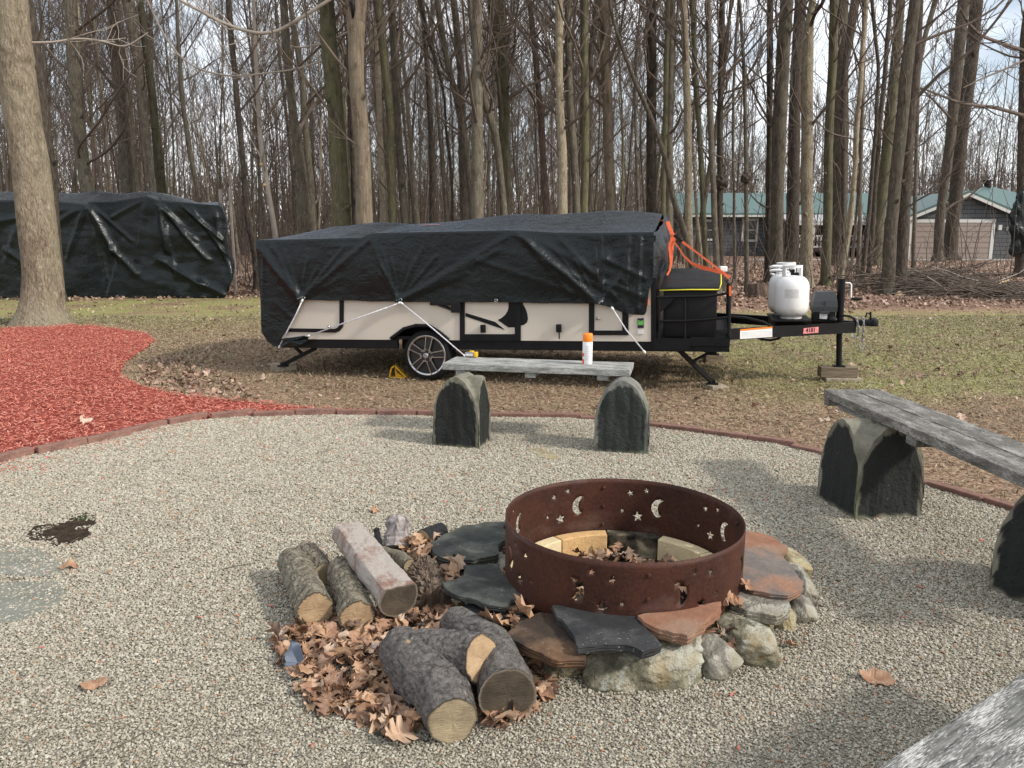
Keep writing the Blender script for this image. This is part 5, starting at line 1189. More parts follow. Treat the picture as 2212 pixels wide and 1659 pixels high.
rock('field_stone', (915, 945, 1480, 1190), M['rock'], 'biggest field stone, lichen spotted, under the black slab', 1, .132, .21, sq=6.5, rz=.03, cuts=5)
rock('field_stone', (1570, 860, 1925, 1060), M['rock'], 'wide grey field stone at the front right of the circle', 2, .125, .24, sq=4.5, rz=-.25, cuts=6)
rock('field_stone', (1470, 930, 1690, 1140), M['rock_grey'], 'small field stone right of the biggest one', 3, .115, .15, sq=3.0, rz=.5)
rock('field_stone', (1862, 770, 1985, 893), M['rock_tan'], 'small yellow wedge stone under the rough grey slab', 4, .10, .10, sq=3.4)
rock('field_stone', (1530, 790, 1738, 858), M['rock_orange'], 'small orange stone beside the red triangular slab', 5, .145, .12, sq=2.8)
rock('field_stone', (590, 1000, 905, 1128), M['rock'], 'low greenish stone under the sooty brown slab', 6, .10, .17, sq=3.4, rz=.15)
rock('field_stone', (1955, 785, 2102, 862), M['rock_grey'], 'low grey stone at the far right of the circle', 7, .09, .15, sq=3.2)
rock('field_stone', (1930, 600, 2095, 762), M['rock_grey'], 'grey stone on the right rim of the circle', 8, .125, .20, sq=3.2)
rock('field_stone', (1880, 480, 2065, 625), M['rock_tan'], 'yellow green stone on the right rim behind the grey one', 9, .10, .20, sq=3.0)
rock('field_stone', (1740, 800, 1880, 880), M['rock_tan'], 'small brown stone in the gap under the rough grey slab', 19, .08, .09, sq=3.0)
rock('field_stone', (560, 800, 760, 900), M['rock_grey'], 'stone hidden under the left edge of the sooty brown slab', 20, .09, .14, sq=3.0)
rock('field_stone', (300, 520, 470, 600), M['rock_grey'], 'low stone between the two grey green slates', 21, .08, .12, sq=3.0)
rock('char_lump', (800, 440, 945, 500), M['char'], 'grey charred log end lying at the left in the fire ring', 24, .05, .09, cat='charred wood', grp=None, z0=.05)
rock('char_lump', (1350, 430, 1470, 490), M['char'], 'black charred lump lying at the right in the fire ring', 25, .05, .08, cat='charred wood', grp=None, z0=.05)
rock('char_lump', (1130, 460, 1200, 500), M['char'], 'small charred lump in the middle of the fire ring', 26, .05, .06, cat='charred wood', grp=None, z0=.05)
for o in [o_ for o_ in bpy.data.objects if o_.name.startswith('char_lump')]: pass
# stepping stones in the gravel
cl = lambda x, y: (x, y)
slab('stepping_stone', [(-150, 1190), (0, 1180), (70, 1180), (110, 1198), (132, 1215), (135, 1235), (120, 1245), (60, 1243), (0, 1240), (-150, 1245)], .0095, .02, M['steppingstone'], 'grey green flat stone at the left edge, the farther of two', 51, 'stepping stone', cv=cl)
slab('stepping_stone', [(-150, 1262), (0, 1258), (80, 1254), (125, 1256), (141, 1278), (135, 1298), (105, 1312), (50, 1338), (0, 1345), (-150, 1360)], .0095, .02, M['steppingstone'], 'grey green flat stone at the left edge, the nearer of two', 52, 'stepping stone', cv=cl)
slab('stepping_stone', [(1140, 968), (1165, 967), (1190, 975), (1213, 987), (1208, 991), (1185, 991), (1162, 985), (1150, 977)], .013, .02, M['rock_tan'], 'small pale flat stone in the gravel below the middle bench', 53, 'stepping stone', cv=cl)

# ---------------------------------------------------------------- firewood
def log(name, P, rad, mb_, me_, label, seed, ends=(1, 1), amp=.06, n=30, grp='firewood by the fire pit', flat=0, endm2=None, furrow=0.0):
    """round log along the polyline P with radii rad; ends: build a sawn face"""
    P = [Vector(p) for p in P]; o0 = P[0].copy(); Q = [p-o0 for p in P]
    n = n if n < 20 else 84; seg = []; K = 64 if n > 20 else 26; L_ = [0]
    for a, b_ in zip(Q, Q[1:]): L_.append(L_[-1]+(b_-a).length)
    for i in range(K+1):
        s_ = L_[-1]*i/K; j = max(0, min(len(Q)-2, sum(1 for l in L_ if l <= s_)-1)); t = (s_-L_[j])/(L_[j+1]-L_[j]); seg.append((Q[j].lerp(Q[j+1], t), rad[j]+(rad[j+1]-rad[j])*t))
    if len(Q) > 2:
        for _ in range(3 if K < 30 else 16): seg = [seg[0]]+[((seg[i-1][0]+seg[i][0]*2+seg[i+1][0])/4, (seg[i-1][1]+2*seg[i][1]+seg[i+1][1])/4) for i in range(1, K)]+[seg[-1]]
    q = MB(); ref = None; fr = []
    for i, (p, r_) in enumerate(seg):
        t = (seg[min(i+1, K)][0]-seg[max(i-1, 0)][0]).normalized()
        if ref is None: ref = Vector((0, 0, 1)) if abs(t.z) < .9 else Vector((1, 0, 0))
        u = (ref-t*ref.dot(t)).normalized(); v = t.cross(u); ref = u; fr.append((p, u, v, r_, t))
    vs_ = []
    def rad_(i, a, r_):
        k = 1+amp*fbm(math.cos(a)*1.1, math.sin(a)*1.1, i*4.2/K+seed, 4)+amp*.5*nz(math.cos(a)*5, math.sin(a)*5, i*9/K+seed)
        if furrow: k -= furrow*abs(nz(math.cos(a)*9+.8*nz(i*.2, a, seed), math.sin(a)*9, i*11/K+seed))**.6+furrow*.5*nz(math.cos(a)*20, math.sin(a)*20, i*26/K)-furrow*.4
        if flat: 
            c_ = math.cos(a-math.pi*.0); k *= min(1, flat/max(.05, c_)) if c_ > 0 else 1
        return r_*k
    for i, (p, u, v, r_, t) in enumerate(fr):
        for j in range(n): a = 2*math.pi*j/n; rr_ = rad_(i, a, r_); vs_.append(p+(u*math.cos(a)+v*math.sin(a))*rr_)
    q.add(vs_, [(i*n+j, i*n+(j+1) % n, (i+1)*n+(j+1) % n, (i+1)*n+j) for i in range(K) for j in range(n)])
    if not ends[0]: q.add([], []); q.f.append(tuple(range(n-1, -1, -1))); q.m.append(0)
    if not ends[1]: q.f.append(tuple(range(K*n, K*n+n))); q.m.append(0)
    o = q.build(name, mb_, None, autos=50); o.location = o0; tag(o, label, 'firewood', grp)
    for w_, idx in ((0, 0), (1, K)):
        if not ends[w_]: continue
        p, u, v, r_, t = fr[idx]; s_ = -1 if w_ == 0 else 1; e = MB(); rr = []; vs_ = []
        for k in range(9):
            f = 1-k/8.5
            for j in range(n): a = 2*math.pi*j/n; R_ = rad_(idx, a, r_)*f*.995; vs_.append(p+(u*math.cos(a)+v*math.sin(a))*R_+t*s_*(.0015+.0012*nz(a*2, f*3, seed)*(1 if k else 0))); rr.append(f)
        fs_ = [(k*n+j, k*n+(j+1) % n, (k+1)*n+(j+1) % n, (k+1)*n+j) for k in range(8) for j in range(n)]+[tuple(8*n+j for j in range(n))]
        e.add(vs_, fs_); e.a['rr'] = rr; e.build('sawn_end', (endm2 if (endm2 and w_ == 0) else me_), o, smooth_=False)
    return o
g5 = lambda x, y, z: G(*c5(x, y), z)
log('log', [g5(352, 770, .075), g5(215, 480, .085)], [.062, .056], M['logbark'], M['end_tan'], 'thick rough barked log at the far left of the firewood', 1, amp=.10, furrow=.13)
log('log', [g5(400, 560, .055), g5(300, 425, .06)], [.046, .046], M['logbark'], M['end_olive'], 'short rough log behind the far left log', 2, amp=.12, furrow=.13)
log('log', [g5(600, 815, .07), g5(505, 530, .08)], [.058, .053], M['logbark'], M['end_tan'], 'second rough barked log, tan sawn end to the front', 3, amp=.10, furrow=.13)
log('split_log', [g5(845, 700, .125), g5(545, 305, .17)], [.068, .062], M['split'], M['end_dark'], 'split log with pinkish white flaking face leaning on the pile', 4, amp=.10, flat=.62, furrow=.05)
log('log', [g5(835, 400, .02), g5(840, 220, .13)], [.056, .05], M['splitgrey'], M['splitgrey'], 'short upright grey chunk at the back of the firewood', 5, ends=(0, 0), amp=.22, n=9)
log('log', [g5(992, 347, .05), g5(1100, 300, .05)], [.040, .036], M['char'], M['end_olive'], 'small round dark barked log end at the back by the slate', 6, amp=.06)
log('log', [g5(912, 510, .085), g5(860, 465, .085), g5(740, 430, .07)], [.027, .029, .026], M['logbark'], M['end_olive'], 'thin short branch piece behind the weathered chunk', 7, amp=.08)
log('split_log', [g5(1050, 720, .05), g5(985, 520, .10)], [.060, .050], M['driftwood'], M['driftwood'], 'weathered brown split chunk beside the grey green slate', 8, ends=(0, 0), amp=.28, furrow=.45)
log('log', [g5(735, 400, .03), g5(712, 290, .09)], [.014, .013], M['char'], M['char'], 'thin dark stick beside the upright chunk', 9, ends=(0, 0), n=8)
log('log', [g5(1490, 1275, .083), g5(1400, 1010, .085), g5(1180, 850, .075)], [.080, .074, .058], M['logbark_grey'], M['end_dark'], 'grey barked log with a dark sawn end at the right front', 10, amp=.07, furrow=.035)
fk = log('forked_log', [g5(1165, 1430, .068), g5(1110, 1270, .075), g5(960, 1120, .085), g5(850, 990, .085)], [.068, .082, .088, .068], M['logbark_grey'], M['end_olive'], 'big grey forked log with two sawn ends at the front', 11, ends=(1, 0), amp=.09, furrow=.035)
f2_ = log('fork_limb', [g5(1337, 1060, .150), g5(1200, 1050, .125), g5(1000, 1060, .09)], [.068, .074, .088], M['logbark_grey'], M['end_tan'], 'x', 12, ends=(1, 0), amp=.09, furrow=.035, grp=None)
for k_ in ('label', 'category'): del f2_[k_]
f2_.parent = fk; f2_.location = f2_.location-fk.location
q = MB(); p = g5(885, 985, .155); q.lathe([(.024, -.012), (.020, .004), (.010, .006), (0, .002)], (0, 0, 0), 14, cap=False); o = q.build('branch_stub', M['end_tan'], fk, smooth_=True); o.location = p-fk.location; o.rotation_euler = (.5, -.4, 0)
at = o.data.attributes.new('rr', 'FLOAT', 'POINT'); at.data.foreach_set('value', [.5]*len(o.data.vertices))

# ---------------------------------------------------------------- leaf heaps and single leaves
LP = [c5(*p) for p in [(90, 1000), (200, 890), (440, 860), (720, 820), (1040, 760), (1280, 760), (1300, 900), (1500, 1000), (1640, 1050), (1830, 1200), (1650, 1380), (1460, 1500), (1280, 1440), (960, 1500), (830, 1570), (640, 1460), (420, 1400), (250, 1260), (210, 1120), (80, 1090)]]
lpw = [G(*p) for p in LP]; rgl = random.Random(4); pts = []; szs = []; xs = [p.x for p in lpw]; ys = [p.y for p in lpw]
while len(pts) < 1000:
    x_, y_ = rgl.uniform(min(xs), max(xs)), rgl.uniform(min(ys), max(ys))
    if inside(lpw, [x_], [y_])[0]:
        d_ = min(((Vector((x_, y_, 0))-lpw[i]).length for i in range(len(lpw)))); pts.append((x_, y_, .006+min(.055, d_*.35)*rgl.random())); szs.append(rgl.uniform(.03, .08))
LP2 = [G(*c5(*p)) for p in [(880, 400), (1000, 400), (1120, 440), (1230, 500), (1180, 640), (1120, 760), (920, 760), (860, 540)]]
xs = [p.x for p in LP2]; ys = [p.y for p in LP2]; c_ = 0
while c_ < 150:
    x_, y_ = rgl.uniform(min(xs), max(xs)), rgl.uniform(min(ys), max(ys))
    if inside(LP2, [x_], [y_])[0]: pts.append((x_, y_, rgl.uniform(.01, .07))); szs.append(rgl.uniform(.04, .08)); c_ += 1
for _ in range(110):   # along the foot of the ring, left and front
    a = math.radians(rgl.uniform(170, 330)); r_ = RR_+rgl.uniform(.01, .10); pts.append((RC.x+r_*math.cos(a), RC.y+r_*math.sin(a), rgl.uniform(.06, .10))); szs.append(rgl.uniform(.03, .06))
tag(leafpile('leaf_heap', pts, szs, M['leaf'], .40, seed=9), 'heap of dry brown oak leaves around the firewood', 'leaves', kind='stuff')
pts = []; szs = []
for _ in range(150):
    a = rgl.uniform(0, 6.28); r_ = .33*math.sqrt(rgl.random()); pts.append((RC.x+r_*math.cos(a), RC.y+r_*math.sin(a), rgl.uniform(.055, .085))); szs.append(rgl.uniform(.04, .075))
tag(leafpile('ring_leaves', pts, szs, M['leaf'], .4, seed=19), 'brown leaves and ash lying inside the fire ring', 'leaves', kind='stuff')
FLAT = sorted(range(len(LEAVES)), key=lambda i: float(np.ptp(LEAVES[i][0][:, 2])))
def one_leaf(px, py, z, size, rot, rnd, label, kind=0, m=None):
    V, Fc = LEAVES[kind]; q = MB(); q.add([tuple(v*size) for v in V], [tuple(int(i) for i in f) for f in Fc]); q.a['rnd'] = [rnd]*len(V)
    o = q.build('dry_leaf', m or M['leaf'], None, recalc=False); o.location = G(px, py, z); o.rotation_euler = rot; mn = min((Matrix(eul(*rot)) @ Vector(v*size)).z for v in V)
    o.location.z = max(z, -mn+.008); return tag(o, label, 'leaf', 'single fallen leaves')
one_leaf(1893, 1472, .004, .105, (.30, .10, -.32), .5, 'lone curled brown leaf on open gravel at the lower right', FLAT[1])
one_leaf(205, 1487, .004, .075, (.2, -.05, .35), .4, 'lone brown leaf on open gravel at the lower left', FLAT[0])
one_leaf(150, 1232, 0, .07, (.2, .1, .3), .4, 'small brown leaf beside the flat stones at the left', 3)
one_leaf(808, 1110, 0, .055, (.2, .1, -.3), .55, 'brown leaf on the gravel behind the upright firewood chunk', 2)
one_leaf(c5(1195, 490)[0], c5(1195, 490)[1], .12, .10, (.9, .1, 1.3), .9, 'pale maple leaf standing at the edge of the grey green slates', 5)
one_leaf(c5(1420, 840)[0], c5(1420, 840)[1], .13, .14, (.6, -.1, 2.6), .72, 'big tan oak leaf lying over the small dark slate', 4)
one_leaf(c5(1580, 760)[0], c5(1580, 760)[1], .15, .11, (1.1, .3, 1.9), .62, 'upright tan oak leaf against the foot of the ring', 1)
one_leaf(c6(1650, 725)[0], c6(1650, 725)[1], .15, .09, (.4, .2, .3), .6, 'tan leaf on the rough grey slab at the right', 2)
one_leaf(c6(1720, 650)[0], c6(1720, 650)[1], .16, .06, (.6, .1, 1), .55, 'small tan leaf on the edge of the rounded grey slab', 1)
one_leaf(c5(850, 1500)[0], c5(850, 1500)[1], .03, .10, (.3, .3, .8), .85, 'pale yellow leaf at the front edge of the leaf heap', 4)
one_leaf(1707, 1405, 0, .045, (.9, .2, 2.2), .5, 'small brown leaf beside the wide grey field stone', 1)
one_leaf(188, 912, .03, .09, (.4, .2, .3), 1.0, 'whitish curled leaf lying on the red mulch', 5)
scrap = newmat('faded_blue_scrap', .6, .3); scrap[2].inputs['Base Color'].default_value = (.13, .155, .20, 1)
one_leaf(c5(225, 1030)[0], c5(225, 1030)[1], .05, .10, (.5, .5, -1.1), .5, 'faded blue grey scrap on the left of the leaf heap', 3, scrap[0])

# ---------------------------------------------------------------- edging bricks
def along(pts, step):
    out = []; acc = 0
    for a, b_ in zip(pts, pts[1:]):
        L_ = (b_-a).length
        while acc < L_: out.append((a.lerp(b_, acc/L_), (b_-a).normalized())); acc += step
        acc -= L_
    return out
eb = along(edge, .305); ec = {}; ORD = 'first second third fourth fifth sixth seventh eighth ninth tenth eleventh twelfth'.split()
wd = ['at the near left end of the mulch bed', 'second from the near left end of the mulch bed', 'third along the mulch bed from the left', 'fourth along the mulch bed from the left', 'fifth along the mulch bed from the left', 'sixth along the mulch bed from the left']
for i, (p, d_) in enumerate(eb):
    q = MB(); q.box((0, 0, .0), (.298, .055, .10), bev=.008)
    o = q.build('edging_brick', M['edging'], None) if i < 4 else None
    if o is None:
        o = [x for x in bpy.data.objects if x.name.startswith('edging_brick')][i % 4].copy(); C.objects.link(o)
    hh = .0 if p.x < -.7 else -.012 if p.x < 1.6 else -.020
    rg_ = random.Random(i); o.location = (p.x+d_.x*.15, p.y+d_.y*.15+rg_.uniform(-.006, .006), hh+rg_.uniform(-.006, .006)); o.rotation_euler = (rg_.uniform(-.05, .05), rg_.uniform(-.012, .012), math.atan2(d_.y, d_.x)+rg_.uniform(-.04, .04))
    x_ = p.x
    lab = ('red brown edging brick between the mulch bed and the gravel' if x_ < -1.6 else 'red brown edging brick behind the left half of the gravel circle' if x_ < -.6 else 'sunken edging brick behind the middle bench' if x_ < .9 else 'sunken edging brick between the middle bench and the right bench' if x_ < 2.0 else 'red edging brick beyond the right bench')
    ec[lab] = ec.get(lab, 0)+1; tag(o, ORD[ec[lab]-1]+' '+lab+', from the left', 'edging brick', 'edging bricks around the gravel')
# twigs on the gravel
tw = MB(); rg_ = random.Random(8)
for _ in range(46):
    x_, y_ = rg_.uniform(-3.2, 2.4), rg_.uniform(1.3, 5.2)
    if not inside(GR, [x_], [y_])[0]: continue
    a = rg_.uniform(0, 6.28); L_ = rg_.uniform(.03, .14); P_ = [Vector((x_+math.cos(a)*L_*t, y_+math.sin(a)*L_*t+.012*math.sin(t*3+a), .014)) for t in (0, .35, .7, 1)]; tw.tube(P_, [.0018, .0018, .0015, .001], 5)
tag(tw.build('twig_litter', M['twig']), 'thin dark twigs scattered on the gravel', 'twigs', kind='stuff')
# sprig of moss on the dirt patch
ms = MB(); c_ = G(182, 1125)
for _ in range(60):
    a = rg_.uniform(0, 6.28); r_ = rg_.random()*.05; h_ = rg_.uniform(.01, .03); b0 = c_+Vector((r_*math.cos(a), r_*math.sin(a), .004)); ms.add([b0, b0+Vector((.004, 0, 0)), b0+Vector((rg_.uniform(-.01, .01), 0, h_))], [(0, 1, 2)])
mossm = simple('moss', (.06, .10, .03), .9, .1, var=.4)
tag(ms.build('moss_tuft', mossm, recalc=False), 'tiny green moss tuft on the bare dirt spot', 'moss')
# ---------------------------------------------------------------- house and garage beyond the wood
roofm, nt_, b_h = newmat('teal_metal_roof', .45, .4)
wv = N(nt_, 'TexWave', Scale=1.1); wv.wave_type = 'BANDS'; wv.bands_direction = 'X'; nt_.links.new(coords(nt_), wv.inputs['Vector'])
nt_.links.new(ramp(nt_, wv.outputs['Fac'], [(0, (.068, .128, .12)), (.9, (.088, .158, .148)), (.97, (.045, .085, .08))]), b_h.inputs['Base Color'])
sidm, nt_, b_h = newmat('dark_grey_siding', .8, .25)
bk = N(nt_, 'TexBrick', Scale=1.0); bk.inputs['Color1'].default_value = (.085, .095, .10, 1); bk.inputs['Color2'].default_value = (.105, .113, .12, 1); bk.inputs['Mortar'].default_value = (.03, .034, .04, 1)
bk.inputs['Brick Width'].default_value = 1.4; bk.inputs['Row Height'].default_value = .25; bk.inputs['Mortar Size'].default_value = .02
mp_ = N(nt_, 'Mapping'); mp_.inputs['Rotation'].default_value = (math.pi/2, 0, 0); tc_ = N(nt_, 'TexCoord'); nt_.links.new(tc_.outputs['Object'], mp_.inputs['Vector']); nt_.links.new(mp_.outputs[0], bk.inputs['Vector'])
nt_.links.new(bk.outputs['Color'], b_h.inputs['Base Color'])
doorm, nt_, b_h = newmat('tan_garage_door', .7, .3)
wv = N(nt_, 'TexWave', Scale=.95); wv.bands_direction = 'Z'; nt_.links.new(coords(nt_), wv.inputs['Vector'])
nt_.links.new(ramp(nt_, wv.outputs['Fac'], [(0, (.13, .10, .085)), (.06, (.27, .215, .185)), (1, (.29, .235, .205))]), b_h.inputs['Base Color'])
trimm = simple('cream_trim', (.55, .55, .52), .7, .3, var=.06); darkm = simple('dark_glass', (.012, .014, .016), .15, .5, var=.2); pgrey = simple('porch_roof_metal', (.36, .36, .37), .5, .4, var=.08)
brownr = simple('brown_rail', (.06, .04, .035), .8, .2)
GY = 50.0
gx = lambda px, Y_=GY: YP(px, 500, Y_).x
gzz = lambda py, Y_=GY: YP(1106, py, Y_).z
ga = empty('garage', (gx(2078), GY, 0)); tag(ga, 'dark grey garage with a tan door and teal roof at the right', 'garage')
ox, oy = ga.location.x, GY
def gb(name, x0, x1, z0, z1, m, y0=-.05, y1=0, parent=ga):
    q = MB(); q.box(((x0+x1)/2-ox, (y0+y1)/2, (z0+z1)/2), (x1-x0, y1-y0, z1-z0)); return q.build(name, m, parent)
ax_, az = gx(2078), gzz(417); el, er = gx(1962), gx(2192); ezl, ezr = gzz(466), gzz(464); DP = 9.0
q = MB(); q.prism([(el-ox, -.3), (er-ox, -.3), (er-ox, ezr), (ax_-ox, az), (el-ox, ezl)], lambda x, z, t: (x, t, z), 0, DP); q.build('wall', sidm, ga)
q = MB(); k_ = .25
for (xa_, za_), (xb_, zb2) in ((((el-.45), ezl-.2), (ax_, az)), ((ax_, az), (er+.45, ezr-.2))):
    q.prism([(xa_-ox, za_+.02), (xb_-ox, zb2+.02), (xb_-ox, zb2+.14), (xa_-ox, za_+.14)], lambda x, z, t: (x, t, z), -.4, DP)
rf = q.build('roof', roofm, ga)
q = MB()
for (xa_, za_), (xb_, zb2) in ((((el-.45), ezl-.2), (ax_, az)), ((ax_, az), (er+.45, ezr-.2))):
    q.prism([(xa_-ox, za_-.20), (xb_-ox, zb2-.20), (xb_-ox, zb2-.01), (xa_-ox, za_-.01)], lambda x, z, t: (x, t, z), -.44, -.36)
q.build('gable_trim', trimm, ga)
# taller roof behind, hipped
A_ = YP(2085, 421, GY+3); q = MB()
hv = [YP(2078, 420, GY+1.5), YP(2133, 401, GY+6.5), YP(2225, 423, GY+7), YP(2195, 463, GY-.2)]; hv = [Vector((p.x-ox, p.y-oy, p.z)) for p in hv]
q.add(hv+[p+Vector((.1, .35, -.1)) for p in hv]+[], [(0, 1, 2, 3), (7, 6, 5, 4), (0, 4, 5, 1), (1, 5, 6, 2), (2, 6, 7, 3), (3, 7, 4, 0)]); q.build('roof', roofm, ga)
d0, d1, dt = gx(1968), gx(2140), gzz(481)
gb('garage_door', d0, d1, 0, dt, doorm, -.06, -.01)
gb('door_trim', d0-.15, d1+.2, dt, dt+.2, trimm, -.09, -.01); gb('door_trim', d1, d1+.2, 0, dt-.002, trimm, -.09, -.01); gb('door_trim', d0-.2, d0, 0, dt-.002, trimm, -.09, -.01)
gb('light_box', gx(2153), gx(2160), gzz(497), gzz(486), trimm, -.18, -.03); gb('wall_vent', gx(2173), gx(2176), gzz(498), gzz(489), trimm, -.05, -.01)
q = MB(); c_ = YP(2133, 403, GY+6); q.tube([(c_.x-ox, 6, c_.z-.1), (c_.x-ox, 6, c_.z+.35)], .22, 12, mi=0); q.tube([(c_.x-ox, 6, c_.z+.35), (c_.x-ox, 6, c_.z+.42)], .32, 12); ch = q.build('flue', M['black'], rf, autos=40)
# long house
HY = 58.0; hx = lambda px: YP(px, 500, HY).x; hz = lambda py: YP(1106, py, HY).z
ho = empty('house', (hx(1700), HY, 0)); tag(ho, 'long low grey house with a teal metal roof behind the trunks', 'house'); hox = ho.location.x
hl, hr = hx(1478), hx(1925)
def hb(name, x0, x1, z0, z1, m, y0, y1, parent=ho, bev=0):
    q = MB(); q.box(((x0+x1)/2-hox, (y0+y1)/2, (z0+z1)/2), (x1-x0, y1-y0, z1-z0)); return q.build(name, m, parent)
ze, zr_ = hz(463), YP(1106, 421, HY+4).z
hb('wall', hl, hr, 0, ze-.02, sidm, 0, 8)
q = MB(); q.prism([(-.6, ze-.05), (4, zr_), (8.6, ze-.05), (8.6, ze+.07), (4, zr_+.14), (-.6, ze+.07)], lambda y, z, t: (t, y, z), hl-hox-.5, hr-hox+.5); rf2 = q.build('roof', roofm, ho)
q = MB(); q.prism([(0, ze-.02), (4, zr_-.02), (8, ze-.02)], lambda y, z, t: (t, y, z), hr-hox-.1, hr-hox-.005); q.prism([(0, ze-.02), (4, zr_-.02), (8, ze-.02)], lambda y, z, t: (t, y, z), hl-hox+.005, hl-hox+.1); q.build('gable_wall', sidm, ho)
hb('gutter', hl-.5, hr+.5, ze-.2, ze-.06, trimm, -.72, -.61)
hb('gable_trim', hr+.505, hr+.56, ze-.1, ze+.1, trimm, -.6, 8.6)
for x0, x1, y0, y1 in ((1602, 1637, 472, 522), (1520, 1545, 474, 520)):
    f = hb('window', hx(x0), hx(x1), hz(y1), hz(y0), trimm, -.08, -.01); 
    hb('pane', hx(x0)+.16, hx(x1)-.16, hz(y1)+.16, hz(y0)-.16, darkm, -.095, -.082, f); hb('glazing_bar', hx(x0)+.16, hx(x1)-.16, hz((y0+y1)/2)-.03, hz((y0+y1)/2)+.03, trimm, -.11, -.096, f)
# porch
pl_, pr_ = hx(1668), hx(1893); pzt, pzb = hz(450), hz(470)
q = MB(); q.prism([(pl_-hox, -.02), (pr_-hox, -.02)]+[], lambda x, z, t: (x, t, z), 0, 0) if False else None
q.add([(pl_-hox, -.61, ze-.02), (pr_-hox, -.61, ze-.02), (pr_-hox, -3.2, ze-.55), (pl_-hox, -3.2, ze-.55), (pl_-hox, -.61, ze-.12), (pr_-hox, -.61, ze-.12), (pr_-hox, -3.2, ze-.65), (pl_-hox, -3.2, ze-.65)], [(0, 1, 2, 3), (7, 6, 5, 4), (0, 4, 5, 1), (1, 5, 6, 2), (2, 6, 7, 3), (3, 7, 4, 0)])
q.build('porch_roof', pgrey, ho); hb('porch_fascia', pl_, pr_, ze-.8, ze-.66, trimm, -3.3, -3.2)
hb('porch_deck', pl_, pr_, .28, .40, brownr, -3.2, -.01)
for px_ in (1671, 1722, 1770, 1818, 1855, 1890): hb('porch_post', hx(px_)-.09, hx(px_)+.09, .4, ze-.66, trimm, -3.18, -3.0)
for zz in (.62, 1.35): hb('porch_rail', pl_, pr_, zz, zz+.1, trimm, -3.12, -3.06)
q = MB(); x_ = pl_+.2
while x_ < pr_: q.box((x_-hox, -3.09, 1.0), (.07, .04, .66)); x_ += .24
q.build('balusters', trimm, ho)
hb('porch_rail', pl_-1.5, pr_+1.0, .95, 1.1, brownr, -3.7, -3.62); hb('porch_rail', pl_-1.5, pr_+1.0, .4, .6, brownr, -3.7, -3.62)
hb('door', hx(1800), hx(1818), .4, 2.3, darkm, -.06, -.01); hb('porch_window', hx(1690), hx(1745), .9, 2.2, darkm, -.05, -.01)
# driveway
drv = simple('pale_driveway', (.30, .285, .26), .95, .1, var=.25, scale=3)
q = MB(); q.add([YP(1668, 545, 49)*1 for _ in ()] or [(gx(1640, 47), 46.5, .006), (gx(2230, 47), 46.5, .006), (gx(2230, 47), 49.8, .006), (gx(1640, 47), 49.8, .006)], [(0, 1, 2, 3)]); tag(q.build('driveway', drv), kind='structure')
# pole lamp in the wood
lp = YP(1862, 303, 40); q = MB(); lmp = empty('pole_lamp', (lp.x, 40, 0)); tag(lmp, 'tall thin pole with a small white lamp head among the trunks', 'lamp')
q.tube([(0, 0, 0), (0, 0, lp.z)], .06, 8); q.build('pole', M['bark_dark'], lmp); q = MB(); q.lathe([(0, .16), (.12, .14), (.28, .02), (.24, 0), (0, 0)], (0, 0, lp.z-.05), 18, cap=False); q.build('lamp_head', M['white'], lmp, smooth_=True)
# ---------------------------------------------------------------- trees
def tube_arr(P, r, n):
    """P (k,3), r (k) -> verts, quads"""
    k = len(P); T = np.gradient(P, axis=0); T /= np.linalg.norm(T, axis=1)[:, None]+1e-9
    ref = np.array([1., 0, 0]) if abs(T[0, 2]) > .8 else np.array([0, 0, 1.]); U = ref-T*(T@ref)[:, None]; U /= np.linalg.norm(U, axis=1)[:, None]+1e-9
    W_ = np.cross(T, U); a = np.arange(n)*2*np.pi/n
    V = P[:, None]+(U[:, None]*np.cos(a)[None, :, None]+W_[:, None]*np.sin(a)[None, :, None])*r[:, None, None]
    i = np.arange(k-1)[:, None]; j = np.arange(n)[None]
    f = np.stack([i*n+j, i*n+(j+1) % n, (i+1)*n+(j+1) % n, (i+1)*n+j], -1).reshape(-1, 4)
    return V.reshape(-1, 3), f
class Acc:
    def __init__(s): s.V = []; s.F = []; s.b = 0
    def add(s, V, f): s.V.append(V); s.F.append(f+s.b); s.b += len(V)
    def get(s): return np.concatenate(s.V), np.concatenate(s.F)
def branch_path(rg, p, d, L_, k, up=.25, wob=.22):
    P_ = [p]; d = d/np.linalg.norm(d)
    for i in range(k):
        d = d+rg.normal(0, wob, 3)*np.array([1, 1, .6])+np.array([0, 0, up/k*2]); d /= np.linalg.norm(d); P_.append(P_[-1]+d*L_/k)
    return np.array(P_)
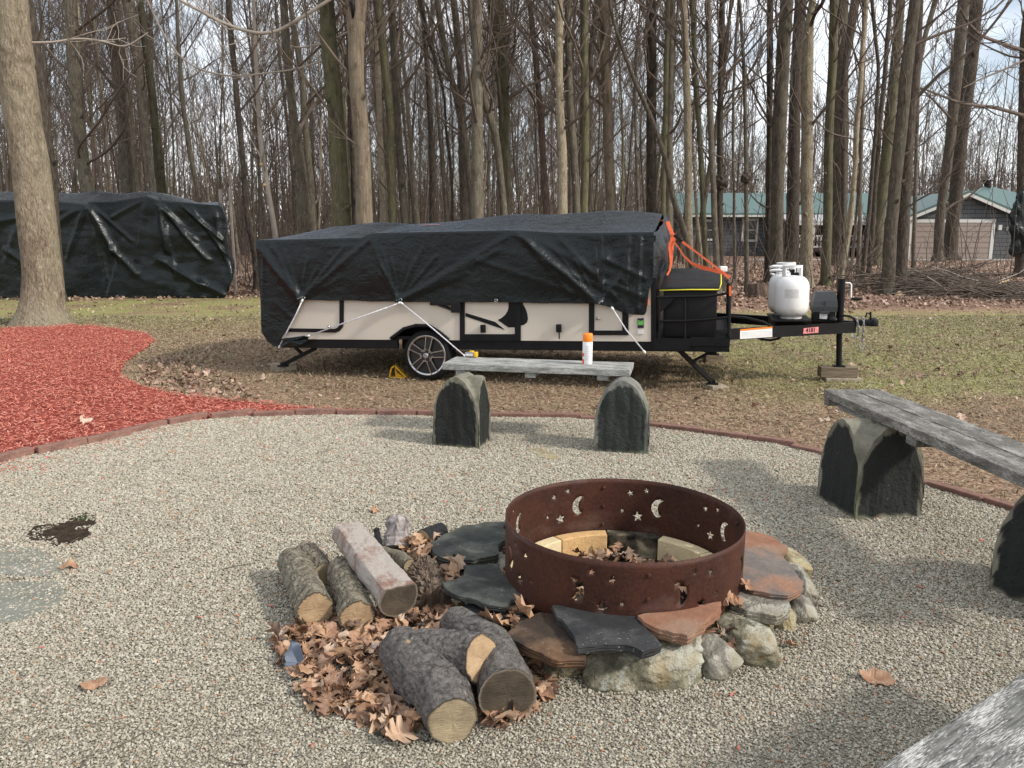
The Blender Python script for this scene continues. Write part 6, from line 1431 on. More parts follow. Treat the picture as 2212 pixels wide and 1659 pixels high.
def crown(acc, rg, TP, TR, h0, dens=1.0, lenf=1.0, twig=.006, levels=2, ang=(.5, 1.1), nprim=20, droop=0):
    """limbs and twigs on the trunk polyline TP (radii TR) above height h0"""
    zz = TP[:, 2]; top = zz[-1]
    for i in range(int(nprim*dens)):
        t = rg.random()**.85; z = h0+(top-h0)*t*.98; 
        p = np.array([np.interp(z, zz, TP[:, a]) for a in (0, 1)]+[z]); r0 = np.interp(z, zz, TR)
        az = rg.uniform(0, 6.28); el = rg.uniform(*ang); d = np.array([math.cos(az)*math.sin(el), math.sin(az)*math.sin(el), math.cos(el)])
        L_ = lenf*rg.uniform(.7, 1.5)*(1.6+1.6*(1-t)); rb = min(r0*.4, .008+.0085*L_)
        B = branch_path(rg, p, d, L_, 6, .35-droop, .20); k = len(B); acc.add(*tube_arr(B, np.linspace(rb, twig*1.2, k), 5))
        for j in range(int(rg.integers(5, 9)*dens)):
            s_ = rg.uniform(.2, 1); q = B[0]+0; fi = s_*(k-1); i0 = min(k-2, int(fi)); q = B[i0]+(B[i0+1]-B[i0])*(fi-i0); dv = (B[i0+1]-B[i0]); dv /= np.linalg.norm(dv)
            d2_ = dv+rg.normal(0, .55, 3)+np.array([0, 0, .15]); L2 = L_*rg.uniform(.25, .55)*(1.1-s_*.4)
            S_ = branch_path(rg, q, d2_, L2, 4, .3, .25); acc.add(*tube_arr(S_, np.linspace(max(twig, rb*.35), twig*.8, 5), 3))
            if levels > 1:
                for m_ in range(int(rg.integers(2, 5))):
                    a_ = rg.integers(1, 5); d3_ = (S_[a_]-S_[a_-1]); d3_ = d3_/np.linalg.norm(d3_)+rg.normal(0, .6, 3)
                    Q_ = branch_path(rg, S_[a_], d3_, L2*rg.uniform(.3, .7), 2, .2, .25); acc.add(*tube_arr(Q_, np.array([twig*.8, twig*.7, twig*.5]), 3))
def wobble_trunk(V, P, r, seed, n, fl=True):
    V = V.reshape(len(P), n, 3); o_ = np.random.default_rng(seed); C_ = P[:, None]
    for i in range(len(P)):
        for j in range(n):
            a = 2*math.pi*j/n; k = 1+.05*nz(math.cos(a)*1.5, math.sin(a)*1.5, P[i, 2]*1.1+seed)+.035*nz(math.cos(a)*4, math.sin(a)*4, P[i, 2]*2.5+seed)
            if n > 40:
                ca_, sa_ = math.cos(a), math.sin(a); z_ = P[i, 2]; k += .05*max(0, nz(ca_*2.2, sa_*2.2, z_*1.8+5))+.022*nz(ca_*9, sa_*9, z_*3)+.02*nz(ca_*16, sa_*16, z_*5)+.06*math.exp(-((z_-3.95+.12*ca_)/.05)**2)-.05*math.exp(-((z_-3.86+.12*ca_)/.03)**2)
                for zc_, ac_, am_ in ((4.9, -1.9, .16), (3.2, -1.2, .14), (2.5, -2.3, .12), (1.7, -2.0, .10), (4.4, -2.4, .12)):
                    da_ = (a-ac_+math.pi) % (2*math.pi)-math.pi; k += am_*math.exp(-(da_/.28)**2-((z_-zc_)/.11)**2)*(1+.8*nz(ca_*12, sa_*12, z_*9))
            V[i, j] = C_[i, 0]+(V[i, j]-C_[i, 0])*k
    return V.reshape(-1, 3)

GRP = 'bare trees at the edge of the wood'
# px polylines: (base y, [(x, y, width) from the top of the picture down], base x, bark, crown density, label)
T = [
 ('pale_tree', 702, [(22, -60, 56), (25, 0, 58), (37, 160, 68), (50, 260, 70), (67, 350, 70), (80, 480, 75), (93, 600, 78)], 95, 'bark_pale', .8, 'big pale sunlit tree at the left edge standing in the red mulch'),
 ('bare_tree', 652, [(40, -50, 30), (60, 30, 32), (85, 200, 30), (108, 400, 30)], 122, 'bark_dark', .6, 'dark trunk showing just behind the right side of the big pale tree'),
 ('bare_tree', 622, [(150, -40, 24), (152, 0, 24), (161, 150, 28), (171, 300, 26), (190, 410, 27)], 204, 'bark', 1.3, 'first thick trunk right of the big pale tree, crossed by a dark forked limb'),
 ('bare_tree', 618, [(236, -40, 15), (238, 0, 16), (253, 150, 22), (266, 300, 22), (277, 410, 25)], 283, 'bark', 1.0, 'straight trunk above the left part of the wrapped load'),
 ('bare_tree', 620, [(272, -40, 24), (276, 0, 24), (300, 150, 18), (317, 300, 15), (330, 410, 15)], 336, 'bark', 1.0, 'left one of two close trunks over the middle of the wrapped load'),
 ('bare_tree', 616, [(298, -40, 14), (302, 0, 14), (322, 150, 16), (338, 300, 17), (351, 410, 18)], 358, 'bark_moss', 1.0, 'right one of two close trunks over the middle of the wrapped load'),
 ('bare_tree', 612, [(380, -20, 6), (388, 150, 9), (405, 300, 10), (426, 410, 10)], 440, 'bark', .8, 'slim trunk leaning left above the right part of the wrapped load'),
 ('bare_tree', 628, [(488, -40, 11), (494, 0, 12), (510, 200, 12), (525, 350, 12), (534, 480, 13), (548, 520, 13)], 556, 'bark_dark', 1.0, 'slim dark trunk right of the wrapped load, crossing the pair with cut white stubs'),
 ('bare_tree', 625, [(550, 60, 7), (556, 200, 9), (566, 330, 10), (580, 420, 11), (595, 500, 12)], 600, 'twig_pale', .8, 'slim pale tree with two white sawn stubs left of the trailer tarp'),
 ('bare_tree', 640, [(609, -40, 15), (611, 0, 16), (620, 117, 17), (632, 233, 18), (646, 350, 24), (661, 480, 32)], 668, 'bark', 1.2, 'forked trunk widening downwards at the left end of the trailer tarp'),
 ('bare_tree', 634, [(624, -40, 10), (626, 0, 10), (640, 87, 12), (653, 175, 13), (661, 292, 14), (672, 400, 14)], 684, 'bark', .9, 'thin twin stem hugging the forked trunk at the left end of the trailer tarp'),
 ('mossy_tree', 645, [(702, -50, 30), (705, 0, 31), (713, 117, 34), (725, 233, 36), (734, 350, 37), (740, 481, 42)], 744, 'bark_moss', 1.3, 'thick mossy green trunk left of the peeling tree'),
 ('peeling_tree', 648, [(768, -50, 44), (769, 0, 46), (769, 87, 34), (770, 175, 32), (778, 262, 33), (783, 320, 31), (786, 408, 34), (788, 481, 36)], 792, 'bark_pink', .9, 'thick tan trunk with peeling bark and a hollow at the top'),
 ('bare_tree', 642, [(757, 200, 8), (760, 262, 10), (764, 360, 14), (768, 467, 16)], 770, 'bark_dark', .5, 'dark stem pressed against the left side of the peeling trunk'),
 ('bare_tree', 634, [(812, -40, 20), (815, 0, 20), (833, 146, 18), (842, 233, 18), (845, 350, 18), (848, 480, 18)], 851, 'bark_moss', 1.2, 'first straight trunk right of the peeling tree'),
 ('bare_tree', 630, [(842, -40, 14), (845, 0, 14), (853, 146, 16), (859, 262, 16), (867, 380, 17), (874, 480, 17)], 880, 'bark', 1.2, 'second trunk right of the peeling tree, leaning slightly right'),
 ('bare_tree', 610, [(814, 60, 10), (816, 117, 12), (819, 220, 12), (822, 330, 13), (828, 470, 13)], 830, 'bark_pale', .8, 'pale lichened trunk far behind, just right of the peeling tree'),
 ('bare_tree', 620, [(862, 0, 6), (870, 117, 7), (883, 262, 9), (900, 467, 11)], 905, 'bark', .8, 'thin leaning trunk right of the twin trunks behind the tarp'),
 ('bare_tree', 618, [(900, -40, 8), (906, 0, 8), (926, 87, 10), (944, 140, 7), (960, 204, 5), (964, 292, 6), (973, 350, 6), (979, 478, 6)], 980, 'bark_dark', .9, 'thin dark crooked stem with a sharp kink above the tarp'),
 ('bare_tree', 622, [(940, -40, 12), (944, 0, 12), (961, 117, 12), (985, 204, 13), (1002, 292, 14), (1017, 408, 15), (1020, 480, 15)], 1024, 'bark', 1.1, 'grey trunk leaning left to right behind the middle of the tarp'),
 ('bare_tree', 614, [(976, -40, 14), (979, 0, 14), (996, 146, 16), (999, 292, 18), (1002, 467, 18)], 1003, 'bark_dark', 1.1, 'dark upright trunk just left of the grey leaning one'),
 ('bare_tree', 640, [(1031, -50, 20), (1031, 0, 20), (1031, 175, 22), (1031, 292, 24), (1031, 467, 27)], 1031, 'bark', 1.2, 'straight stout trunk over the middle of the tarp, freckled low down'),
 ('bare_tree', 636, [(1012, -40, 10), (1017, 30, 12), (1031, 146, 14), (1049, 233, 15), (1069, 274, 16), (1078, 350, 15), (1090, 461, 14)], 1098, 'bark', 1.0, 'curved trunk swinging right across the stout middle trunk'),
 ('bare_tree', 630, [(1062, -40, 25), (1066, 0, 26), (1078, 117, 28), (1087, 190, 24), (1088, 292, 20), (1090, 437, 20)], 1091, 'bark_moss', 1.3, 'thick many limbed trunk right of the curved one'),
 ('bare_tree', 622, [(1088, 0, 10), (1093, 146, 12), (1096, 300, 13), (1098, 437, 14)], 1100, 'bark', .8, 'narrow trunk touching the right side of the many limbed one'),
 ('bare_tree', 622, [(1138, -40, 10), (1144, 0, 10), (1156, 117, 12), (1167, 233, 13), (1173, 350, 14), (1182, 467, 17)], 1187, 'bark_red', 1.2, 'reddish slim trunk left of the smooth pale one'),
 ('bare_tree', 638, [(1208, -50, 15), (1208, 0, 16), (1208, 117, 16), (1208, 204, 16), (1215, 320, 19), (1216, 456, 20)], 1218, 'bark_pale', 1.0, 'smooth pale trunk above the right half of the tarp'),
 ('bare_tree', 636, [(1227, -50, 13), (1227, 0, 13), (1227, 146, 14), (1234, 262, 17), (1243, 380, 17), (1247, 456, 17)], 1250, 'bark', 1.0, 'rough trunk just right of the smooth pale one'),
 ('bare_tree', 636, [(1263, -50, 16), (1263, 0, 16), (1263, 146, 16), (1265, 292, 16), (1262, 452, 17)], 1262, 'bark_moss', 1.1, 'straight greenish trunk right of the rough one'),
 ('bare_tree', 620, [(1294, -50, 12), (1290, 0, 12), (1278, 87, 10), (1272, 146, 9), (1272, 300, 9), (1274, 440, 10)], 1274, 'bark', .9, 'slim trunk leaning right at the top beside the greenish one'),
 ('bare_tree', 626, [(1307, -50, 24), (1307, 0, 24), (1307, 117, 22), (1313, 262, 20), (1319, 437, 22)], 1322, 'bark_pink', 1.2, 'stout brown trunk over the right part of the tarp'),
 ('bare_tree', 665, [(1310, -50, 8), (1316, 0, 8), (1328, 58, 8), (1354, 128, 8), (1374, 190, 9), (1398, 228, 10), (1415, 277, 10), (1441, 350, 11), (1453, 437, 12), (1471, 478, 13), (1490, 540, 13)], 1505, 'bark_dark', .8, 'long snaking dark sapling leaning from upper left down to the cargo bag'),
 ('bare_tree', 628, [(1406, -50, 20), (1406, 0, 20), (1408, 146, 21), (1407, 262, 21), (1407, 437, 22)], 1407, 'bark_dark', 1.2, 'dark straight trunk behind the right end of the tarp'),
 ('bare_tree', 632, [(1446, -50, 11), (1444, 0, 11), (1440, 117, 12), (1438, 262, 12), (1433, 437, 13)], 1431, 'bark_moss', .9, 'left one of a close pair of slim trunks over the tarp end'),
 ('bare_tree', 632, [(1454, -50, 12), (1453, 0, 12), (1450, 146, 13), (1447, 292, 13), (1446, 452, 14)], 1446, 'bark', .9, 'right one of a close pair of slim trunks over the tarp end'),
 ('bare_tree', 640, [(1474, -50, 14), (1476, 0, 14), (1482, 117, 15), (1485, 262, 16), (1488, 467, 17)], 1489, 'bark_pale', 1.0, 'lichen flecked trunk just right of the tarp end'),
 ('bare_tree', 632, [(1492, -50, 10), (1494, 0, 10), (1500, 117, 11), (1506, 233, 11), (1517, 379, 12), (1520, 481, 12)], 1528, 'bark_moss', .9, 'slender trunk bending right above the cargo bag'),
 ('dead_sapling', 630, [(1459, 204, 4), (1480, 250, 5), (1494, 286, 6), (1499, 350, 7), (1503, 437, 7)], 1522, 'bark_pale', 0, 'thin dead sapling studded with white shelf fungus'),
 ('bare_tree', 634, [(1530, -50, 11), (1530, 0, 11), (1532, 117, 12), (1533, 233, 13), (1538, 350, 13), (1544, 467, 13)], 1550, 'bark', .9, 'slim trunk leaning onto the knobbly trunk left of the house roof'),
 ('bare_tree', 632, [(1562, -50, 12), (1560, 0, 12), (1558, 146, 12), (1555, 262, 12), (1555, 467, 14)], 1556, 'bark_dark', .9, 'dark trunk with a big burl halfway up at the left end of the house'),
 ('bare_tree', 632, [(1596, -20, 6), (1599, 30, 6), (1608, 146, 8), (1611, 292, 8), (1612, 467, 9)], 1613, 'bark', .8, 'slim knobbed trunk in front of the left house window'),
 ('bare_tree', 605, [(1597, -20, 6), (1596, 0, 6), (1584, 175, 6), (1584, 320, 6), (1586, 470, 6)], 1588, 'bark', .7, 'very thin straight stem left of the house window'),
 ('bare_tree', 610, [(1664, -50, 13), (1664, 0, 13), (1662, 292, 13), (1660, 467, 14)], 1658, 'bark_dark', .9, 'dark straight trunk above the propane tanks, left of the thick ones'),
 ('bare_tree', 612, [(1702, -50, 26), (1700, 0, 26), (1691, 117, 28), (1684, 262, 30), (1678, 467, 26)], 1675, 'bark', 1.2, 'first thick trunk leaning right over the house, left of the broad dark one'),
 ('bare_tree', 566, [(1732, -50, 24), (1730, 0, 24), (1722, 117, 24), (1716, 262, 24), (1712, 480, 28)], 1709, 'bark_dark', 1.0, 'broad dark trunk with a flared foot near the house porch'),
 ('bare_tree', 622, [(1758, -50, 14), (1756, 0, 14), (1747, 58, 18), (1744, 146, 24), (1743, 292, 24), (1743, 480, 25)], 1741, 'bark_pale', 1.0, 'sunlit knotty trunk rising behind the propane tanks'),
 ('bare_tree', 618, [(1803, -50, 18), (1802, 0, 18), (1800, 117, 18), (1795, 204, 17), (1790, 292, 18), (1788, 467, 19)], 1783, 'bark_moss', 1.0, 'smooth greenish trunk above the battery box'),
 ('ridged_tree', 575, [(1820, -50, 23), (1820, 0, 23), (1817, 117, 28), (1817, 292, 30), (1813, 481, 31)], 1811, 'bark', 1.1, 'broad ridged trunk with a flared foot right of the battery box'),
 ('bare_tree', 578, [(1856, -50, 18), (1848, 0, 19), (1832, 102, 16), (1822, 170, 12), (1822, 480, 8)], 1822, 'bark_dark', .8, 'limb like trunk splitting right from the broad ridged trunk'),
 ('bare_tree', 622, [(1874, -50, 9), (1872, 0, 9), (1863, 117, 10), (1854, 233, 10), (1846, 380, 10), (1837, 481, 11)], 1812, 'bark_pale', .8, 'slender leaning trunk meeting the jack post'),
 ('bare_tree', 604, [(1866, 0, 8), (1866, 100, 8), (1864, 204, 8), (1860, 320, 8), (1857, 481, 9)], 1853, 'bark', .7, 'left stem of three thin ones right of the jack'),
 ('bare_tree', 610, [(1882, -40, 7), (1884, 15, 7), (1898, 146, 7), (1892, 292, 8), (1883, 380, 8), (1876, 481, 9)], 1861, 'bark', .8, 'middle stem of three thin ones right of the jack'),
 ('bare_tree', 598, [(1925, -50, 9), (1923, 0, 9), (1913, 146, 9), (1901, 262, 10), (1892, 380, 10), (1886, 481, 10)], 1877, 'bark_dark', .8, 'right stem of three thin ones right of the jack'),
 ('bare_tree', 576, [(1948, -50, 18), (1946, 0, 18), (1933, 146, 20), (1919, 292, 22), (1904, 437, 22), (1898, 481, 22)], 1891, 'bark_moss', 1.1, 'mossy trunk leaning right between the thin stems and the big pair'),
 ('bare_tree', 637, [(1982, -50, 22), (1977, 0, 22), (1959, 146, 24), (1945, 292, 25), (1930, 437, 25), (1926, 481, 25)], 1915, 'bark', 1.1, 'left trunk of the big leaning pair left of the garage'),
 ('bare_tree', 634, [(1988, -50, 14), (1986, 30, 15), (1977, 146, 20), (1962, 292, 23), (1954, 437, 25)], 1943, 'bark_dark', 1.1, 'right trunk of the big leaning pair left of the garage'),
 ('bare_tree', 590, [(2030, -40, 11), (2021, 0, 11), (1998, 80, 10), (1984, 150, 8), (1980, 300, 8), (1976, 460, 8)], 1972, 'bark', .8, 'slim trunk bending away right behind the big leaning pair'),
 ('bare_tree', 565, [(2086, -50, 22), (2082, 0, 22), (2067, 146, 24), (2054, 292, 20), (2043, 380, 18), (2030, 467, 18)], 2026, 'bark', 1.3, 'left trunk of the tall pair before the garage door'),
 ('bare_tree', 562, [(2112, -50, 24), (2110, 0, 24), (2097, 146, 26), (2079, 262, 26), (2067, 408, 26), (2057, 481, 26)], 2052, 'bark_dark', 1.3, 'right trunk of the tall pair before the garage door'),
 ('bare_tree', 600, [(2215, 60, 18), (2212, 200, 20), (2209, 400, 22)], 2206, 'bark_dark', 1.0, 'dark trunk at the right edge with black sheeting on it'),
]
for ti, (nm, by, pl, bx, bk_, dn, lab) in enumerate(T):
    rg = np.random.default_rng(100+ti); B_ = G(bx, by); Y_ = B_.y
    pts = [(*YP(x_, y_, Y_), w_/F*(Y_*.983)*.5) for x_, y_, w_ in pl]; pts = sorted(pts, key=lambda q: q[2]); lowr = pts[0][3]
    b0 = (B_.x, Y_, 0.0, lowr*1.35)
    zt_ = pts[-1][2]; dx = (pts[-1][0]-pts[-2][0])/max(.2, pts[-1][2]-pts[-2][2]); dead = nm == 'dead_sapling'
    Ht = max(zt_+2, 10.5+rg.uniform(0, 3)+ (Y_-15)*.08)
    mid = [(b0[0], b0[1], .0, lowr*1.75), (b0[0], b0[1], .14, lowr*1.35), (b0[0]*.85+pts[0][0]*.15, Y_, max(.3, pts[0][2]*.12+.05), lowr*1.12)]
    ext = [] if dead else [(pts[-1][0]+dx*.6*(Ht-zt_)*f, Y_+rg.normal(0, .15)*(Ht-zt_)*f, zt_+(Ht-zt_)*f, pts[-1][3]*(1-f)+.012*f) for f in (.25, .5, .75, 1)]
    K_ = mid+pts+ext; zs = np.array([k[2] for k in K_]); A_ = np.array(K_)
    zz = np.concatenate([np.linspace(0, .5, 5)[:-1], np.arange(.5, zs[-1], .22 if ti else .045)]) if by > 600 else np.linspace(0, zs[-1], 40)
    P_ = np.stack([np.interp(zz, zs, A_[:, 0]), np.interp(zz, zs, A_[:, 1]), zz], 1); r_ = np.interp(zz, zs, A_[:, 3])
    for _ in range(2): P_[1:-1] = (P_[:-2]+2*P_[1:-1]+P_[2:])/4
    P_[1:, 0] += np.array([.018*nz(z*.9, ti) for z in zz[1:]])*min(1.5, Y_/18)
    loc = np.array([B_.x, Y_, 0]); nseg = 56 if ti == 0 else 20 if by > 640 else 12
    acc = Acc(); V, f = tube_arr(P_-loc, r_, nseg); V = wobble_trunk(V, P_-loc, r_, ti, nseg); acc.add(V, f)
    if not dead:   # knots
        for _ in range(int(rg.integers(1, 4))):
            i_ = int(rg.integers(len(P_)//6, len(P_)*2//3)); az = rg.uniform(3.4, 6.0); c_ = P_[i_]-loc; d_ = np.array([math.cos(az), math.sin(az), .5]); L_ = r_[i_]*1.5
            acc.add(*tube_arr(np.array([c_, c_+d_*L_*.8, c_+d_*L_*1.1]), np.array([r_[i_]*.45, r_[i_]*.30, r_[i_]*.08]), 8))
    e = empty(nm, tuple(loc)); tag(e, lab, 'tree', GRP)
    V, f = acc.get(); np_obj('trunk', V, f, M[bk_ if bk_ in M else 'bark'], parent=e, smooth_=True)
    ca = Acc()
    if dn > 0:
        tw = .0045*max(1, Y_/18)
        crown(ca, rg, P_-loc, r_, 3.6 if ti else 4.6, dens=dn*.72, twig=tw, nprim=20, lenf=1.0)
        crown(ca, rg, P_-loc, r_, 1.8 if ti else 3.0, dens=.6, twig=tw, nprim=8, lenf=.62, ang=(.8, 1.4))
        # explicit limbs seen in the picture
        V, f = ca.get(); np_obj('branches', V, f, M['twig'] if bk_ != 'twig_pale' else M['twig_pale'], parent=e)
    if dead:
        fb = MB(); 
        for k in range(26):
            z_ = np.interp(rg.uniform(240, 430), [y for _, y, _ in pl], [YP(1500, y, Y_).z for _, y, _ in pl]); x_ = np.interp(z_, zz, P_[:, 0])-B_.x
            fb.box((x_+rg.uniform(-.05, .06), -.06, z_), (.05, .05, .014), bev=.004)
        fb.build('shelf_fungus', M['white'], e)
    if 'burl' in lab or 'knobbed' in lab:
        z_ = YP(bx, 395 if 'burl' in lab else 385, Y_).z; x_ = np.interp(z_, zz, P_[:, 0])-B_.x; bm = bmesh.new(); bmesh.ops.create_icosphere(bm, subdivisions=3, radius=.17 if 'burl' in lab else .12)
        for v in bm.verts: v.co *= 1+.35*fbm(v.co.x*14, v.co.y*14, v.co.z*14)
        me = bpy.data.meshes.new('burl'); bm.to_mesh(me); bm.free(); me.materials.append(M['bark_dark']); o = bpy.data.objects.new('burl', me); C.objects.link(o); o.parent = e; o.location = (x_, -.04, z_)
    if 'sawn stubs' in lab:
        for py_ in (357, 401):
            z_ = YP(bx, py_, Y_).z; x_ = np.interp(z_, zz, P_[:, 0])-B_.x; q = MB(); q.tube([(x_, 0, z_), (x_-.07, -.09, z_+.02)], .035, 8); q.build('sawn_stub', M['cutwood'], e)
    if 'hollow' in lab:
        z_ = YP(765, 20, Y_).z; x_ = np.interp(z_, zz, P_[:, 0])-B_.x; q = MB(); rr_ = np.interp(z_, zz, r_); q.tube([(x_-.03, -rr_*.93, z_-.22), (x_-.02, -rr_*1.0, z_-.05), (x_-.03, -rr_*1.02, z_+.10), (x_-.03, -rr_*.96, z_+.2)], [.015, .05, .055, .02], 10); q.build('hollow', M['black'], e, smooth_=True)  # shade inside the hole put in as black colour on a raised lump
# limbs traced over the picture, each belongs to one tree
def limb(tree_label, path, Yd, w0, w1, m='twig', side=7):
    e = next(o for o in bpy.data.objects if o.get('label', '') == tree_label); P_ = []
    for i, (x_, y_) in enumerate(path):
        t = i/(len(path)-1); p = YP(x_, y_, e.location.y+(Yd-e.location.y)*min(1, t*1.2)); P_.append(np.array(p)-np.array(e.location))
    P_ = np.array(P_); tt = np.linspace(0, 1, len(P_)); t2 = np.linspace(0, 1, len(P_)*5); P2 = np.stack([np.interp(t2, tt, P_[:, k]) for k in range(3)], 1)
    for _ in range(4): P2[1:-1] = (P2[:-2]+2*P2[1:-1]+P2[2:])/4
    k_ = e.location.y*.98/F; r_ = np.linspace(w0*k_/2, w1*k_/2*Yd/e.location.y, len(P2)); acc = Acc(); acc.add(*tube_arr(P2, r_, 8)); rg = np.random.default_rng(int(path[0][0]))
    for j in range(side):
        i_ = int(rg.integers(len(P2)//4, len(P2)-2)); d_ = P2[i_+1]-P2[i_-1]; d_ /= np.linalg.norm(d_); d_ = d_+rg.normal(0, .5, 3)*np.array([1, .6, 1]); S_ = branch_path(rg, P2[i_], d_, rg.uniform(.5, 1.3), 5, .2, .3); acc.add(*tube_arr(S_, np.linspace(max(.006, r_[i_]*.5), .004, 6), 4))
        for _ in range(3):
            a_ = int(rg.integers(1, 5)); Q_ = branch_path(rg, S_[a_], (S_[a_]-S_[a_-1])/.2+rg.normal(0, .8, 3), .4, 3, .1, .3); acc.add(*tube_arr(Q_, np.linspace(.0045, .003, 4), 3))
    V, f = acc.get(); np_obj('limb', V, f, M[m], parent=e)
Lb = {t[6][:22]: t[6] for t in T}
big = T[0][6]; mossy = T[11][6]; peel = T[12][6]
limb(peel, [(755, -30), (720, -5), (640, 45), (600, 68), (560, 73), (520, 64), (470, 45), (430, 22), (390, 2), (370, -20)], 17, 8, 6, 'twig_pale', 9)
limb(peel, [(770, 60), (700, 95), (640, 105), (590, 85), (540, 78)], 19, 5, 2, 'twig_pale', 5)
limb(big, [(30, 92), (110, 92), (170, 82), (220, 88), (270, 104), (320, 70)], 12.5, 5, 2, 'twig_pale', 5)
limb(mossy, [(700, 130), (640, 150), (560, 160), (500, 166), (430, 152), (385, 120), (350, 70), (318, 0)], 19, 3, 4.5, 'twig_pale', 8)
limb(T[9][6], [(640, 330), (640, 290), (680, 220), (740, 185), (790, 140), (830, 100), (870, 50)], 20, 8, 4, 'twig', 9)
limb(T[9][6], [(636, 320), (640, 270), (690, 210), (760, 150), (790, 112)], 21, 6, 3, 'twig', 6)
limb(T[2][6], [(176, 355), (165, 320), (210, 270), (255, 195), (310, 130)], 20, 6, 4, 'twig', 8)
limb(T[2][6], [(178, 358), (230, 330), (270, 280), (280, 230), (290, 160)], 20, 6, 4, 'twig', 8)
limb(T[2][6], [(160, 70), (200, 40), (240, 10), (260, -20)], 20, 6, 5, 'twig', 6)
limb(T[26][6], [(1204, 190), (1180, 150), (1160, 115), (1130, 70), (1106, 40), (1080, 0)], 19, 7, 5, 'twig', 6)
limb(T[34][6], [(1444, 105), (1420, 90), (1400, 45), (1388, 25), (1380, -10)], 20, 9, 6, 'twig', 5)
limb(T[45][6], [(1750, 60), (1760, 30), (1775, 10), (1790, -20)], 20, 8, 6, 'bark_dark', 4)
limb(T[57][6], [(2056, 260), (2030, 230), (2000, 200), (1985, 190)], 40, 5, 3, 'twig', 8)
limb(T[59][6], [(2212, 250), (2150, 232), (2110, 228), (2070, 222), (2030, 205), (1990, 190)], 19, 8, 3, 'twig', 12)
limb(T[59][6], [(2212, 110), (2160, 92), (2120, 78), (2090, 50), (2070, 10)], 19, 8, 3, 'twig', 12)
limb(T[59][6], [(2212, 130), (2170, 150), (2120, 170), (2080, 190)], 19, 5, 2, 'twig', 9)
limb(T[52][6], [(1905, 525), (1860, 565), (1830, 585), (1790, 600)], 21, 6, 4, 'bark_dark', 4)
limb(T[57][6], [(2035, 460), (2060, 440), (2095, 425), (2140, 380)], 45, 7, 3, 'bark_dark', 5)
# black sheeting on the trunk at the right edge
cz_ = crop(2360, 420, 5.53); eL = T[59][6]; e = next(o for o in bpy.data.objects if o.get('label', '') == eL); Yb = e.location.y-.35
q = MB(); sh = [cz_(*p) for p in [(1075, 310), (1010, 370), (960, 490), (905, 640), (915, 760), (905, 880), (930, 970), (925, 1080), (890, 1180), (960, 1230), (1060, 1180), (1200, 1180), (1200, 310)]]
S2 = [(YP(a, b_, Yb).x, YP(a, b_, Yb).z) for a, b_ in sh]; cx_, cz2 = sum(a for a, _ in S2)/len(S2), sum(b_ for _, b_ in S2)/len(S2); nS = len(S2)
def shf(u, v):
    t = u*nS; i = int(t) % nS; f = t-int(t); x = S2[i][0]*(1-f)+S2[(i+1) % nS][0]*f; z = S2[i][1]*(1-f)+S2[(i+1) % nS][1]*f; x += .05*fbm(x*9, z*9, 2); x = cx_+(x-cx_)*v; z = cz2+(z-cz2)*v
    return (x, Yb-.10*(1-v)+.07*fbm(x*5, z*3, 4)*(1-v**4), z)
q.grid(nS*8, 14, shf); o = q.build('black_sheeting', M['tarp'], smooth_=True); so_ = o.modifiers.new('thickness', 'SOLIDIFY'); so_.thickness = .02; tag(o, 'ragged black plastic sheeting hanging by the trunk at the right edge', 'plastic sheeting')

# mid distance trees: shared meshes, each an object of its own
protos = []
for k in range(10):
    rg = np.random.default_rng(500+k); Hh = rg.uniform(12, 19); zz = np.linspace(0, Hh, 22); lean = rg.normal(0, .035, 2); ph = rg.uniform(0, 6, 2)
    P_ = np.stack([lean[0]*zz+.16*np.sin(zz*.42+ph[0])-.16*np.sin(ph[0]), lean[1]*zz+.16*np.sin(zz*.36+ph[1])-.16*np.sin(ph[1]), zz], 1); r0 = rg.uniform(.04, .095); r_ = r0*(1-.8*zz/Hh); r_[0] *= 1.3
    V, f = tube_arr(P_, r_, 8); acc = Acc(); crown(acc, rg, P_, r_, Hh*.27, dens=1.05, twig=.0068, nprim=27, lenf=1.05, ang=(.35, .95)); crown(acc, rg, P_, r_, 1.5, dens=.6, twig=.008, nprim=7, lenf=.5, ang=(.8, 1.4), levels=1)
    protos.append((V, f, *acc.get()))
meshes = []; rgm = random.Random(77); cnt = 0
def wall_free(x_, y_):
    if 44 < y_ < 70 and gx(1455, y_) < x_ < gx(2300, y_): return False
    return True
spots = []
tries = 0
while len(spots) < 205 and tries < 9000:
    tries += 1
    y_ = 27+ (rgm.random()**1.2)*42; x_ = rgm.uniform(-1, 1)*(.66*y_+1.5)
    if not wall_free(x_, y_): continue
    if y_ < 50 and x_ > gx(1935, y_): continue
    if y_ < 44 and x_ > gx(1490, y_) and rgm.random() < .88: continue
    if x_ > -2 and y_ < 26 and rgm.random() < .5: continue
    if all((x_-a)**2+(y_-b_)**2 > .8 for a, b_ in spots): spots.append((x_, y_))
labs = ['slender bare tree standing deep in the wood', 'slender bare tree standing deep in the wood']
first = {}
barks = ['bark', 'bark_dark', 'bark', 'bark_red', 'bark', 'bark_moss', 'bark', 'bark_dark', 'bark', 'bark_pale']
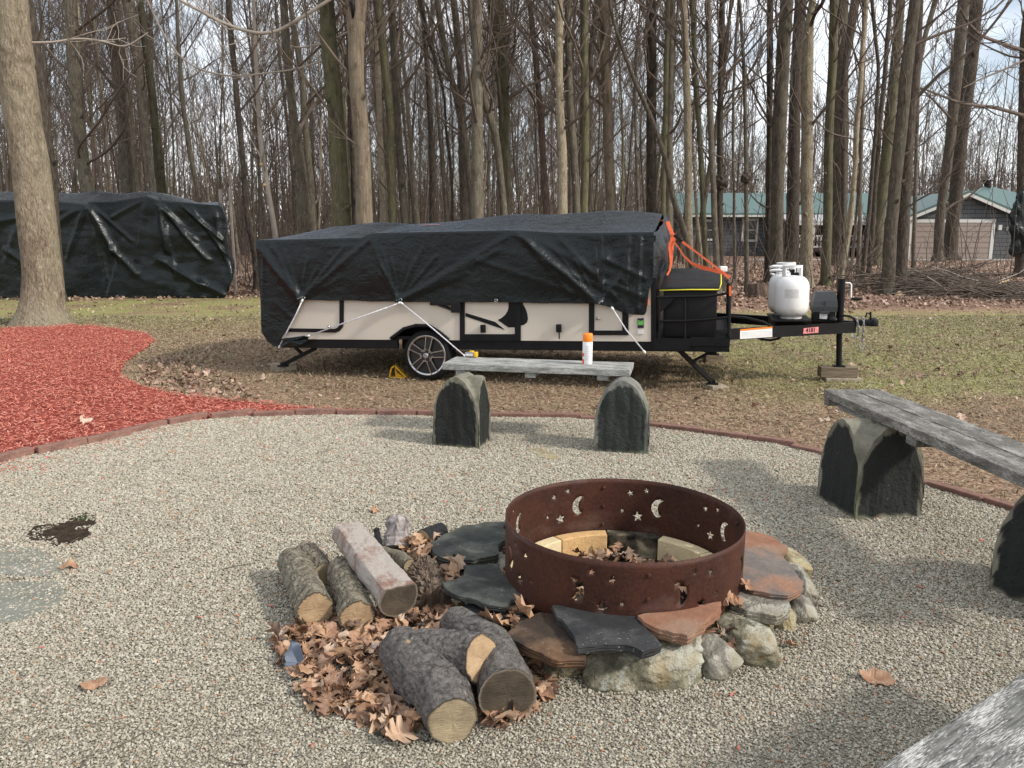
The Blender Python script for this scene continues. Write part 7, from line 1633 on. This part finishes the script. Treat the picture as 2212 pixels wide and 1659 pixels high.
for i, (x_, y_) in enumerate(spots):
    k = i % 10
    if k not in first:
        e = empty('bare_tree'); V, f, V2_, f2_a = protos[k]; t_ = np_obj('trunk', V, f, M[barks[k]], parent=e, smooth_=True); b_ = np_obj('branches', V2_, f2_a, M['twig'], parent=e); first[k] = (e, t_, b_)
    else:
        e0, t0_, b0_ = first[k]; e = e0.copy(); C.objects.link(e)
        for ch in (t0_, b0_): c_ = ch.copy(); C.objects.link(c_); c_.parent = e
    s_ = rgm.uniform(.75, 1.25); e.location = (x_, y_, 0); e.rotation_euler = (0, 0, rgm.uniform(0, 6.28)); e.scale = (s_, s_, s_*rgm.uniform(.9, 1.1))
    tag(e, 'slender bare tree standing deep in the wood behind the front row', 'tree', 'slender bare trees deep in the wood')
# far wood: hundreds of thin trees that read as one mass
acc = Acc(); rgf = np.random.default_rng(31); far_ = []
for k in range(6):
    rg = np.random.default_rng(900+k); Hh = rg.uniform(13, 19); zz = np.linspace(0, Hh, 9); P_ = np.stack([rg.normal(0, .03)*zz+.2*np.sin(zz*.4+k), rg.normal(0, .03)*zz, zz], 1); r_ = rg.uniform(.05, .11)*(1-.75*zz/Hh)
    a_ = Acc(); a_.add(*tube_arr(P_, r_, 5)); crown(a_, rg, P_, r_, Hh*.22, dens=.8, twig=.016, nprim=20, lenf=1.15, ang=(.3, .9), levels=1); far_.append(a_.get())
for i in range(620):
    y_ = 66+rgf.random()**.9*85; x_ = rgf.uniform(-1, 1)*(.68*y_+4); V, f = far_[i % 6]
    if y_ < 70 and not wall_free(x_, y_): continue
    a = rgf.uniform(0, 6.28); s_ = rgf.uniform(.8, 1.25); c_, sn = math.cos(a)*s_, math.sin(a)*s_
    acc.add(np.stack([V[:, 0]*c_-V[:, 1]*sn+x_, V[:, 0]*sn+V[:, 1]*c_+y_, V[:, 2]*s_], 1), f)
for i in range(230):   # unseen stand of the same wood, added behind the camera to darken tarp reflections
    y_ = -rgf.uniform(44, 85); x_ = rgf.uniform(-85, 85); V, f = far_[i % 6]; a = rgf.uniform(0, 6.28); s_ = rgf.uniform(.8, 1.2); c_, sn = math.cos(a)*s_, math.sin(a)*s_
    acc.add(np.stack([V[:, 0]*c_-V[:, 1]*sn+x_, V[:, 0]*sn+V[:, 1]*c_+y_, V[:, 2]*s_], 1), f)
V, f = acc.get(); tag(np_obj('distant_wood', V, f, M['twig'], smooth_=False), 'far bare wood closing the view, grey brown mass of stems', 'woodland', kind='stuff')
print('far wood verts', len(V))
# thin far stems, low against the horizon
acc2 = Acc(); rg = np.random.default_rng(77)
for i in range(5600):
    y_ = 55+rg.random()*60; x_ = rg.uniform(-1, 1)*(.68*y_+2)
    if y_ < 72 and not wall_free(x_, y_): continue
    S_ = branch_path(rg, np.array([x_, y_, -.02]), np.array([rg.normal(0, .12), 0, 1.]), rg.uniform(2.5, 9), 5, .2, .07); tw = .0006*y_; acc2.add(*tube_arr(S_, np.linspace(tw, tw*.4, 6), 3))
    for _ in range(3):
        a_ = int(rg.integers(2, 6)); Q_ = branch_path(rg, S_[a_], np.array([rg.normal(0, .6), rg.normal(0, .6), .8]), rg.uniform(.8, 2), 3, .2, .25); acc2.add(*tube_arr(Q_, np.linspace(tw*.5, tw*.3, 4), 3))
V, f = acc2.get(); tag(np_obj('distant_saplings', V, f, M['twig']), 'far thin saplings standing between the distant trunks', 'saplings', kind='stuff')
# brush and saplings on the wood floor
acc = Acc(); rg = np.random.default_rng(12); n_ = 0
while n_ < 800:
    y_ = 19.5+rg.random()**1.2*42; x_ = rg.uniform(-1, 1)*(.68*y_+1)
    if 43 < y_ and gx(1455, y_) < x_ < gx(2300, y_): n_ += 1; continue
    if x_ > gx(1930, y_) and rg.random() < .5: n_ += 1; continue
    L_ = rg.uniform(.5, 4.2)*(1 if y_ > 24 else .7); d_ = np.array([rg.normal(0, .22), rg.normal(0, .22), 1]); tw = .0055+.00022*y_
    S_ = branch_path(rg, np.array([x_, y_, -.02]), d_, L_, 5, .1, .10); acc.add(*tube_arr(S_, np.linspace(tw*1.6, tw*.7, 6), 4)); n_ += 1
    for _ in range(int(rg.integers(1, 5))):
        a_ = int(rg.integers(1, 6)); Q_ = branch_path(rg, S_[a_], np.array([rg.normal(0, .6), rg.normal(0, .6), .6]), L_*rg.uniform(.15, .45), 3, .1, .25); acc.add(*tube_arr(Q_, np.linspace(tw*.8, tw*.5, 4), 3))
V, f = acc.get(); tag(np_obj('undergrowth', V, f, M['twig']), 'thin leafless saplings and brush between the trunks', 'undergrowth', kind='stuff')
# brush pile at the right
acc = Acc(); pal = Acc(); rg = np.random.default_rng(14); A_ = G(1975, 640); B_ = G(2330, 655)
for i in range(360):
    t = rg.random(); c_ = np.array(A_)*(1-t)+np.array(B_)*t; c_[1] += rg.uniform(0, 3.2); h_ = .08+.55*math.sin(math.pi*min(1, .12+t*.8))*rg.random()*math.exp(-((c_[1]-A_.y-1.4)/1.4)**2); c_[2] = h_
    a = rg.normal(.1, .5)+ (math.pi if rg.random() < .5 else 0); d_ = np.array([math.cos(a), math.sin(a)*.7, rg.normal(.02, .16)]); L_ = rg.uniform(.7, 3.0)
    S_ = branch_path(rg, c_-d_*L_/2, d_, L_, 6, 0, .10); S_[:, 2] = np.maximum(S_[:, 2], .02); ac = pal if rg.random() < .10 else acc; r0 = rg.uniform(.006, .018); ac.add(*tube_arr(S_, np.linspace(r0, r0*.5, 7), 4))
    if rg.random() < .6:
        Q_ = branch_path(rg, S_[3], d_+rg.normal(0, .5, 3), L_*.4, 3, .2, .2); acc.add(*tube_arr(Q_, np.linspace(r0*.6, .004, 4), 3))
e = empty('brush_pile', (0, 0, 0)); tag(e, 'long low heap of cut branches at the edge of the wood on the right', 'brush pile')
V, f = acc.get(); np_obj('branches', V, f, M['twig'], parent=e)['kind'] = 'stuff'; V, f = pal.get(); np_obj('pale_branches', V, f, M['twig_pale'], parent=e)['kind'] = 'stuff'
q = MB(); p0_, p1_ = YP(2108, 628, 18.2), YP(2178, 605, 18.6); q.tube([p0_, p1_], .035, 8); q.build('split_branch', M['cutwood'], e)
for i, (x_, y_) in enumerate(((1942, 637), (1992, 634))):
    p = G(x_, y_+3); q = MB(); q.tube([(0, 0, .06), (.06, .5, .06)], .07, 14); o = q.build('log', M['bark']); o.location = p; tag(o, ['cut log end showing orange wood at the foot of the big leaning pair', 'cut log end showing orange wood at the left end of the brush pile'][i], 'log')
    q = MB(); q.tube([(0, -.012, .06), (0, -.004, .06)], .06, 14); q.build('sawn_end', M['cutwood'], o)
# stump
bm = bmesh.new(); st_ = G(1636, 640); q = MB(); q.grid(36, 8, lambda u, v: ((.26-.07*v+.035*math.sin(u*2*math.pi*9)*(1-.5*v))*math.cos(u*2*math.pi), (.26-.07*v+.035*math.sin(u*2*math.pi*9)*(1-.5*v))*math.sin(u*2*math.pi), .30*v*(1+.15*nz(math.cos(u*6.28)*2, math.sin(u*6.28)*2))-.02))
q.add([(.18*math.cos(t*math.pi/9), .18*math.sin(t*math.pi/9), .27) for t in range(18)], [tuple(range(18))]); o = q.build('tree_stump', M['bark_red'], autos=60); o.location = st_; tag(o, 'low brown stump on the leaf litter left of the propane tanks', 'stump')
for o in bpy.data.objects:
    if o.type == 'MESH' and len(o.data.materials) == 0: print('no material', o.name)
